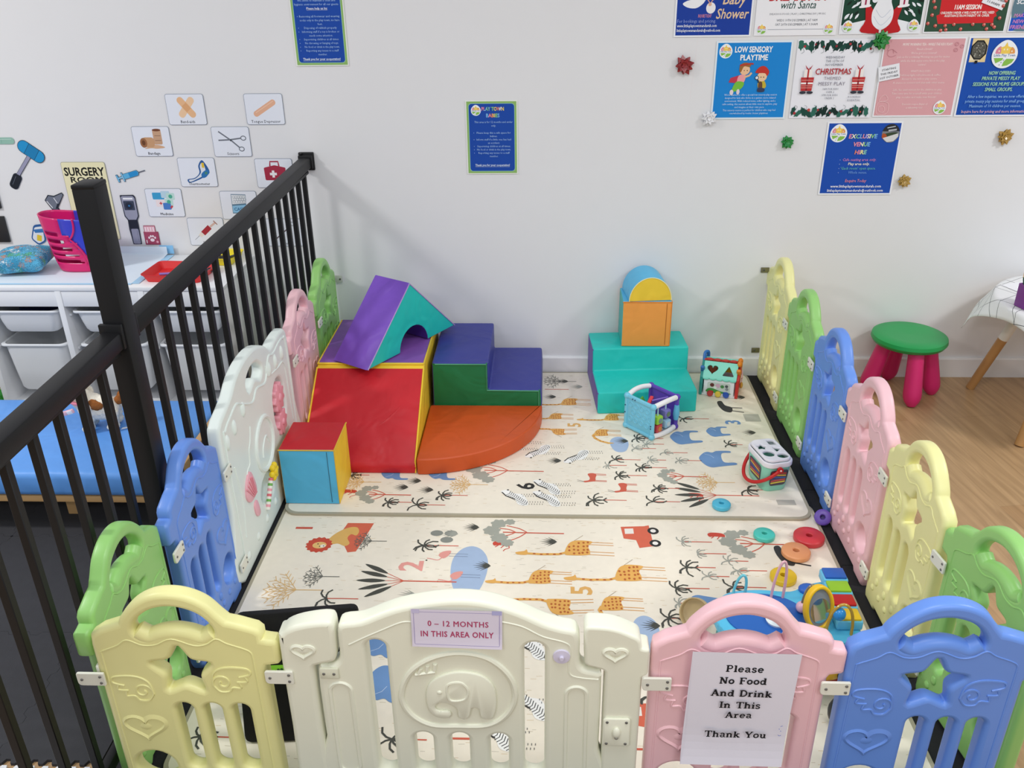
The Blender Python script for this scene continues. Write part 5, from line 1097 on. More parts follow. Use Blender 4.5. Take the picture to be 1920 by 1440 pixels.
def dog():
    t = thing('plush_dog', 'cream plush dog with pink bow standing on the blue bed', 'soft toy', (-1.530, -0.945, 0.2415), math.radians(12))
    FU = mat('#f2e8da', 'fur'); BR = mat('#9a5f33', 'fur')
    S = lambda x, y, z, r, k=(1, 1, 1): ((x, y, z), (r*k[0], r*k[1], r*k[2]))
    balls = [S(0.035, 0, 0.075, 0.045, (1.25, 0.95, 0.95)), S(0.0, 0, 0.085, 0.044), S(-0.022, 0, 0.112, 0.036), S(-0.048, -0.004, 0.150, 0.043, (1.0, 1.0, 0.95)), S(-0.082, -0.006, 0.135, 0.024, (1.1, 0.9, 0.8)), S(-0.092, -0.006, 0.128, 0.016)]
    for x, y in ((-0.012, -0.026), (-0.012, 0.026), (0.066, -0.026), (0.066, 0.026)):
        balls += [S(x, y, 0.018, 0.019, (1.05, 1, 0.95)), S(x+0.002, y, 0.042, 0.019), S(x-0.008, y, 0.012, 0.014, (1.2, 1, 0.85)), S(x+0.004, y*0.9, 0.062, 0.020)]
    blob_mesh(balls, 0.0045, FU, 'body', t, 0.0016, 3)
    e = blob_mesh([S(-0.012, -0.040, 0.135, 0.020, (0.7, 0.45, 1.2)), S(-0.006, -0.044, 0.112, 0.018, (0.8, 0.5, 1.2)), S(0.002, -0.045, 0.096, 0.015, (0.9, 0.5, 1.0))], 0.004, FU, 'ear', t, 0.0014, 5); e['label'] = 'cream ear'
    e = blob_mesh([S(-0.012, 0.036, 0.140, 0.020, (0.7, 0.45, 1.2)), S(-0.006, 0.041, 0.118, 0.018, (0.8, 0.5, 1.2))], 0.004, FU, 'ear', t, 0.0014, 6); e['label'] = 'cream ear'
    e = blob_mesh([S(0.092, 0, 0.098, 0.016), S(0.106, 0, 0.112, 0.019, (0.95, 0.9, 1.1))], 0.004, BR, 'tail', t, 0.0014, 7); e['label'] = 'brown tail'
    e = blob_mesh([S(0.030, -0.040, 0.100, 0.017, (1.3, 0.4, 1)), S(0.020, -0.036, 0.112, 0.013, (1.2, 0.5, 1))], 0.004, BR, 'side_patch', t, 0.0012, 8); e['label'] = 'brown patch'
    for y in (-0.034, 0.022):
        g = MB(); g.ball((-0.078, y, 0.156), 0.0048, mat('#151312', 'gloss')); g.build('eye', t)['label'] = 'black bead eye'
    g = MB(); g.ball((-0.1065, -0.006, 0.131), (0.005, 0.008, 0.006), mat('#2a211d', 'gloss')); g.build('nose', t)['label'] = 'dark nose'
    PKm = mat('#e98fa5', 'fabric'); g = MB()
    g.tube([(-0.026+0.040*math.cos(a)*0.9, 0.040*math.sin(a), 0.112-0.010*math.cos(a)) for a in [2*PI*i/24 for i in range(24)]], 0.0055, PKm, seg=8, closed=True); co = g.build('collar', t); co['label'] = 'pink ribbon collar'
    g = MB(); g.box((-0.010, -0.046, 0.128), (0.034, 0.010, 0.014), PKm, 0.003, (0.2, -0.9, 0.2)); g.box((-0.062, -0.038, 0.085), (0.040, 0.008, 0.016), mat('#f2c1cd', 'fabric'), 0.003, (0.1, -0.25, 0)); g.box((-0.056, -0.043, 0.086), (0.016, 0.004, 0.013), mat('#e8eaf2', 'fabric'), 0.001, (0.1, -0.25, 0)); g.build('bow', co)['label'] = 'pink bow with white patch'
    g = MB(); g.prism([(0.085, -0.03), (0.118, -0.02), (0.122, -0.012), (0.088, -0.018)], 0.0, 0.0012, mat('#dfe6ef', 'fabric'), M=Matrix.Translation((0, 0, 0.0005))); g.build('care_tag', t)['label'] = 'white care tag'
dog()

# ------------------------------------------------------------------ things on the drawer unit
def pillow(cx, cy, z, w_, d_, h_, rz, m):
    N = 22; vs, fs = [], []
    for s in (1, -1):
        for i in range(N+1):
            for j in range(N+1):
                u, v = i/N*2-1, j/N*2-1; k = max(0.0, (1-u**4)*(1-v**4))**0.55
                pinch = 1-0.10*(1-abs(v)**2)*0 - 0.08*(u*u)*(1-v*v) - 0.0
                x = u*w_/2*(1-0.07*(1-v*v)*(abs(u)**3)); y = v*d_/2*(1-0.07*(1-u*u)*(abs(v)**3))
                vs.append((x, y, s*h_/2*k*(1+0.06*math.sin(5*u+3*v))))
    n = (N+1)*(N+1)
    for s in (0, 1):
        for i in range(N):
            for j in range(N):
                a = s*n+i*(N+1)+j; f = (a, a+N+1, a+N+2, a+1); fs.append(f if s == 0 else f[::-1])
    g = MB(); g.raw(vs, fs, m); me = g.mesh('cushion', True, 180)
    bm = bmesh.new(); bm.from_mesh(me); bmesh.ops.remove_doubles(bm, verts=bm.verts[:], dist=0.0006); bm.to_mesh(me); bm.free(); smooth(me, 180)
    o = link_mesh('cushion', me, None, (cx, cy, z), (0.06, 0.0, rz)); return o
def print_mat():
    m = mat('#62b4d8', 'fabric').copy(); m.name = 'sea_print'; nt = m.node_tree; b = nt.nodes['Principled BSDF']
    tc = nt.nodes.new('ShaderNodeTexCoord'); v = nt.nodes.new('ShaderNodeTexVoronoi'); v.inputs['Scale'].default_value = 46
    nz = nt.nodes.new('ShaderNodeTexNoise'); nz.inputs['Scale'].default_value = 30
    ad = nt.nodes.new('ShaderNodeMix'); ad.data_type = 'RGBA'; ad.inputs[0].default_value = 0.06
    nt.links.new(tc.outputs['Object'], ad.inputs[6]); nt.links.new(nz.outputs['Color'], ad.inputs[7]); nt.links.new(ad.outputs[2], v.inputs['Vector'])
    hs = nt.nodes.new('ShaderNodeSeparateColor'); nt.links.new(v.outputs['Color'], hs.inputs[0])
    rp = nt.nodes.new('ShaderNodeValToRGB'); rp.color_ramp.interpolation = 'CONSTANT'
    els = [(0.0, '#5db1d8'), (0.52, '#7cc4e2'), (0.66, '#b98e7f'), (0.74, '#3c8fb5'), (0.84, '#5fae86'), (0.92, '#e8eef0')]
    rp.color_ramp.elements[0].color = lin(els[0][1]); rp.color_ramp.elements[1].position = els[1][0]; rp.color_ramp.elements[1].color = lin(els[1][1])
    for p, c in els[2:]: e = rp.color_ramp.elements.new(p); e.color = lin(c)
    nt.links.new(hs.outputs[0], rp.inputs[0])
    v2 = nt.nodes.new('ShaderNodeTexVoronoi'); v2.feature = 'DISTANCE_TO_EDGE'; v2.inputs['Scale'].default_value = 46; nt.links.new(ad.outputs[2], v2.inputs['Vector'])
    lt = nt.nodes.new('ShaderNodeMath'); lt.operation = 'LESS_THAN'; lt.inputs[1].default_value = 0.05; nt.links.new(v2.outputs['Distance'], lt.inputs[0])
    mx = nt.nodes.new('ShaderNodeMix'); mx.data_type = 'RGBA'; nt.links.new(lt.outputs[0], mx.inputs[0]); nt.links.new(rp.outputs[0], mx.inputs[6]); mx.inputs[7].default_value = lin('#2f5f78')
    nt.links.new(mx.outputs[2], b.inputs['Base Color']); return m
tag(pillow(-2.085, -0.225, 0.6010, 0.215, 0.190, 0.078, 0.15, print_mat()), 'blue cushion with sea creature print on the left end of the drawer unit', 'cushion')

# disposable sheet covering the unit, rising at the wall
g = MB(); N = 18; vs, fs = [], []
for i in range(N+1):
    for j in range(11):
        u, v = i/N, j/10; x = -2.19+0.60*u; y = -0.375+0.355*v
        z = 0.5512+0.0006*math.sin(9*u+4*v); 
        if v > 0.88: y = -0.020-0.006*math.sin(7*u); z += (v-0.88)/0.12*0.036*(1 if u > 0.6 else 0.3)
        vs.append((x, y, z))
for i in range(N):
    for j in range(10): a = i*11+j; fs.append((a, a+11, a+12, a+1))
g.raw(vs, fs, mat('#dfeaf4', 'paper')); 
g2 = [(i, 0) for i in range(N)]
sheet = g.build('protective_sheet'); tag(sheet, 'white disposable sheet with blue edge spread on top of the drawer unit', 'sheet')
g = MB(); g.box((-1.89, -0.380, 0.5520), (0.60, 0.012, 0.0012), mat('#a8d0ec', 'paper')); g.box((-1.578, -0.20, 0.5520), (0.030, 0.35, 0.0012), mat('#a8d0ec', 'paper')); g.box((-1.595, -0.0145, 0.572), (0.058, 0.001, 0.036), mat('#8cc6ee', 'paper')); g.build('sheet_edge', sheet)['label'] = 'light blue edge strip'

def basket():
    # tall oval carrier, pink ribbed front half with slots, blue back half, leaning to the left
    t = thing('toy_carrier', 'pink and blue plastic toy carrier with slots on top of the drawer unit', 'toy carrier', (-1.862, -0.195, 0.5530), 0.0)
    PKc, BLc = mat('#d81f6e', 'gloss'), mat('#3a45c8', 'gloss')
    hgt = 0.215; lean = 0.004
    def ringp(z, n=48):
        k = z/hgt; rx = 0.086+0.046*k**0.7; ry = 0.050+0.016*k
        ox = lean*k**1.2
        return [(ox+rx*math.copysign(abs(math.cos(a))**0.75, math.cos(a)), ry*math.copysign(abs(math.sin(a))**0.85, math.sin(a)), z-0.012*math.cos(a)*k) for a in [2*PI*i/n for i in range(n)]]
    Z = [hgt*i/30 for i in range(31)]; R = [ringp(z) for z in Z]; n = 48
    pinkf, bluef = [], []
    for i in range(30):
        for k in range(n):
            a = 2*PI*(k+0.5)/n; zc = (Z[i]+Z[i+1])/2/hgt
            split = 0.56-0.66*zc**0.6+0.10*math.sin(zc*6)     # wavy border between the two halves
            isblue = math.cos(a) > split
            f = (i*n+k, i*n+(k+1) % n, (i+1)*n+(k+1) % n, (i+1)*n+k)
            if not isblue:
                row = (zc-0.13)/0.62*5
                inslot = 0 <= row < 5 and 0.30 < (row % 1) < 0.74 and -0.80 < math.cos(a) < split-0.20
                if inslot: continue
            (bluef if isblue else pinkf).append(f)
    vs = [p for r in R for p in r]
    for nm_, fl, m, lab in (('front_shell', pinkf, PKc, 'pink slotted shell'), ('back_shell', bluef, BLc, 'blue shell')):
        g = MB(); g.raw(vs, fl, m); me = g.mesh(nm_); bm = bmesh.new(); bm.from_mesh(me); bmesh.ops.delete(bm, geom=[v for v in bm.verts if not v.link_faces], context='VERTS'); bm.to_mesh(me); bm.free(); smooth(me, 60)
        o = link_mesh(nm_, me, t); o['label'] = lab
        s = o.modifiers.new('s', 'SOLIDIFY'); s.thickness = 0.004; s.offset = -1
    g = MB(); g.prism([(p[0], p[1]) for p in R[0]], 0.0, 0.005, PKc); g.build('base', t)
    g = MB(); bd = []
    for i in range(31):
        zc = Z[i]/hgt; split = min(0.95, 0.56-0.66*zc**0.6+0.10*math.sin(zc*6)); a = -math.acos(split); k = zc
        rx = 0.086+0.046*k**0.7; ry = 0.050+0.016*k
        bd.append((lean*k**1.2+(rx+0.002)*abs(math.cos(a))**0.75, -(ry+0.002)*abs(math.sin(a))**0.85, Z[i]-0.012*math.cos(a)*k))
    g.tube(bd, 0.004, PKc, seg=8); g.build('seam_lip', t)['label'] = 'pink seam lip'
basket()

def tray(cx, cy, rz, w_, d_, col, label, z=0.5512, tilt=0.0):
    t = thing('craft_tray', label, 'tray', (cx, cy, z), rz)
    m = mat(col, 'plastic'); g = MB(); vs, fs = [], []; h_ = 0.030
    lv = [(0.86, 0.0), (0.98, h_), (1.0, h_+0.001), (0.995, h_-0.003), (0.965, h_-0.002), (0.85, 0.004)]
    R = [[(a, b, zz) for a, b in rrect(-w_/2*k, -d_/2*k, w_/2*k, d_/2*k, 0.018*k, 5)] for k, zz in lv]; n = len(R[0])
    for r in R: vs += r
    for i in range(len(R)-1):
        for k in range(n): fs.append((i*n+k, i*n+(k+1) % n, (i+1)*n+(k+1) % n, (i+1)*n+k))
    fs.append(tuple(range(n))[::-1]); fs.append(tuple((len(R)-1)*n+k for k in range(n)))
    g.raw(vs, fs, m); g.build('tray_body', t); return t
tray(-1.435, -0.285, -0.06, 0.245, 0.175, '#d81f22', 'red plastic tray on the right end of the drawer unit')
tray(-1.355, -0.096, -0.10, 0.185, 0.135, '#f0dc1c', 'yellow plastic tray on the drawer unit near the wall')
def instrument(name, x, y, rz, col, kind, label):
    g = MB(); m = mat(col, 'plastic'); z = 0.0
    if kind == 'scissor':
        for s in (-1, 1):
            g.tube([(-0.04, s*0.004, 0.004), (0.02, -s*0.006, 0.004)], 0.003, mat('#b8bcc0', 'metal_paint', metal=0.6), seg=8)
            g.tube([(0.032+0.011*math.cos(a), -s*0.013+0.010*math.sin(a), 0.004) for a in [2*PI*i/16 for i in range(16)]], 0.0032, m, seg=8, closed=True)
    elif kind == 'glove':
        g.ball((0, 0, 0.006), (0.022, 0.016, 0.006), m)
        for i in range(4): g.tube([(0.012, -0.012+0.008*i, 0.006), (0.040+0.004*(i % 2), -0.016+0.011*i, 0.006)], 0.004, m, seg=8)
    else:
        g.tube([(-0.04, 0, 0.005), (0.04, 0.006, 0.005)], 0.005, m, seg=10); g.ball((0.043, 0.006, 0.005), 0.008, m)
    o = g.build(name); o.location = (x, y, 0.5562); o.rotation_euler = (0, 0, rz); tag(o, label, 'toy instrument'); return o
instrument('toy_glove', -1.415, -0.285, 0.4, '#2fb0a0', 'glove', 'teal toy glove lying in the red tray')
instrument('toy_scissors', -1.365, -0.250, 0.3, '#3a3d44', 'scissor', 'grey toy scissors lying in the red tray beside the teal glove')
instrument('toy_probe', -1.475, -0.290, 0.1, '#8a6fc0', 'probe', 'violet toy probe lying in the red tray')
instrument('toy_scissors', -1.375, -0.100, 0.5, '#26282c', 'scissor', 'black toy scissors lying in the yellow tray at its left')
instrument('toy_probe', -1.315, -0.095, 0.9, '#3d434e', 'probe', 'dark toy probe lying in the yellow tray at its right')
g = MB(); g.box((-2.42, -0.36, 0.010), (0.40, 0.30, 0.012), mat('#2f7d33', 'foam'))
rnd = random.Random(2)
for i in range(700):
    x, y = rnd.uniform(-2.40, -2.225), rnd.uniform(-0.505, -0.22); a = rnd.uniform(0, 6.28); g.raw([(x-0.002, y, 0.016), (x+0.002, y, 0.016), (x+0.006*math.cos(a), y+0.006*math.sin(a), 0.036)], [(0, 1, 2)], mat('#3f9a3f', 'foam'))
tag(g.build('artificial_grass', sm=False), 'green artificial grass mat beside the left end of the drawer unit', 'grass mat')

# ------------------------------------------------------------------ stool and table on the right
def stool():
    t = thing('kids_stool', 'green seated plastic stool with four pink legs near the back wall', 'stool', (1.449, -0.165, 0))
    G, P = mat('#169a4e', 'plastic'), mat('#d6246f', 'plastic')
    g = MB(); g.lathe([(0.0, 0.222), (0.12, 0.224), (0.138, 0.232), (0.146, 0.246), (0.143, 0.260), (0.128, 0.267), (0.09, 0.2655), (0.0, 0.263)], G, seg=48); g.build('seat', t)['label'] = 'green round seat'
    for a in (-88, -6, 92, 168):
        a = math.radians(a); c, s = math.cos(a), math.sin(a); g = MB(); pts, rs = [], []
        for i in range(14):
            u = i/13; pts.append((c*(0.130-0.048*u), s*(0.130-0.048*u), 0.004+0.224*u)); rs.append(0.036*(min(1, 0.62+2.2*u) if u < 0.17 else 1.0-0.22*(u-0.17)))
        rs[0] = 0.016; g.tube(pts, rs, P, seg=20); g.build('leg', t)['label'] = 'pink leg'
stool()
def cloth_mat():
    m = mat('#ececec', 'fabric').copy(); m.name = 'lined_cloth'; nt = m.node_tree; b = nt.nodes['Principled BSDF']
    uv = nt.nodes.new('ShaderNodeUVMap'); sp = nt.nodes.new('ShaderNodeSeparateXYZ'); nt.links.new(uv.outputs[0], sp.inputs[0])
    def stripes(a, bb, k, off):
        m1 = nt.nodes.new('ShaderNodeMath'); m1.operation = 'MULTIPLY'; m1.inputs[1].default_value = a; nt.links.new(sp.outputs[0], m1.inputs[0])
        m2 = nt.nodes.new('ShaderNodeMath'); m2.operation = 'MULTIPLY_ADD'; m2.inputs[1].default_value = bb; nt.links.new(sp.outputs[1], m2.inputs[0]); nt.links.new(m1.outputs[0], m2.inputs[2])
        m3 = nt.nodes.new('ShaderNodeMath'); m3.operation = 'FRACT'; nt.links.new(m2.outputs[0], m3.inputs[0])
        m4 = nt.nodes.new('ShaderNodeMath'); m4.operation = 'LESS_THAN'; m4.inputs[1].default_value = k; nt.links.new(m3.outputs[0], m4.inputs[0]); return m4
    a, c, d = stripes(7, 2, 0.022, 0), stripes(-3, 8, 0.022, 0), stripes(5, -6, 0.020, 0)
    mx = nt.nodes.new('ShaderNodeMath'); mx.operation = 'MAXIMUM'; nt.links.new(a.outputs[0], mx.inputs[0]); nt.links.new(c.outputs[0], mx.inputs[1])
    mx2 = nt.nodes.new('ShaderNodeMath'); mx2.operation = 'MAXIMUM'; nt.links.new(mx.outputs[0], mx2.inputs[0]); nt.links.new(d.outputs[0], mx2.inputs[1])
    mi = nt.nodes.new('ShaderNodeMix'); mi.data_type = 'RGBA'; mi.inputs[6].default_value = lin('#ececec'); mi.inputs[7].default_value = lin('#55585c'); nt.links.new(mx2.outputs[0], mi.inputs[0])
    nt.links.new(mi.outputs[2], b.inputs['Base Color']); return m
def right_table():
    cx, cy, r, zt = 2.035, -0.375, 0.355, 0.470
    t = thing('round_table', 'round table with splayed wooden legs at the right edge under a patterned cloth', 'table', (cx, cy, 0))
    g = MB(); g.lathe([(0, zt-0.022), (r-0.004, zt-0.022), (r, zt-0.016), (r, zt-0.004), (r-0.004, zt), (0, zt)], mat('#e8e6e2'), seg=48); g.build('tabletop', t)
    for a in (137, 217, 317, 37):
        a = math.radians(a); c, s = math.cos(a), math.sin(a); p0, p1 = Vector((c*0.375, s*0.375, 0.0)), Vector((c*0.235, s*0.235, zt-0.022)); pm = p0.lerp(p1, 0.55)
        if p0.y+cy > -0.03: p0.y = -0.03-cy
        g = MB(); g.tube([p0+Vector((0, 0, 0.002)), pm], [0.017, 0.019], mat('#b98a55'), seg=18); l = g.build('leg', t); l['label'] = 'splayed wooden leg'
        g = MB(); g.tube([pm, p1], [0.0195, 0.022], mat('#e6e4df'), seg=18); g.build('leg_sleeve', l)['label'] = 'white upper half of the leg'
    # square cloth, one corner hanging to the left
    N = 56; S = 0.405; vs, fs, uv = [], [], []
    for i in range(N+1):
        for j in range(N+1):
            a, b_ = (i/N*2-1)*S, (j/N*2-1)*S; x, y = (a-b_)*0.7071, (a+b_)*0.7071; x, y = x*0.866+y*0.5, -x*0.5+y*0.866; d = math.hypot(x, y); th = math.atan2(y, x)
            if d <= r+0.004: p = (x, y, zt+0.0015)
            else:
                e = d-r-0.004; fold = math.sin(9*th)*0.25+math.sin(5*th+1)*0.2
                rad = r+0.004+e*(0.42+fold*0.5); z = zt+0.0015-e*(0.86-0.12*fold)
                p = (math.cos(th)*rad, math.sin(th)*rad, z)
            vs.append(p); uv.append((i/N, j/N))
    for i in range(N):
        for j in range(N): k = i*(N+1)+j; fs.append((k, k+N+1, k+N+2, k+1))
    vs = [(p[0], min(p[1], -0.004-cy), p[2]) for p in vs]
    g = MB(); g.raw(vs, fs, cloth_mat()); me = g.mesh('tablecloth', True, 180); ul = me.uv_layers.new(name='UVMap')
    for l in me.loops: ul.data[l.index].uv = uv[l.vertex_index]
    o = link_mesh('tablecloth', me, None, (cx, cy, 0)); o.modifiers.new('s', 'SOLIDIFY').thickness = 0.0012
    tag(o, 'white tablecloth with thin dark diamond lines draped over the round table', 'tablecloth')
right_table()
o = Sheet(0.148, 0.105, '#f3f3f6').build('paper_sheet'); o.location = (1.795, -0.265, 0.4735); o.rotation_euler = (0, 0, 0.35); tag(o, 'blank white paper sheet lying on the tablecloth', 'paper')
def pot():
    t = thing('pencil_pot', 'purple square pencil pot at the right edge on the tablecloth', 'pencil pot', (1.752, -0.410, 0.4736), 0.25)
    g = MB(); m = mat('#7a2f8a'); s = 0.036; h_ = 0.085
    for x, y, a, b_ in ((-s, 0, 0.004, 2*s), (s, 0, 0.004, 2*s), (0, -s, 2*s, 0.004), (0, s, 2*s, 0.004)): g.box((x, y, h_/2), (a, b_, h_), m, 0.001)
    g.box((0, 0, 0.002), (2*s, 2*s, 0.004), m); g.build('pot_body', t)
pot()
rnd = random.Random(11)
PC = [('#1d2b26', 'black'), ('#24503a', 'dark green'), ('#d98a3a', 'orange'), ('#e6c9a0', 'tan'), ('#b5433a', 'brick red'), ('#1f3d33', 'bottle green'), ('#efe2c8', 'cream')]
for i, (c, n_) in enumerate(PC):
    g = MB(); bx, by = -0.024+0.008*i, (-0.018, 0.012, 0.0)[i % 3]; tx, ty = bx*1.9-0.010, by*2.0; L_ = 0.125+0.006*(i % 3)
    g.tube([(bx, by, 0.006), (bx+(tx-bx)*0.86, by+(ty-by)*0.86, L_*0.86)], 0.0036, mat(c), seg=6); g.tube([(bx+(tx-bx)*0.86, by+(ty-by)*0.86, L_*0.86), (tx, ty, L_)], [0.0036, 0.0006], mat('#e3c49a'), seg=6)
    o = g.build('pencil'); o.matrix_world = Matrix.Translation((1.752, -0.410, 0.4736)) @ Matrix.Rotation(0.25, 4, 'Z'); tag(o, '%s pencil standing in the purple pot' % n_, 'pencil', 'pencils in the purple pot')

# ------------------------------------------------------------------ posters, cards and stickers on the back wall
NV, LTB, WHT = '#1b4aa8', '#8fc4f0', '#f1f4fb'
RAIN = ['#ea8fb0', '#f2d36b', '#8fd08a', '#7db9ee', '#ef8a6a', '#f4f0ea']
def wall_sheet(name, sh, x, z, label, cat_='poster', group=None, rz=0.0, y=-0.0022):
    o = sh.build(name); on_wall(o, x, z, y, rz); return tag(o, label, cat_, group)
def badge(s, cx, cy, r, small=False):
    """round white venue badge: star house between two houses, name band, fields and road"""
    out = []
    for i in range(40):
        a = 2*PI*i/40; k = 1.0+(0.13*max(0, math.sin(a))**8 if math.sin(a) > 0 else 0); out.append((cx+r*k*math.cos(a), cy+r*k*math.sin(a)))
    s.poly(out, '#f2f6fa')
    s.blob([(cx-r*0.72, cy+r*0.08), (cx-r*0.72, cy+r*0.42), (cx-r*0.45, cy+r*0.66), (cx-r*0.22, cy+r*0.42), (cx-r*0.22, cy+r*0.08)], '#e08aa0', 3)
    s.blob([(cx+r*0.72, cy+r*0.08), (cx+r*0.70, cy+r*0.40), (cx+r*0.45, cy+r*0.60), (cx+r*0.22, cy+r*0.42), (cx+r*0.22, cy+r*0.08)], '#e8a05a', 3)
    s.poly([(cx-r*0.36, cy+r*0.06), (cx-r*0.34, cy+r*0.44), (cx-r*0.46, cy+r*0.56), (cx-r*0.14, cy+r*0.66), (cx, cy+r*0.98), (cx+r*0.14, cy+r*0.66), (cx+r*0.46, cy+r*0.56), (cx+r*0.34, cy+r*0.44), (cx+r*0.36, cy+r*0.06)], '#f3d05e')
    for a, b in ((-0.12, 0.42), (0.12, 0.42), (-0.5, 0.3), (0.5, 0.28)): s.rect(cx+r*(a-0.05), cy+r*(b-0.06), cx+r*(a+0.05), cy+r*(b+0.06), '#fbf3d0')
    s.rect(cx-r*0.92, cy-r*0.14, cx+r*0.92, cy+r*0.10, '#f2f6fa')
    s.text('Little Play Town', cx, cy-r*0.10, r*0.27, '#2d5a9c', bold=0.015, width=r*1.66, res=1)
    s.poly([(cx-r*0.80, cy-r*0.22), (cx-r*0.06, cy-r*0.22), (cx-r*0.12, cy-r*0.38), (cx-r*0.60, cy-r*0.62)], '#8cc152')
    s.poly([(cx+r*0.82, cy-r*0.30), (cx+r*0.20, cy-r*0.28), (cx+r*0.02, cy-r*0.50), (cx-r*0.06, cy-r*0.84), (cx+r*0.34, cy-r*0.78), (cx+r*0.66, cy-r*0.58)], '#8cc152')
    for a, b in ((0.02, -0.34), (-0.14, -0.52), (-0.24, -0.70)): s.line([(cx+r*a, cy+r*b), (cx+r*(a-0.06), cy+r*(b-0.07))], r*0.05, '#6a7076')
def frame(w, h, bg, m=0.008, paper='#f1f3f8'):
    s = Sheet(w, h, paper); s.rect(m, m, w-m, h-m, bg); return s
def green_frame(h, w=0.2):
    s = Sheet(w, h, '#eef1ea'); s.rect(0.004, 0.004, w-0.004, h-0.004, '#8fb96a'); s.poly(rrect(0.011, 0.011, w-0.011, h-0.011, 0.012), '#9fd0c0'); s.poly(rrect(0.0125, 0.0125, w-0.0125, h-0.0125, 0.011), NV); return s
# rules poster (its top is above the frame)
s = green_frame(0.290)
badge(s, 0.038, 0.256, 0.020); s.text('PLAY TOWN RULES', 0.115, 0.246, 0.018, RAIN[1], bold=0.02, width=0.105, cols=RAIN)
y = 0.2245
for t, wd in (('We strive to maintain a clean and', 0.140), ('hygienic environment for all our guests.', 0.165)): s.text(t, 0.1, y, 0.0105, '#a9cdf4', width=wd, res=1); y -= 0.0130
s.text('Please help us by:', 0.1, y-0.001, 0.0108, '#e9f1fb', bold=0.015, width=0.078, res=1); s.rect(0.061, y-0.0035, 0.139, y-0.0028, '#e9f1fb'); y -= 0.0280
for t, wd, b in (('Removing all footwear and wearing', 0.150, 1), ('socks only in the play town, no bare', 0.148, 0), ('feet.', 0.018, 0), ('Disposing of rubbish properly', 0.122, 1), ('Informing staff if a toy is broken or', 0.140, 1), ('needs some attention.', 0.088, 0), ('Supervising children at all times.', 0.132, 1), ('No throwing or banging of toys.', 0.126, 1), ('No food or drink in the play town.', 0.132, 1), ('Reporting any issues to a staff', 0.122, 1), ('member.', 0.033, 0)):
    s.text(t, 0.106, y, 0.0105, '#a9cdf4', width=wd, res=1)
    if b: s.disc(0.024, y+0.003, 0.0012, '#a9cdf4', n=8)
    y -= 0.0132
s.text('Thank you for your cooperation!', 0.1, 0.0215, 0.0115, '#dcebfb', bold=0.02, width=0.142, res=1); s.rect(0.029, 0.0185, 0.171, 0.0192, '#dcebfb')
wall_sheet('rules_poster', s, -0.965, 1.287, 'blue play rules poster with green border at the top edge of the photo')
# baby area poster
s = green_frame(0.281)
badge(s, 0.040, 0.243, 0.019); s.text('PLAY TOWN', 0.105, 0.243, 0.019, RAIN[0], bold=0.03, width=0.086, cols=['#ea8fb0', '#7db9ee', '#8fd08a', '#7db9ee', '#8fd08a', '#f2d36b', '#ef8a6a', '#f4f0ea', '#f2d36b']); s.text('BABIES', 0.105, 0.2185, 0.019, RAIN[1], bold=0.03, width=0.052, cols=['#7db9ee', '#ea8fb0', '#ef8a6a', '#f2d36b', '#8fd08a', '#7db9ee'])
y = 0.197
for t, wd, dy, b in (('This area is for 12 months and under', 0.148, 0.0135, 0), ('only.', 0.018, 0.0270, 0), ('Please keep this a safe space for', 0.132, 0.0128, 1), ('babies.', 0.028, 0.0128, 0), ('Inform staff if a little one has had', 0.134, 0.0128, 1), ('an accident.', 0.046, 0.0128, 0), ('Supervising children at all times.', 0.130, 0.0128, 1), ('No food or drink in the play town.', 0.132, 0.0128, 1), ('Reporting any issues to a staff', 0.122, 0.0128, 1), ('member.', 0.033, 0.0128, 0)):
    s.text(t, 0.107, y, 0.0105, '#a9cdf4', width=wd, res=1)
    if b: s.disc(0.030, y+0.003, 0.0012, '#a9cdf4', n=8)
    y -= dy
s.text('Thank you for your cooperation!', 0.1, 0.032, 0.0115, '#dcebfb', bold=0.02, width=0.136, res=1); s.rect(0.032, 0.029, 0.168, 0.0297, '#dcebfb')
wall_sheet('baby_area_poster', s, -0.330, 0.877, 'small blue poster with green border alone on the wall above the orange cube')
# baby shower
s = frame(0.280, 0.281, '#1c3f9e', 0.006)
s.blob([(0.026, 0.112), (0.045, 0.100), (0.075, 0.098), (0.098, 0.112), (0.110, 0.128), (0.126, 0.134), (0.110, 0.142), (0.092, 0.132), (0.085, 0.150), (0.065, 0.160), (0.060, 0.130), (0.040, 0.122)], '#f2f3f6')
s.disc(0.128, 0.098, 0.017, '#f1eef0', 0.019); s.line([(0.112, 0.130), (0.124, 0.113), (0.136, 0.128)], 0.004, '#d9a68f'); s.disc(0.124, 0.110, 0.006, '#e3b49a')
s.text('INQUIRE TODAY', 0.086, 0.066, 0.016, '#e58f9b', bold=0.01, shear=0.15, width=0.094, res=1); s.text('For bookings and pricing.', 0.080, 0.049, 0.0165, '#8fa0dd', width=0.140, res=1)
s.text('www.littleplaytownmandurah.com', 0.010, 0.034, 0.014, '#f1f4fb', 'l', bold=0.01, width=0.144, res=1); s.text('littleplaytownmandurah@outlook.com', 0.010, 0.018, 0.014, '#f1f4fb', 'l', bold=0.01, width=0.158, res=1)
s.text('Baby', 0.212, 0.110, 0.052, '#e8c8a4', shear=0.25, bold=0.012, width=0.086); s.text('Shower', 0.208, 0.062, 0.048, '#e8c8a4', shear=0.25, bold=0.012, width=0.118)
wall_sheet('event_poster', s, 0.447, 1.376, 'dark blue baby shower poster at the left of the top row')
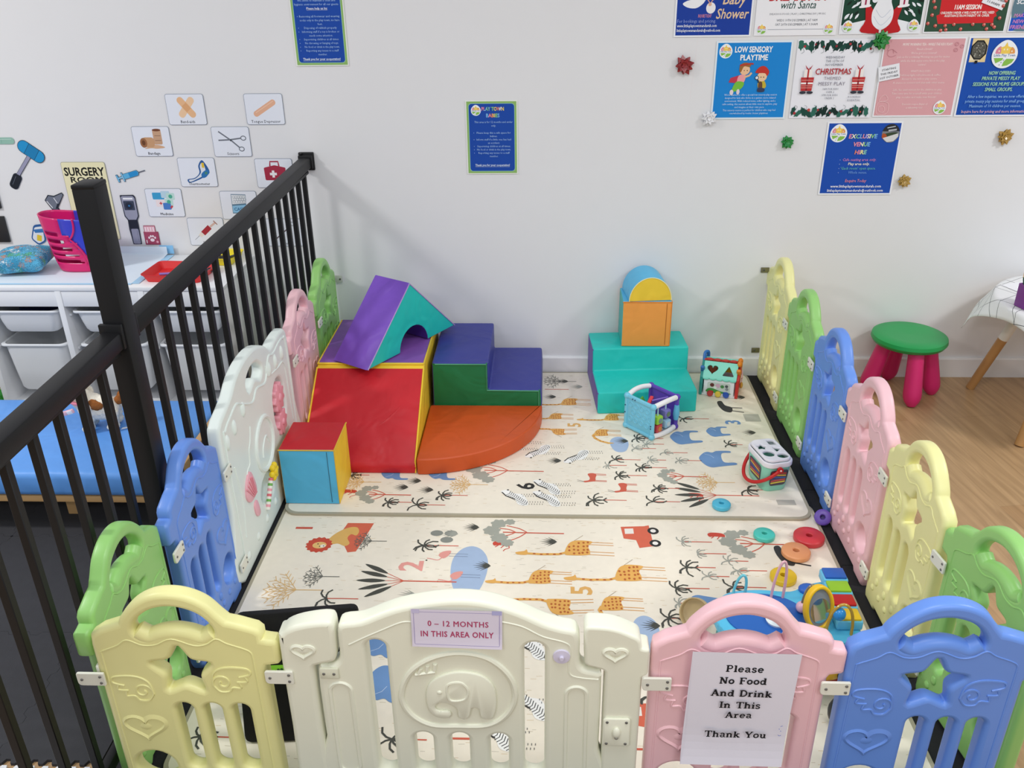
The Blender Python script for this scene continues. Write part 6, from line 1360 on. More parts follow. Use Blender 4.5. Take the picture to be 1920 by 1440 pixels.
# breakfast
s = Sheet(0.296, 0.281, '#f2f2f6')
s.text('BREAKFAST', 0.150, 0.118, 0.046, '#c2252f', bold=0.03, shear=0.1, width=0.215); s.text('with Santa', 0.150, 0.091, 0.036, '#1f4a44', shear=0.3, bold=0.004, width=0.124)
s.text('DELICIOUS FOOD | PLAY | CHRISTMAS DIY | MUSIC', 0.150, 0.070, 0.009, '#6b6f7a', width=0.200, res=1); s.text('WEDS 10TH DECEMBER | AT 9AM', 0.150, 0.048, 0.011, '#5c616d', width=0.146, res=1); s.text('SAT 20TH DECEMBER | AT 9.30AM', 0.150, 0.034, 0.011, '#5c616d', width=0.152, res=1)
s.rect(0.048, 0.0205, 0.248, 0.0215, '#6b7686'); badge(s, 0.026, 0.022, 0.019); badge(s, 0.268, 0.022, 0.019)
wall_sheet('event_poster', s, 0.739, 1.378, 'white breakfast poster with red heading second in the top row')
# festive red sack poster
s = frame(0.291, 0.281, '#1f4636', 0.004)
s.poly([(0.004, 0.004), (0.287, 0.004), (0.287, 0.030), (0.20, 0.050), (0.09, 0.048), (0.004, 0.030)], '#eef2f8')
rnd = random.Random(4)
for side in (0, 1):
    for i in range(16):
        x = rnd.uniform(0.012, 0.062); y = rnd.uniform(0.052, 0.150); x = x if side == 0 else 0.291-x; a = rnd.uniform(0.5, 1.3)*(1 if side == 0 else -1)
        s.blob([(x-0.011*math.cos(a), y-0.011*math.sin(a)), (x+0.004*math.sin(a), y-0.004*math.cos(a)), (x+0.011*math.cos(a), y+0.011*math.sin(a)), (x-0.004*math.sin(a), y+0.004*math.cos(a))], '#eef2f8' if i % 3 else '#16261e', 3)
s.blob([(0.080, 0.006), (0.088, 0.045), (0.083, 0.090), (0.095, 0.098), (0.122, 0.072), (0.146, 0.085), (0.172, 0.072), (0.200, 0.098), (0.212, 0.092), (0.203, 0.045), (0.212, 0.006)], '#c02026', 4)
s.blob([(0.108, 0.072), (0.115, 0.035), (0.146, 0.014), (0.177, 0.035), (0.184, 0.072), (0.172, 0.105), (0.165, 0.125), (0.127, 0.125), (0.120, 0.105)], '#eff1f6', 5)
for q in ([(0.116, 0.060), (0.146, 0.030), (0.177, 0.060)], [(0.120, 0.082), (0.146, 0.056), (0.172, 0.082)]): s.line(cat(q, 6, False), 0.0016, '#c3cada')
for x, sg in ((0.080, -1), (0.216, 1)):
    s.poly([(x-0.015, 0.092), (x+0.015, 0.096), (x+0.013, 0.126), (x-0.017, 0.122)], '#f4eff2'); s.rect(x-0.003, 0.094, x+0.003, 0.125, '#a02a50'); s.blob([(x-0.018, 0.088), (x+0.016, 0.092), (x+0.017, 0.100), (x-0.017, 0.095)], '#f7f7fa', 3)
s.disc(0.112, 0.115, 0.010, '#eef2f8'); s.rect(0.142, 0.004, 0.150, 0.018, '#f4eff2')
badge(s, 0.028, 0.026, 0.019); badge(s, 0.262, 0.028, 0.019)
wall_sheet('event_poster', s, 1.046, 1.380, 'green festive poster with red sack shape and presents third in the top row')
# red session poster
s = frame(0.290, 0.281, '#34523f', 0.004)
s.poly([(0.048, 0.030), (0.244, 0.032), (0.243, 0.050), (0.252, 0.055), (0.246, 0.066), (0.256, 0.075), (0.250, 0.27), (0.048, 0.27), (0.044, 0.16), (0.048, 0.062), (0.038, 0.058)], '#d12b2f')
s.text('11AM SESSION', 0.145, 0.078, 0.022, '#fbf3ef', bold=0.04, shear=0.12, width=0.094); s.text('CHILDREN UNDER 4 WELCOME BUT WILL NEED', 0.146, 0.063, 0.0115, '#fbeeea', bold=0.03, shear=0.1, width=0.190, res=1); s.text('ASSISTANCE FROM PARENT OR CARER.', 0.146, 0.053, 0.0115, '#fbeeea', bold=0.03, shear=0.1, width=0.160, res=1)
rnd = random.Random(9)
for x, y in ((0.020, 0.105), (0.028, 0.085), (0.022, 0.060), (0.012, 0.032), (0.040, 0.024), (0.075, 0.024), (0.080, 0.010), (0.062, 0.008), (0.105, 0.028), (0.132, 0.012), (0.172, 0.028), (0.212, 0.026), (0.224, 0.012), (0.240, 0.026), (0.250, 0.018), (0.262, 0.048), (0.266, 0.088), (0.272, 0.105)):
    s.disc(x, y, 0.0062, '#c65a52', n=14); s.disc(x+0.002, y+0.002, 0.0024, '#ecb9ad', n=8); s.disc(x-0.002, y-0.004, 0.0016, '#3a2320', n=6)
wall_sheet('event_poster', s, 1.347, 1.382, 'red and dark green session poster fourth in the top row')
# partial blue poster
s = frame(0.290, 0.281, '#2458c4', 0.004); s.blob([(0.004, 0.050), (0.040, 0.060), (0.05, 0.10), (0.03, 0.13), (0.004, 0.12)], '#62808f', 4); s.blob([(0.02, 0.004), (0.05, 0.02), (0.06, 0.05), (0.09, 0.02), (0.10, 0.004)], '#62808f', 4)
s.text('SCHOOL HOLIDAYS', 0.012, 0.094, 0.020, '#f4f6fb', 'l', bold=0.03, shear=0.15, width=0.18); s.text('MAKE', 0.012, 0.050, 0.017, '#d98bc5', 'l', bold=0.02, shear=0.15); s.text('NEW', 0.012, 0.030, 0.017, '#d98bc5', 'l', bold=0.02, shear=0.15); s.text('FRIENDS', 0.006, 0.011, 0.018, '#d98bc5', 'l', bold=0.02, shear=0.15)
wall_sheet('event_poster', s, 1.648, 1.382, 'blue poster cut by the top right corner of the photo')
# low sensory
s = frame(0.279, 0.279, '#1b87d6', 0.006, '#e4f0f8')
badge(s, 0.036, 0.243, 0.024); s.text('LOW SENSORY', 0.138, 0.240, 0.028, '#f4f8fc', bold=0.035, width=0.138); s.text('PLAYTIME', 0.142, 0.212, 0.028, '#f4f8fc', bold=0.035, width=0.100)
# two clip-art children
s.poly([(0.056, 0.134), (0.062, 0.150), (0.096, 0.160), (0.104, 0.138), (0.078, 0.132)], '#c33a52'); s.blob([(0.092, 0.158), (0.116, 0.160), (0.112, 0.134), (0.088, 0.132)], '#f0a2a8', 4); s.line([(0.112, 0.152), (0.130, 0.158), (0.138, 0.168)], 0.007, '#e9bd94')
s.blob([(0.084, 0.136), (0.112, 0.134), (0.110, 0.118), (0.096, 0.106), (0.074, 0.100), (0.070, 0.108)], '#7ac143', 4); s.disc(0.070, 0.098, 0.007, '#e6d9df', 0.010); s.disc(0.094, 0.100, 0.006, '#e6d9df', 0.010)
s.disc(0.112, 0.178, 0.019, '#eec39a', 0.018); s.blob([(0.092, 0.176), (0.094, 0.196), (0.112, 0.204), (0.132, 0.198), (0.128, 0.188), (0.108, 0.190), (0.098, 0.170)], '#9b6a36', 4); s.line([(0.092, 0.194), (0.130, 0.200), (0.142, 0.199)], 0.005, '#c0392f')
for a in (0.110, 0.121): s.disc(a, 0.176, 0.0018, '#2b2320', n=8)
s.blob([(0.166, 0.136), (0.186, 0.140), (0.196, 0.122), (0.190, 0.112), (0.168, 0.112)], '#c7b23a', 4); s.blob([(0.168, 0.134), (0.180, 0.134), (0.182, 0.110), (0.168, 0.112)], '#6b4a36', 3); s.blob([(0.168, 0.114), (0.190, 0.112), (0.190, 0.100), (0.166, 0.100)], '#39405c', 3)
s.disc(0.178, 0.154, 0.018, '#f0c9a2', 0.017); s.blob([(0.152, 0.168), (0.166, 0.188), (0.186, 0.190), (0.202, 0.172), (0.196, 0.156), (0.186, 0.166)], '#c5372f', 4); s.disc(0.159, 0.150, 0.0075, '#2a3148'); s.disc(0.159, 0.150, 0.0052, '#dfe9f4'); s.line([(0.162, 0.143), (0.168, 0.132)], 0.004, '#2a3148')
for a in (0.174, 0.184): s.disc(a, 0.152, 0.0020, '#2b2320', n=8)
y = 0.086
for t, wd in (("We've wanted to offer a special low sensory play session", 0.196), ('designed for kids who thrive in a quieter, more relaxed', 0.190), ('environment. With reduced noise, softer lighting, and a', 0.190), ('calm setting, this session allows little ones to explore, play', 0.206), ('and imagine at their own pace.', 0.112), ('This sensory session is perfect for children who may feel', 0.198), ('overwhelmed by louder, busier playtimes.', 0.146)): s.text(t, 0.142, y, 0.0102, '#cfe8fa', width=wd, res=1); y -= 0.0112
wall_sheet('event_poster', s, 0.607, 1.082, 'bright blue poster with two clip-art children left in the second row')
# christmas messy play
s = Sheet(0.302, 0.280, '#eeeff6')
rnd = random.Random(12)
def garland(y0, up):
    for i in range(15):
        x = 0.012+0.0195*i; a = up*rnd.uniform(0.7, 2.4); L = rnd.uniform(0.028, 0.042); c = rnd.choice(['#183a33', '#1e4a40', '#2f6a5a', '#143029'])
        cx, cy = x, y0+up*rnd.uniform(0.004, 0.016); ca, sa = math.cos(a), math.sin(a)
        pts = []
        for k in range(12):
            t = 2*PI*k/12; r = (1.0 if k % 2 == 0 else 0.72); px, py = L*0.62*math.cos(t)*r, L*0.30*math.sin(t)*r; pts.append((cx+px*ca-py*sa, cy+px*sa+py*ca))
        s.poly([(min(max(a_, 0.003), 0.299), min(max(b_, 0.003), 0.277)) for a_, b_ in pts], c)
    for i in range(7): s.disc(0.02+0.042*i+rnd.uniform(-.01, .01), y0+up*rnd.uniform(0.004, 0.022), rnd.uniform(0.003, 0.006), rnd.choice(['#b1343c', '#c24a44', '#8e2a33']), n=12)
    for i in range(8):
        x = 0.02+0.036*i; s.line(cat([(x, y0+up*0.018), (x+0.006, y0+up*0.030), (x-0.004, y0+up*0.036)], 4, False), 0.0009, '#4a5a58')
garland(0.268, -1); garland(0.012, 1)
for t, yy, wd in (('WEDNESDAY', 0.214, 0.070), ('THE 12TH OF', 0.201, 0.066), ('NOVEMBER', 0.188, 0.064)): s.text(t, 0.142, yy, 0.0115, '#5a5f70', width=wd, res=1, spacing=1.1)
s.text('CHRISTMAS', 0.142, 0.158, 0.030, '#b32a33', bold=0.02, shear=0.1, width=0.130); s.text('THEMED', 0.142, 0.139, 0.016, '#8d8492', width=0.062, spacing=1.1); s.text('MESSY PLAY', 0.142, 0.119, 0.018, '#7d7686', width=0.098, spacing=1.1)
for t, yy, wd in (('9AM FOR KIDS', 0.103, 0.058), ('OVER 2', 0.092, 0.030), ('1PM FOR KIDS', 0.081, 0.058), ('UNDER 2', 0.070, 0.034)): s.text(t, 0.140, yy, 0.0095, '#5a5f70', width=wd, res=1, spacing=1.15)
for t, yy, wd in (('BOOKINGS', 0.074, 0.046), ('ESSENTIAL', 0.062, 0.048)): s.text(t, 0.232, yy, 0.0095, '#6a6f80', width=wd, res=1, spacing=1.15)
for cx in (0.050, 0.238):                    # stacked striped presents
    s.poly([(cx-0.020, 0.100), (cx+0.020, 0.100), (cx+0.024, 0.148), (cx-0.024, 0.148)], '#bf3436'); s.rect(cx-0.022, 0.124, cx+0.022, 0.130, '#f4ecea'); s.rect(cx-0.003, 0.100, cx+0.003, 0.148, '#8e1f28')
    for q in (0.110, 0.117, 0.137): s.rect(cx-0.021, q, cx+0.021, q+0.002, '#e9a79c')
    s.rect(cx-0.015, 0.148, cx+0.015, 0.176, '#f2ece9'); s.rect(cx-0.003, 0.148, cx+0.003, 0.176, '#bf3436'); s.poly([(cx-0.014, 0.192), (cx, 0.177), (cx+0.014, 0.192), (cx+0.006, 0.176), (cx-0.006, 0.176)], '#b32a33')
    s.disc(cx-0.012, 0.094, 0.012, '#343844', 0.005); s.disc(cx+0.014, 0.094, 0.012, '#343844', 0.005)
wall_sheet('event_poster', s, 0.903, 1.084, 'white festive messy play poster with holly garlands in the second row')
# pink morning tea
s = frame(0.296, 0.280, '#dca4aa', 0.005)
s.text("MUMS' MORNING TEA - WHILE THE KIDS PLAY!", 0.158, 0.252, 0.013, '#f8e9e6', bold=0.02, shear=0.15, width=0.178, res=1)
y = 0.237
for t, wd, dy in (('Need a break?', 0.056, 0.0135), ("We've got you covered!", 0.092, 0.0135), ('Join us for a relaxing Morning tea just for mums', 0.190, 0.0135), ('while the kids enjoy some fun in the play', 0.160, 0.0135), ('centre!', 0.028, 0.0230), ("WHAT'S INCLUDED?", 0.072, 0.0135), ('Delicious light refreshments & coffee', 0.150, 0.0135), ('Access to the indoor play centre', 0.128, 0.0135), ('A chance to connect and chat with other mums', 0.188, 0.0250), ('Safe, fun environment for the children to play', 0.178, 0.0135), ('Take some time for yourself while your children', 0.184, 0.0135), ('play, socialise and make new friends!', 0.146, 0.0250), ('Discount coupon Buyer of', 0.094, 0.0125), ('a takeaway tea!', 0.060, 0.013)): s.text(t, 0.150, y, 0.0102, '#f8e6e4', width=wd, res=1); y -= dy
for cx, cy in ((0.262, 0.256), (0.282, 0.248), (0.262, 0.236)): s.line(circ(cx, cy, 0.007, 0.0058, 16, 0.4), 0.0010, '#b26a78', True); s.line([(cx-0.004, cy-0.003), (cx, cy+0.001), (cx+0.004, cy+0.003)], 0.0009, '#b26a78')
for q in ([(0.012, 0.262), (0.020, 0.250), (0.016, 0.236), (0.034, 0.240), (0.040, 0.226)], [(0.020, 0.236), (0.018, 0.222), (0.032, 0.214), (0.050, 0.220)], [(0.026, 0.272), (0.024, 0.264)], [(0.034, 0.240), (0.052, 0.228)]): s.line(cat(q, 4, False), 0.0009, '#a9606e')
for q in ([(0.014, 0.012), (0.010, 0.040), (0.020, 0.056), (0.050, 0.050), (0.054, 0.020), (0.040, 0.008)], [(0.020, 0.022), (0.018, 0.036), (0.034, 0.040), (0.042, 0.026), (0.034, 0.016)], [(0.018, 0.056), (0.022, 0.074), (0.038, 0.078), (0.046, 0.062)]): s.line(cat(q, 5), 0.0014, '#f2cfcf', True)
badge(s, 0.244, 0.032, 0.024)
wall_sheet('event_poster', s, 1.215, 1.087, 'pink morning tea poster with a white note on its left edge')
# private messy play
s = frame(0.290, 0.283, '#174fb0', 0.006)
s.rect(0.014, 0.194, 0.072, 0.276, '#e6cf9a'); s.rect(0.016, 0.20, 0.05, 0.22, '#efe2c4'); s.poly(circ(0.042, 0.236, 0.031, 0.036, 8, 0.39), '#17181a'); s.poly(circ(0.042, 0.236, 0.026, 0.031, 8, 0.39), '#5b5a52')
rnd = random.Random(3)
for i in range(50): s.disc(0.042+rnd.uniform(-.018, .018), 0.236+rnd.uniform(-.022, .022), rnd.uniform(0.001, 0.0035), rnd.choice(['#86847a', '#3f3e39', '#a8a69b', '#6d6b62']), n=6)
s.rect(0.034, 0.190, 0.044, 0.200, '#17181a'); badge(s, 0.137, 0.218, 0.046)
for t, yy, wd in (('NOW OFFERING', 0.150, 0.096), ('PRIVATE MESSY PLAY', 0.131, 0.138), ('SESSIONS FOR MUMS GROUPS/', 0.111, 0.196), ('SMALL GROUPS.', 0.092, 0.100)): s.text(t, 0.142, yy, 0.018, '#a6dcb4', bold=0.025, shear=0.1, width=wd)
for t, yy, wd in (('After a few inquiries, we are now offering', 0.068, 0.216), ('private messy play sessions for small groups.', 0.051, 0.226), ('Maximum of 10 children per session.', 0.034, 0.190)): s.text(t, 0.142, yy, 0.0155, '#8fc0f2', width=wd, res=1, bold=0.006)
s.text('Inquire here for pricing and more information', 0.142, 0.014, 0.0155, '#e2b3bd', width=0.240, res=1, bold=0.008)
wall_sheet('event_poster', s, 1.519, 1.086, 'blue private messy play poster with round badge cut by the right edge')
# exclusive venue hire
s = frame(0.283, 0.280, '#1a4db0', 0.006)
badge(s, 0.046, 0.235, 0.032)
s.poly(circ(0.242, 0.236, 0.033, 0.035, 30), '#7c8088'); s.poly(circ(0.242, 0.236, 0.033, 0.035, 30)[1:15], '#2c2e33'); s.blob([(0.212, 0.228), (0.226, 0.236), (0.262, 0.240), (0.270, 0.228), (0.240, 0.218)], '#3b4a34', 4); s.blob([(0.210, 0.222), (0.214, 0.236), (0.228, 0.228), (0.222, 0.212)], '#b0552f', 4); s.poly([(0.214, 0.218), (0.270, 0.236), (0.272, 0.224), (0.256, 0.206), (0.232, 0.203)], '#d9d9da'); s.line([(0.226, 0.256), (0.256, 0.262)], 0.003, '#cfd6dc'); s.line([(0.232, 0.246), (0.262, 0.250)], 0.006, '#b9bdc4')
s.text('EXCLUSIVE', 0.140, 0.218, 0.022, RAIN[0], bold=0.03, shear=0.12, width=0.108, cols=['#ea8fb0', '#f4f0d0', '#8fd08a', '#7db9ee', '#ef9aa8', '#c7b4ee', '#f4f0d0', '#8fd08a', '#7db9ee']); s.text('VENUE', 0.140, 0.188, 0.022, RAIN[1], bold=0.03, shear=0.12, width=0.064, cols=['#ef9aa8', '#ea8fb0', '#f4f0d0', '#8fd08a', '#7db9ee']); s.text('HIRE', 0.140, 0.158, 0.022, RAIN[2], bold=0.03, shear=0.12, width=0.046, cols=['#ef8a6a', '#ea8fb0', '#f4e9a0', '#8fd0c0'])
for t, yy, wd, c in (('Cafe seating area only.', 0.132, 0.128, '#c887c7'), ('Play area only.', 0.116, 0.082, '#f4f2dc'), ("'Gack room' open space.", 0.099, 0.134, '#5fb2b6'), ('Whole venue.', 0.083, 0.072, '#6a9ae0')): s.text(t, 0.140, yy, 0.0145, c, width=wd, res=1, bold=0.012, shear=0.1); s.disc(0.066, yy+0.004, 0.0014, '#9fb9ea', n=8)
s.text('Enquire Today', 0.138, 0.050, 0.0165, '#d98ba0', width=0.082, res=1, bold=0.01, shear=0.12); s.text('www.littleplaytownmandurah.com', 0.141, 0.029, 0.0145, '#f1f4fb', width=0.196, res=1, bold=0.015); s.text('littleplaytownmandurah@outlook.com', 0.141, 0.0125, 0.0145, '#f1f4fb', width=0.216, res=1, bold=0.015)
wall_sheet('event_poster', s, 1.053, 0.790, 'blue venue hire poster, lowest of the posters, with rainbow heading')
# notes
s = Sheet(0.076, 0.052, '#eef0f6')
for t, yy, wd in (('STARTING', 0.035, 0.050), ('THIS FRIDAY', 0.021, 0.062), ('31ST OCTOBER', 0.007, 0.068)): s.text(t, 0.038, yy, 0.010, '#3d4048', bold=0.012, width=wd, res=1)
o = wall_sheet('paper_note', s, 1.217, 1.214, 'small tilted white note stuck on the left edge of the pink poster', 'note', None, math.radians(11), -0.0058)
s = Sheet(0.082, 0.060, '#eef0f6')
for t, yy, wd in (('WEDNESDAY', 0.041, 0.060), ('26TH NOVEMBER', 0.025, 0.068), ('11.00AM', 0.008, 0.046)): s.text(t, 0.041, yy, 0.011, '#4d5058', bold=0.012, width=wd, res=1)
wall_sheet('paper_note', s, 1.534, 1.482, 'small tilted white note stuck on the red session poster', 'note', None, math.radians(-19), -0.0058)
# marker scribble under the note
s = Sheet(0.03, 0.010, '#4a3038', 0.0004, rcorner([(0, 0.004), (0.03, 0.010), (0.029, 0.007), (0.016, 0.004), (0.014, 0.0), (0.012, 0.004)], 0.0005)); 

# doctor's corner picture cards
def card(name, cx, cz, label, draw, cap):
    w_, h_ = 0.150, 0.116; o_ = rrect(0, 0, w_, h_, 0.008); s = Sheet(w_, h_, '#6d7c93', 0.0006, o_); s.poly(rrect(0.0012, 0.0012, w_-0.0012, h_-0.0012, 0.0075), '#e6eaf4'); draw(s)
    if cap: s.text(cap, w_/2, 0.0070, 0.0150, '#3a3d45', bold=0.006, res=1)
    return wall_sheet('picture_card', s, cx-w_/2, cz-h_/2, label, 'picture card', 'medical picture cards')
def d_band(s):
    for a, c in ((0.9, '#eec9a4'), (-0.9, '#e8b98e')):
        ca, sa = math.cos(a), math.sin(a); q = [(0.078+x*ca-y*sa, 0.066+x*sa+y*ca) for x, y in rrect(-0.046, -0.013, 0.046, 0.013, 0.0125)]; s.poly(q, c)
    s.poly([(0.078+x*0.62+y*0.78, 0.066-x*0.78+y*0.62) for x, y in ((-0.014, -0.012), (0.014, -0.012), (0.014, 0.012), (-0.014, 0.012))], '#dfa878')
def d_tongue(s):
    a = 0.55; s.poly([(0.076+x*math.cos(a)-y*math.sin(a), 0.062+x*math.sin(a)+y*math.cos(a)) for x, y in rrect(-0.051, -0.011, 0.051, 0.011, 0.0105)], '#e6b294'); s.line([(0.04, 0.045), (0.112, 0.088)], 0.003, '#f0c8ac')
def d_bandage(s):
    s.poly(rrect(0.082, 0.046, 0.116, 0.104, 0.006), '#c9a183'); s.disc(0.099, 0.102, 0.017, '#7a4a34', 0.005); s.line([(0.088, 0.080), (0.112, 0.080)], 0.0016, '#7a5a48'); s.line([(0.088, 0.062), (0.112, 0.062)], 0.0016, '#7a5a48')
    s.blob([(0.040, 0.030), (0.070, 0.032), (0.090, 0.030), (0.122, 0.034), (0.108, 0.042), (0.080, 0.044)], '#d6ad8c', 4); s.poly(rrect(0.036, 0.036, 0.084, 0.074, 0.012), '#c99c76'); s.disc(0.040, 0.053, 0.014, '#9c6a48', 0.019); s.disc(0.040, 0.053, 0.007, '#6d442c', 0.010)
def d_scissors(s):
    for q in ([(0.028, 0.098), (0.076, 0.062), (0.104, 0.036)], [(0.024, 0.064), (0.070, 0.066), (0.116, 0.072)]): s.line(q, 0.0055, '#767b85')
    for x, y in ((0.112, 0.030), (0.124, 0.072)): s.line(circ(x, y, 0.010, 0.008, 16), 0.0035, '#767b85', True)
    s.disc(0.073, 0.064, 0.004, '#4a4e57')
def d_thermo(s):
    s.blob([(0.030, 0.030), (0.060, 0.036), (0.082, 0.056), (0.082, 0.084), (0.098, 0.106), (0.112, 0.092), (0.124, 0.058), (0.100, 0.040), (0.070, 0.026), (0.036, 0.016)], '#2f5e9c', 4); s.blob([(0.036, 0.028), (0.062, 0.033), (0.088, 0.056), (0.088, 0.082), (0.098, 0.096), (0.106, 0.086), (0.108, 0.060), (0.094, 0.044), (0.066, 0.030), (0.040, 0.020)], '#dfe4ec', 4)
    s.blob([(0.090, 0.052), (0.112, 0.068), (0.124, 0.060), (0.108, 0.040), (0.092, 0.036)], '#2f74b4', 4); s.poly(rrect(0.096, 0.076, 0.106, 0.096, 0.002), '#e3c03c'); s.rect(0.104, 0.050, 0.114, 0.060, '#4b8a7a')
def d_med(s):
    for x, y, w2, c in ((0.052, 0.086, 0.024, '#3f9fd0'), (0.082, 0.092, 0.018, '#b9d6e6'), (0.102, 0.084, 0.017, '#bfe0da'), (0.058, 0.056, 0.020, '#f0e2e4'), (0.092, 0.060, 0.017, '#bfe0da'), (0.082, 0.044, 0.016, '#4b7fc9')): s.poly(rrect(x-w2, y-0.014, x+w2, y+0.014, 0.004), c)
    s.rect(0.052, 0.054, 0.064, 0.058, '#c8474f'); s.rect(0.056, 0.050, 0.060, 0.062, '#c8474f'); s.disc(0.102, 0.084, 0.008, '#4fae96'); s.disc(0.092, 0.062, 0.008, '#4fae96'); s.line([(0.096, 0.036), (0.104, 0.046)], 0.007, '#c8474f')
def d_kit(s):
    s.poly(rcorner([(0.036, 0.030), (0.116, 0.030), (0.122, 0.080), (0.078, 0.090), (0.034, 0.080)], 0.005), '#a9314a'); s.line([(0.060, 0.086), (0.062, 0.104), (0.094, 0.104), (0.096, 0.086)], 0.006, '#a9314a'); s.rect(0.056, 0.050, 0.084, 0.060, '#f2f0f4'); s.rect(0.065, 0.041, 0.075, 0.069, '#f2f0f4')
def d_cast(s):
    s.poly([(0.044, 0.024), (0.102, 0.024), (0.106, 0.102), (0.046, 0.104)], '#5f7f96'); s.poly([(0.047, 0.062), (0.103, 0.066), (0.104, 0.099), (0.048, 0.101)], '#e4e8ee')
    for i in range(5):
        for j in range(3): s.line(circ(0.056+0.010*i+(0.005 if j % 2 else 0), 0.072+0.010*j, 0.0052, 0.0052, 6), 0.0009, '#6f7f8c', True)
    s.poly([(0.046, 0.028), (0.101, 0.028), (0.102, 0.060), (0.047, 0.056)], '#8cc0e2'); s.text('CAST', 0.074, 0.036, 0.018, '#2f6a98', bold=0.02)
def d_syr(s):
    s.line([(0.022, 0.024), (0.046, 0.044)], 0.0014, '#5a5f6a'); s.poly([(0.040, 0.044), (0.050, 0.034), (0.062, 0.044), (0.052, 0.058)], '#e8dcd4'); s.poly([(0.052, 0.058), (0.066, 0.042), (0.098, 0.070), (0.084, 0.086)], '#a8313c'); s.line([(0.092, 0.078), (0.116, 0.096)], 0.008, '#d8b8b0'); s.line([(0.110, 0.104), (0.124, 0.088)], 0.004, '#a87a70')
def d_swab(s): s.line([(0.040, 0.032), (0.108, 0.088)], 0.005, '#6a5a66'); s.line(circ(0.112, 0.094, 0.006, 0.008, 14), 0.0016, '#5a5f6a', True)
card('c', -1.418, 1.132, 'picture card of two crossed plasters, top left of the cards', d_band, 'Band-aids')
card('c', -1.110, 1.131, 'picture card of a tongue depressor, top right of the cards', d_tongue, 'Tongue Depressor')
card('c', -1.575, 1.011, 'picture card of rolled bandages below left of the crossed plasters', d_bandage, 'Bandage')
card('c', -1.258, 1.008, 'picture card of grey scissors', d_scissors, 'Scissors')
card('c', -1.414, 0.889, 'picture card of a gun thermometer', d_thermo, 'Thermometer')
card('c', -1.570, 0.766, 'picture card of blue medicine packets', d_med, 'Medicine')
card('c', -1.103, 0.884, 'picture card of a red first aid kit partly behind the railing top', d_kit, 'Kit')
card('c', -1.265, 0.755, 'picture card of a cast with blue label behind the railing', d_cast, 'Cast')
card('c', -1.418, 0.645, 'picture card of a red syringe behind the railing', d_syr, 'Syringe')
card('c', -1.095, 0.641, 'picture card of a thin swab seen through the railing bars', d_swab, 'Swab')
# surgery room sign
s = Sheet(0.180, 0.320, '#8f9078', 0.0006, rrect(0, 0, 0.180, 0.320, 0.008)); s.poly(rrect(0.0012, 0.0012, 0.1788, 0.3188, 0.0075), '#ece7bf')
s.text('SURGERY', 0.090, 0.266, 0.046, '#1d1d1c', bold=0.03, width=0.166); s.text('ROOM', 0.094, 0.238, 0.032, '#1d1d1c', bold=0.03, width=0.132); s.disc(0.060, 0.140, 0.018, '#e3a13a'); s.disc(0.110, 0.130, 0.028, '#d7dbe2'); s.rect(0.080, 0.050, 0.140, 0.100, '#8cc0e2')
wall_sheet('surgery_sign', s, -1.966, 0.612, 'cream surgery room sign with black heading half hidden by the railing post', 'sign')
# cut-out stickers
def sticker(name, x, z, w_, h_, outline, col, label, draw=None):
    s = Sheet(w_, h_, col, 0.0006, outline, 'paper')
    if draw: draw(s)
    return wall_sheet(name, s, x, z, label, 'sticker')
def rot(pts, a, cx, cy): return [(cx+x*math.cos(a)-y*math.sin(a), cy+x*math.sin(a)+y*math.cos(a)) for x, y in pts]
# reflex hammer
hx, hz = -2.196, 0.826
def d_ham(s):
    hd = rot(rrect(-0.055, -0.024, 0.055, 0.024, 0.0235), -0.66, 0.122, 0.148); s.poly(hd, '#2492cc'); s.poly(rot([(-0.020, -0.024), (0.024, -0.024), (0.024, 0.024), (-0.020, 0.024)], -0.66, 0.122, 0.148), '#1f7fb4')
    for q in (-0.020, 0.024): s.line(rot([(q, -0.024), (q, 0.024)], -0.66, 0.122, 0.148), 0.0014, '#1d3550')
    s.line([(0.040, 0.050), (0.108, 0.128)], 0.013, '#9a9ab4'); s.poly(rot(rrect(-0.032, -0.0165, 0.032, 0.0165, 0.014), 0.98, 0.028, 0.030), '#20242e'); s.line(rot([(-0.02, 0.006), (0.02, 0.006)], 0.98, 0.028, 0.030), 0.002, '#5a6070')
hs = rot(rrect(-0.057, -0.026, 0.057, 0.026, 0.025), -0.66, 0.122, 0.148)
def d_ham0(s):
    for ol_ in (rot(rrect(-0.034, -0.0185, 0.034, 0.0185, 0.015), 0.98, 0.028, 0.030), rot(rrect(-0.058, -0.008, 0.058, 0.008, 0.002), 0.86, 0.074, 0.089)): s.mb.prism(ol_, 0, 0.0006, mat('#2a3346', 'paper'))
    d_ham(s)
sticker('hammer_sticker', hx, hz, 0.19, 0.20, hs, '#2a3346', 'blue reflex hammer sticker with black grip at the far left of the wall', d_ham0)
sticker('strip_sticker', -2.262, 1.004, 0.13, 0.034, rrect(0, 0, 0.13, 0.026, 0.011), '#93bdae', 'pale teal strip sticker at the left edge of the photo', lambda s: (s.line([(0.078, 0.004), (0.078, 0.022)], 0.001, '#6f9a8a'), s.line([(0.012, 0.018), (0.12, 0.019)], 0.003, '#b4d3c7')))
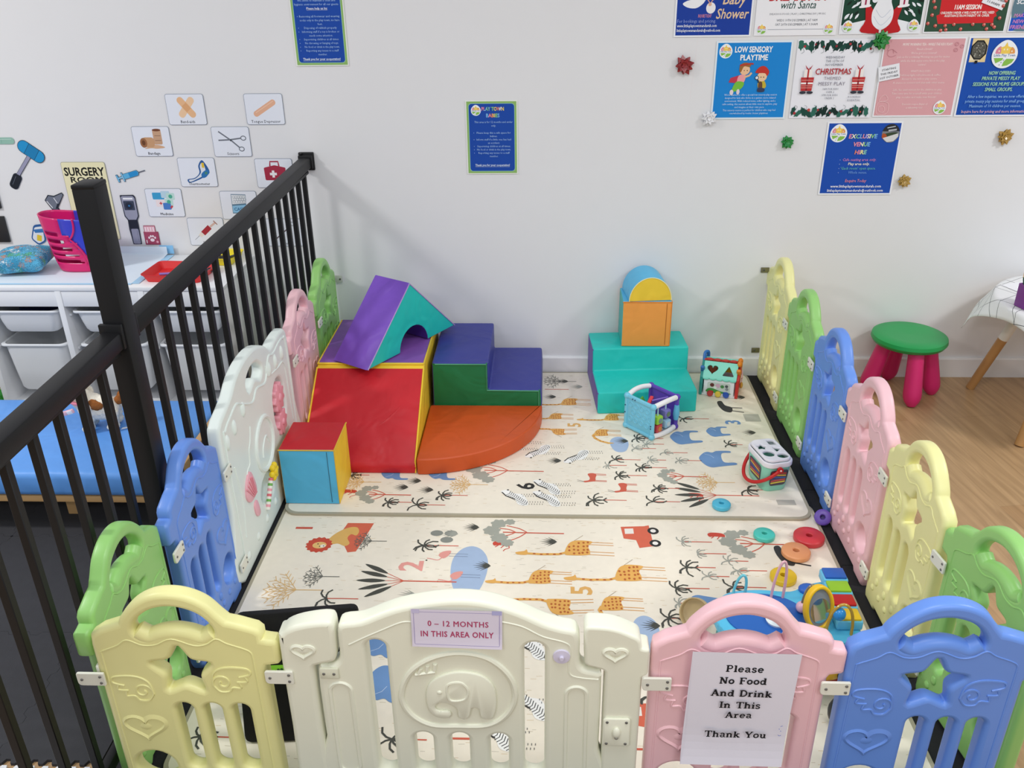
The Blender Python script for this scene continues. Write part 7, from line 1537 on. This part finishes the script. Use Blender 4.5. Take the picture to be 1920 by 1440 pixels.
def d_sy(s):
    a = 0.27; R_ = lambda p: rot(p, a, 0.062, 0.030)
    s.poly(R_([(-0.030, -0.010), (0.030, -0.010), (0.036, 0.0), (0.030, 0.010), (-0.030, 0.010)]), '#5fb3e0'); s.poly(R_([(-0.006, -0.009), (0.028, -0.009), (0.034, 0.0), (0.028, 0.009), (-0.006, 0.009)]), '#2c8fcf'); s.line(R_([(0.036, 0), (0.064, 0)]), 0.003, '#6a6a78'); s.line(R_([(-0.034, -0.017), (-0.034, 0.017)]), 0.005, '#8cc8ea'); s.line(R_([(-0.034, 0), (-0.054, 0)]), 0.006, '#8cc8ea'); s.line(R_([(-0.056, -0.014), (-0.056, 0.014)]), 0.006, '#6fb6e0')
a_ = 0.27; ol = rot([(-0.060, -0.016), (-0.052, -0.016), (-0.050, -0.005), (-0.038, -0.005), (-0.037, -0.019), (-0.030, -0.019), (-0.030, -0.0115), (0.031, -0.0115), (0.038, -0.002), (0.065, -0.002), (0.065, 0.002), (0.038, 0.002), (0.031, 0.0115), (-0.030, 0.0115), (-0.030, 0.019), (-0.037, 0.019), (-0.038, 0.005), (-0.050, 0.005), (-0.052, 0.016), (-0.060, 0.016)], a_, 0.062, 0.030)
sticker('syringe_sticker', -1.752, 0.850, 0.13, 0.07, ol, '#35536e', 'blue syringe cut-out sticker beside the surgery room sign', d_sy)
def d_oto(s):
    s.poly([(0.004, 0.056), (0.020, 0.074), (0.040, 0.070), (0.048, 0.040), (0.036, 0.018), (0.024, 0.020)], '#6f7686'); s.poly([(0.038, 0.068), (0.078, 0.084), (0.080, 0.076), (0.056, 0.042), (0.046, 0.040)], '#767c8c'); s.line([(0.008, 0.052), (0.026, 0.024)], 0.004, '#dfe3ea'); s.line([(0.040, 0.066), (0.050, 0.044)], 0.003, '#dfe3ea'); s.poly([(0.026, 0.020), (0.046, 0.022), (0.056, -0.0), (0.034, 0.0)], '#4f5564')
sticker('otoscope_sticker', -2.068, 0.722, 0.09, 0.09, [(0.0, 0.056), (0.018, 0.078), (0.042, 0.074), (0.078, 0.088), (0.084, 0.078), (0.058, 0.038), (0.050, 0.026), (0.060, -0.002), (0.030, -0.002), (0.022, 0.016)], '#262c3a', 'grey otoscope sticker peeking over the pink toy carrier', d_oto)
def d_op(s):
    s.poly(rcorner([(0.006, 0.200), (0.010, 0.122), (0.022, 0.104), (0.050, 0.104), (0.062, 0.122), (0.062, 0.196), (0.056, 0.204), (0.012, 0.204)], 0.004), '#9a9cb0'); s.poly(rrect(0.012, 0.146, 0.056, 0.184, 0.003), '#3c4458'); s.disc(0.034, 0.164, 0.016, '#2b3142', 0.015); s.disc(0.034, 0.164, 0.008, '#1a2a44'); s.disc(0.034, 0.164, 0.004, '#3a78b0'); s.rect(0.014, 0.190, 0.054, 0.197, '#f0f1f5'); s.poly(rrect(0.018, 0.068, 0.054, 0.106, 0.004), '#262a38'); s.poly(rrect(0.022, 0.004, 0.052, 0.068, 0.005), '#9294aa'); s.line([(0.046, 0.012), (0.046, 0.062)], 0.001, '#5a5d70')
sticker('ophthalmoscope_sticker', -1.755, 0.590, 0.07, 0.21, rcorner([(0.003, 0.208), (0.006, 0.120), (0.016, 0.104), (0.014, 0.066), (0.019, 0.002), (0.055, 0.002), (0.057, 0.066), (0.057, 0.104), (0.066, 0.120), (0.066, 0.200), (0.060, 0.209)], 0.003), '#343848', 'grey ophthalmoscope sticker standing right of the railing post', d_op)
def d_pb(s):
    s.rect(0.003, 0.003, 0.059, 0.052, '#a84a66'); s.rect(0.006, 0.054, 0.050, 0.078, '#e9b6c2')
    for i in range(4): s.rect(0.009+0.011*i, 0.058, 0.013+0.011*i, 0.074, '#f7e9ee')
    s.disc(0.032, 0.020, 0.009, '#f2dfe6', 0.007)
    for x, y in ((0.020, 0.030), (0.028, 0.036), (0.037, 0.036), (0.045, 0.030)): s.disc(x, y, 0.004, '#f2dfe6', 0.005)
    s.rect(0.006, 0.006, 0.010, 0.020, '#f7e9ee'); s.disc(0.052, 0.012, 0.005, '#e9a9ba')
sticker('paw_box_sticker', -1.684, 0.590, 0.063, 0.082, [(0, 0), (0.062, 0), (0.062, 0.055), (0.052, 0.055), (0.052, 0.081), (0.004, 0.081), (0.004, 0.055), (0, 0.055)], '#a0405c', 'pink paw print box sticker above the blue sheet edge', d_pb)
sticker('thermometer_sticker', -2.170, 0.585, 0.08, 0.10, rcorner([(0.004, 0.030), (0.028, 0.090), (0.070, 0.094), (0.066, 0.020), (0.030, 0.002)], 0.012), '#2f5e9c', 'blue and white thermometer sticker half behind the pink toy carrier', lambda s: (s.poly(rcorner([(0.010, 0.032), (0.030, 0.080), (0.064, 0.084), (0.060, 0.024), (0.032, 0.010)], 0.008), '#e1e5ec'), s.poly(rot(rrect(-0.010, -0.013, 0.010, 0.013, 0.003), -0.25, 0.040, 0.034), '#e5c63e'), s.poly([(0.022, 0.070), (0.064, 0.074), (0.064, 0.058), (0.028, 0.056)], '#3c78b8')))
for z, h_, lab in ((0.746, 0.150, 'upper black square panel on the wall at the left edge of the photo'), (0.603, 0.110, 'lower black square panel on the wall at the left edge of the photo')):
    g = MB(); g.box((-2.345, -0.006, z+h_/2), (0.18, 0.010, h_), mat('#202022', 'plastic'), 0.002); tag(g.build('wall_panel'), lab, 'wall panel', 'black wall panels')

# gift bows
def bow(x, z, r, col, label, seed):
    rnd = random.Random(seed); m = mat(col, 'gloss', rough=0.28, spec=0.8); g = MB()
    for n, el, k in ((9, 0.18, 1.0), (7, 0.62, 0.86), (5, 1.05, 0.66)):
        for i in range(n):
            a = 2*PI*i/n+el*2+rnd.uniform(-0.15, 0.15); L = r*k*rnd.uniform(0.9, 1.08); e = el+rnd.uniform(-0.1, 0.1); w_ = r*0.30
            d = Vector((math.cos(a)*math.cos(e), math.sin(a)*math.cos(e), math.sin(e))); n_ = Vector((-math.sin(a), math.cos(a), 0)); u = d.cross(n_)
            o0 = Vector((0, 0, 0.003)); sec = [o0, o0+d*L*0.55+u*r*0.20, o0+d*L, o0+d*L*0.55-u*r*0.12, o0+d*0.05*L]
            wd = [0.35, 1.0, 0.12, 1.0, 0.35]; vs, fs = [], []
            for p, q in zip(sec, wd): vs += [p-n_*w_*q, p+n_*w_*q]
            for j in range(4): fs.append((2*j, 2*j+2, 2*j+3, 2*j+1))
            g.raw(vs, fs, m)
    g.lathe([(0, 0), (r*0.5, 0), (r*0.5, 0.002), (0, 0.002)], m, seg=16)
    o = g.build('gift_bow', sm=False); o.matrix_world = Matrix.Translation((x, -0.004, z)) @ XZ; tag(o, label, 'gift bow', 'gift bows on the wall')
bow(0.492, 1.279, 0.036, '#90101a', 'shiny red gift bow on the wall left of the bright blue poster', 1)
bow(0.600, 1.087, 0.030, '#e9e9ec', 'white gift bow at the lower left corner of the bright blue poster', 2)
o = bow(1.200, 1.360, 0.034, '#12862f', 'green gift bow between the holly poster and the pink poster', 3)
bpy.data.objects['gift_bow.002'].location.y -= 0.006
bow(0.907, 0.996, 0.027, '#158a3c', 'small green gift bow alone on the wall left of the venue hire poster', 4)
bow(1.723, 1.012, 0.031, '#b08a3c', 'gold gift bow at the far right under the private play poster', 5)
bow(1.376, 0.845, 0.027, '#b59245', 'gold gift bow close to the right side of the venue hire poster', 6)

# ------------------------------------------------------------------ signs on the fence
K_, N_ = 0.115, 0.066      # thick and thin strokes of the slab serif letters
def arcp(cx, cy, rx, ry, a0, a1, n=12): return [(cx+rx*math.cos(math.radians(a0+(a1-a0)*i/n)), cy+ry*math.sin(math.radians(a0+(a1-a0)*i/n))) for i in range(n+1)]
SF = lambda a, b, y: ([(a, y), (b, y)], N_)
G = {'P': (0.58, [([(0.14, 0.0), (0.14, 0.70)], K_), ([(0.14, 0.67), (0.30, 0.67)]+arcp(0.32, 0.505, 0.14, 0.165, 90, -90)+[(0.14, 0.34)], 0.08), SF(0.02, 0.29, 0.03), SF(0.02, 0.16, 0.67)]),
 'l': (0.28, [([(0.14, 0.0), (0.14, 0.70)], K_), SF(0.02, 0.26, 0.03), SF(0.02, 0.14, 0.67)]),
 'e': (0.50, [([(0.09, 0.25), (0.41, 0.25)]+arcp(0.25, 0.24, 0.165, 0.21, 5, 320, 20), 0.085)]),
 'a': (0.50, [([(0.09, 0.38)]+arcp(0.22, 0.36, 0.13, 0.10, 160, 0, 8)+[(0.35, 0.03)], 0.095), (arcp(0.22, 0.14, 0.13, 0.11, 70, 300, 12), 0.085), SF(0.35, 0.47, 0.03)]),
 's': (0.44, [(cat([(0.35, 0.36), (0.29, 0.455), (0.15, 0.45), (0.10, 0.36), (0.17, 0.27), (0.29, 0.22), (0.35, 0.13), (0.28, 0.035), (0.14, 0.03), (0.07, 0.13)], 4, False), 0.085)]),
 'N': (0.68, [([(0.13, 0.03), (0.13, 0.67)], 0.08), ([(0.13, 0.68), (0.52, 0.02)], 0.12), ([(0.53, 0.0), (0.53, 0.67)], 0.08), SF(0.02, 0.25, 0.03), SF(0.01, 0.15, 0.67), SF(0.42, 0.64, 0.67)]),
 'o': (0.52, [(arcp(0.26, 0.24, 0.17, 0.205, 0, 360, 24), 0.095)]),
 'F': (0.55, [([(0.14, 0.0), (0.14, 0.70)], K_), SF(0.02, 0.51, 0.67), SF(0.14, 0.38, 0.36), ([(0.49, 0.70), (0.49, 0.53)], 0.06), ([(0.37, 0.44), (0.37, 0.28)], 0.055), SF(0.02, 0.29, 0.03)]),
 'd': (0.56, [(arcp(0.23, 0.23, 0.145, 0.20, 0, 360, 22), 0.085), ([(0.40, 0.0), (0.40, 0.70)], K_), SF(0.28, 0.40, 0.67), SF(0.40, 0.53, 0.03)]),
 'A': (0.68, [([(0.12, 0.03), (0.33, 0.70)], 0.075), ([(0.31, 0.70), (0.55, 0.03)], 0.125), ([(0.18, 0.23), (0.48, 0.23)], N_), SF(0.01, 0.22, 0.03), SF(0.44, 0.67, 0.03)]),
 'n': (0.58, [([(0.14, 0.0), (0.14, 0.47)], K_), ([(0.14, 0.32)]+arcp(0.28, 0.31, 0.14, 0.135, 150, 0, 10)+[(0.42, 0.03)], 0.10), SF(0.02, 0.25, 0.03), SF(0.32, 0.54, 0.03), SF(0.02, 0.14, 0.44)]),
 'D': (0.64, [([(0.14, 0.0), (0.14, 0.70)], K_), ([(0.14, 0.67), (0.28, 0.67)]+arcp(0.28, 0.35, 0.26, 0.32, 90, -90, 16)+[(0.14, 0.03)], 0.09), SF(0.02, 0.16, 0.03), SF(0.02, 0.16, 0.67)]),
 'r': (0.43, [([(0.14, 0.0), (0.14, 0.47)], K_), ([(0.14, 0.30), (0.22, 0.41), (0.37, 0.43)], 0.10), SF(0.02, 0.28, 0.03), SF(0.02, 0.14, 0.44)]),
 'i': (0.28, [([(0.14, 0.0), (0.14, 0.47)], K_), ([(0.085, 0.63), (0.195, 0.63)], 0.11), SF(0.02, 0.26, 0.03), SF(0.02, 0.14, 0.44)]),
 'k': (0.56, [([(0.14, 0.0), (0.14, 0.70)], K_), ([(0.14, 0.19), (0.40, 0.44)], 0.08), ([(0.23, 0.28), (0.44, 0.03)], 0.11), SF(0.02, 0.25, 0.03), SF(0.33, 0.55, 0.03), SF(0.29, 0.50, 0.44), SF(0.02, 0.14, 0.67)]),
 'I': (0.34, [([(0.17, 0.0), (0.17, 0.70)], K_), SF(0.03, 0.31, 0.03), SF(0.03, 0.31, 0.67)]),
 'T': (0.62, [([(0.31, 0.0), (0.31, 0.68)], K_), SF(0.03, 0.59, 0.67), ([(0.055, 0.70), (0.055, 0.52)], 0.06), ([(0.565, 0.70), (0.565, 0.52)], 0.06), SF(0.17, 0.45, 0.03)]),
 'h': (0.58, [([(0.14, 0.0), (0.14, 0.70)], K_), ([(0.14, 0.32)]+arcp(0.28, 0.31, 0.14, 0.135, 150, 0, 10)+[(0.42, 0.03)], 0.10), SF(0.02, 0.25, 0.03), SF(0.32, 0.54, 0.03), SF(0.02, 0.14, 0.67)]),
 'Y': (0.64, [([(0.08, 0.67), (0.32, 0.30)], 0.12), ([(0.55, 0.67), (0.32, 0.30)], 0.08), ([(0.32, 0.32), (0.32, 0.0)], K_), SF(0.0, 0.23, 0.67), SF(0.43, 0.64, 0.67), SF(0.19, 0.45, 0.03)]),
 'u': (0.58, [([(0.14, 0.45), (0.14, 0.16)]+arcp(0.27, 0.16, 0.13, 0.13, 180, 330, 8), 0.10), ([(0.40, 0.47), (0.40, 0.0)], K_), SF(0.02, 0.14, 0.44), SF(0.28, 0.40, 0.44), SF(0.40, 0.53, 0.03)]), ' ': (0.36, [])}
def slab(s, txt, cx, y, size, col, width, bend):
    adv = sum(G[c][0] for c in txt); kx = width/adv; x = cx-width/2
    for c in txt:
        for path, wd in G[c][1]: s.line([(x+a*kx, y+b*size) for a, b in path], 1.3*wd*(kx+size)/2, col)
        x += G[c][0]*kx
def curl(o, f):
    for v in o.data.vertices: v.co.z += f(v.co.x, v.co.y)
def grid_paper(s, w_, h_, col, n=16):
    vs = [(w_*i/2, h_*j/n, s.z) for j in range(n+1) for i in range(3)]; fs = [(j*3+i, j*3+i+1, j*3+i+4, j*3+i+3) for j in range(n) for i in range(2)]
    s.step(); s.mb.raw(vs, fs, mat(col, 'paper'))
s = Sheet(0.203, 0.293, '#e9e6f2', 0.0003, [(0.203*i/20, 0) for i in range(20)]+[(0.203, 0.293*j/16) for j in range(16)]+[(0.203-0.203*i/20, 0.293) for i in range(20)]+[(0, 0.293-0.293*j/16) for j in range(16)])
s = Sheet(0.203, 0.293, '#e9e6f2', 0.0003, [(0, 0), (0.001, 0), (0.001, 0.293), (0, 0.293)]); grid_paper(s, 0.203, 0.293, '#e9e6f2')
for t, yy, wd, sz in (('Please', 0.245, 0.072, 0.0235), ('No Food', 0.215, 0.090, 0.0235), ('And Drink', 0.184, 0.117, 0.0235), ('In This', 0.155, 0.080, 0.0235), ('Area', 0.130, 0.053, 0.0225), ('Thank You', 0.078, 0.122, 0.0235)): slab(s, t, 0.102, yy, sz*1.0, '#1f1e22', wd, 0)
for q in ([(0.186, 0.112), (0.190, 0.114)], [(0.184, 0.106), (0.185, 0.104)], [(0.187, 0.100), (0.189, 0.099)], [(0.184, 0.089), (0.187, 0.086), (0.190, 0.088)]): s.line(q, 0.0012, '#4a6ad0')
o = s.build('paper_notice'); curl(o, lambda x, y: 0.010*max(0, (0.09-y)/0.09)**2+0.0015*math.sin(x*30)*(1-y/0.293))
o.matrix_world = Matrix.Translation((0.257, FY-0.0268, 0.190)) @ Matrix.Rotation(math.radians(0.8), 4, 'Y') @ Matrix.Rotation(math.radians(1.2), 4, 'X') @ XZ
tag(o, 'white paper notice with black serif lettering taped on the front pink panel', 'notice')
s = Sheet(0.171, 0.089, '#e3dcee', 0.0003, [(0, 0), (0.001, 0), (0.001, 0.089), (0, 0.089)]); grid_paper(s, 0.171, 0.089, '#e3dcee', 8)
s.line(rrect(0.005, 0.006, 0.166, 0.083, 0.002), 0.0008, '#9a8fc4', True)
s.text('0 – 12 MONTHS', 0.088, 0.050, 0.0185, '#b8466e', bold=0.02, width=0.114, spacing=1.1); s.text('IN THIS AREA ONLY', 0.086, 0.025, 0.0185, '#b8466e', bold=0.02, width=0.138, spacing=1.1)
s.rect(0.002, 0.080, 0.016, 0.090, '#cdc6e6'); s.rect(0.152, 0.080, 0.170, 0.090, '#b7b6e2')
o = s.build('paper_notice'); curl(o, lambda x, y: 0.004*max(0, (0.04-y)/0.04)**2*(0.5+x*3)); o.matrix_world = Matrix.Translation((-0.268, FY-0.0250, 0.479)) @ Matrix.Rotation(math.radians(1.0), 4, 'Y') @ XZ
tag(o, 'lilac paper notice with pink hand lettering taped at the top of the gate', 'notice')
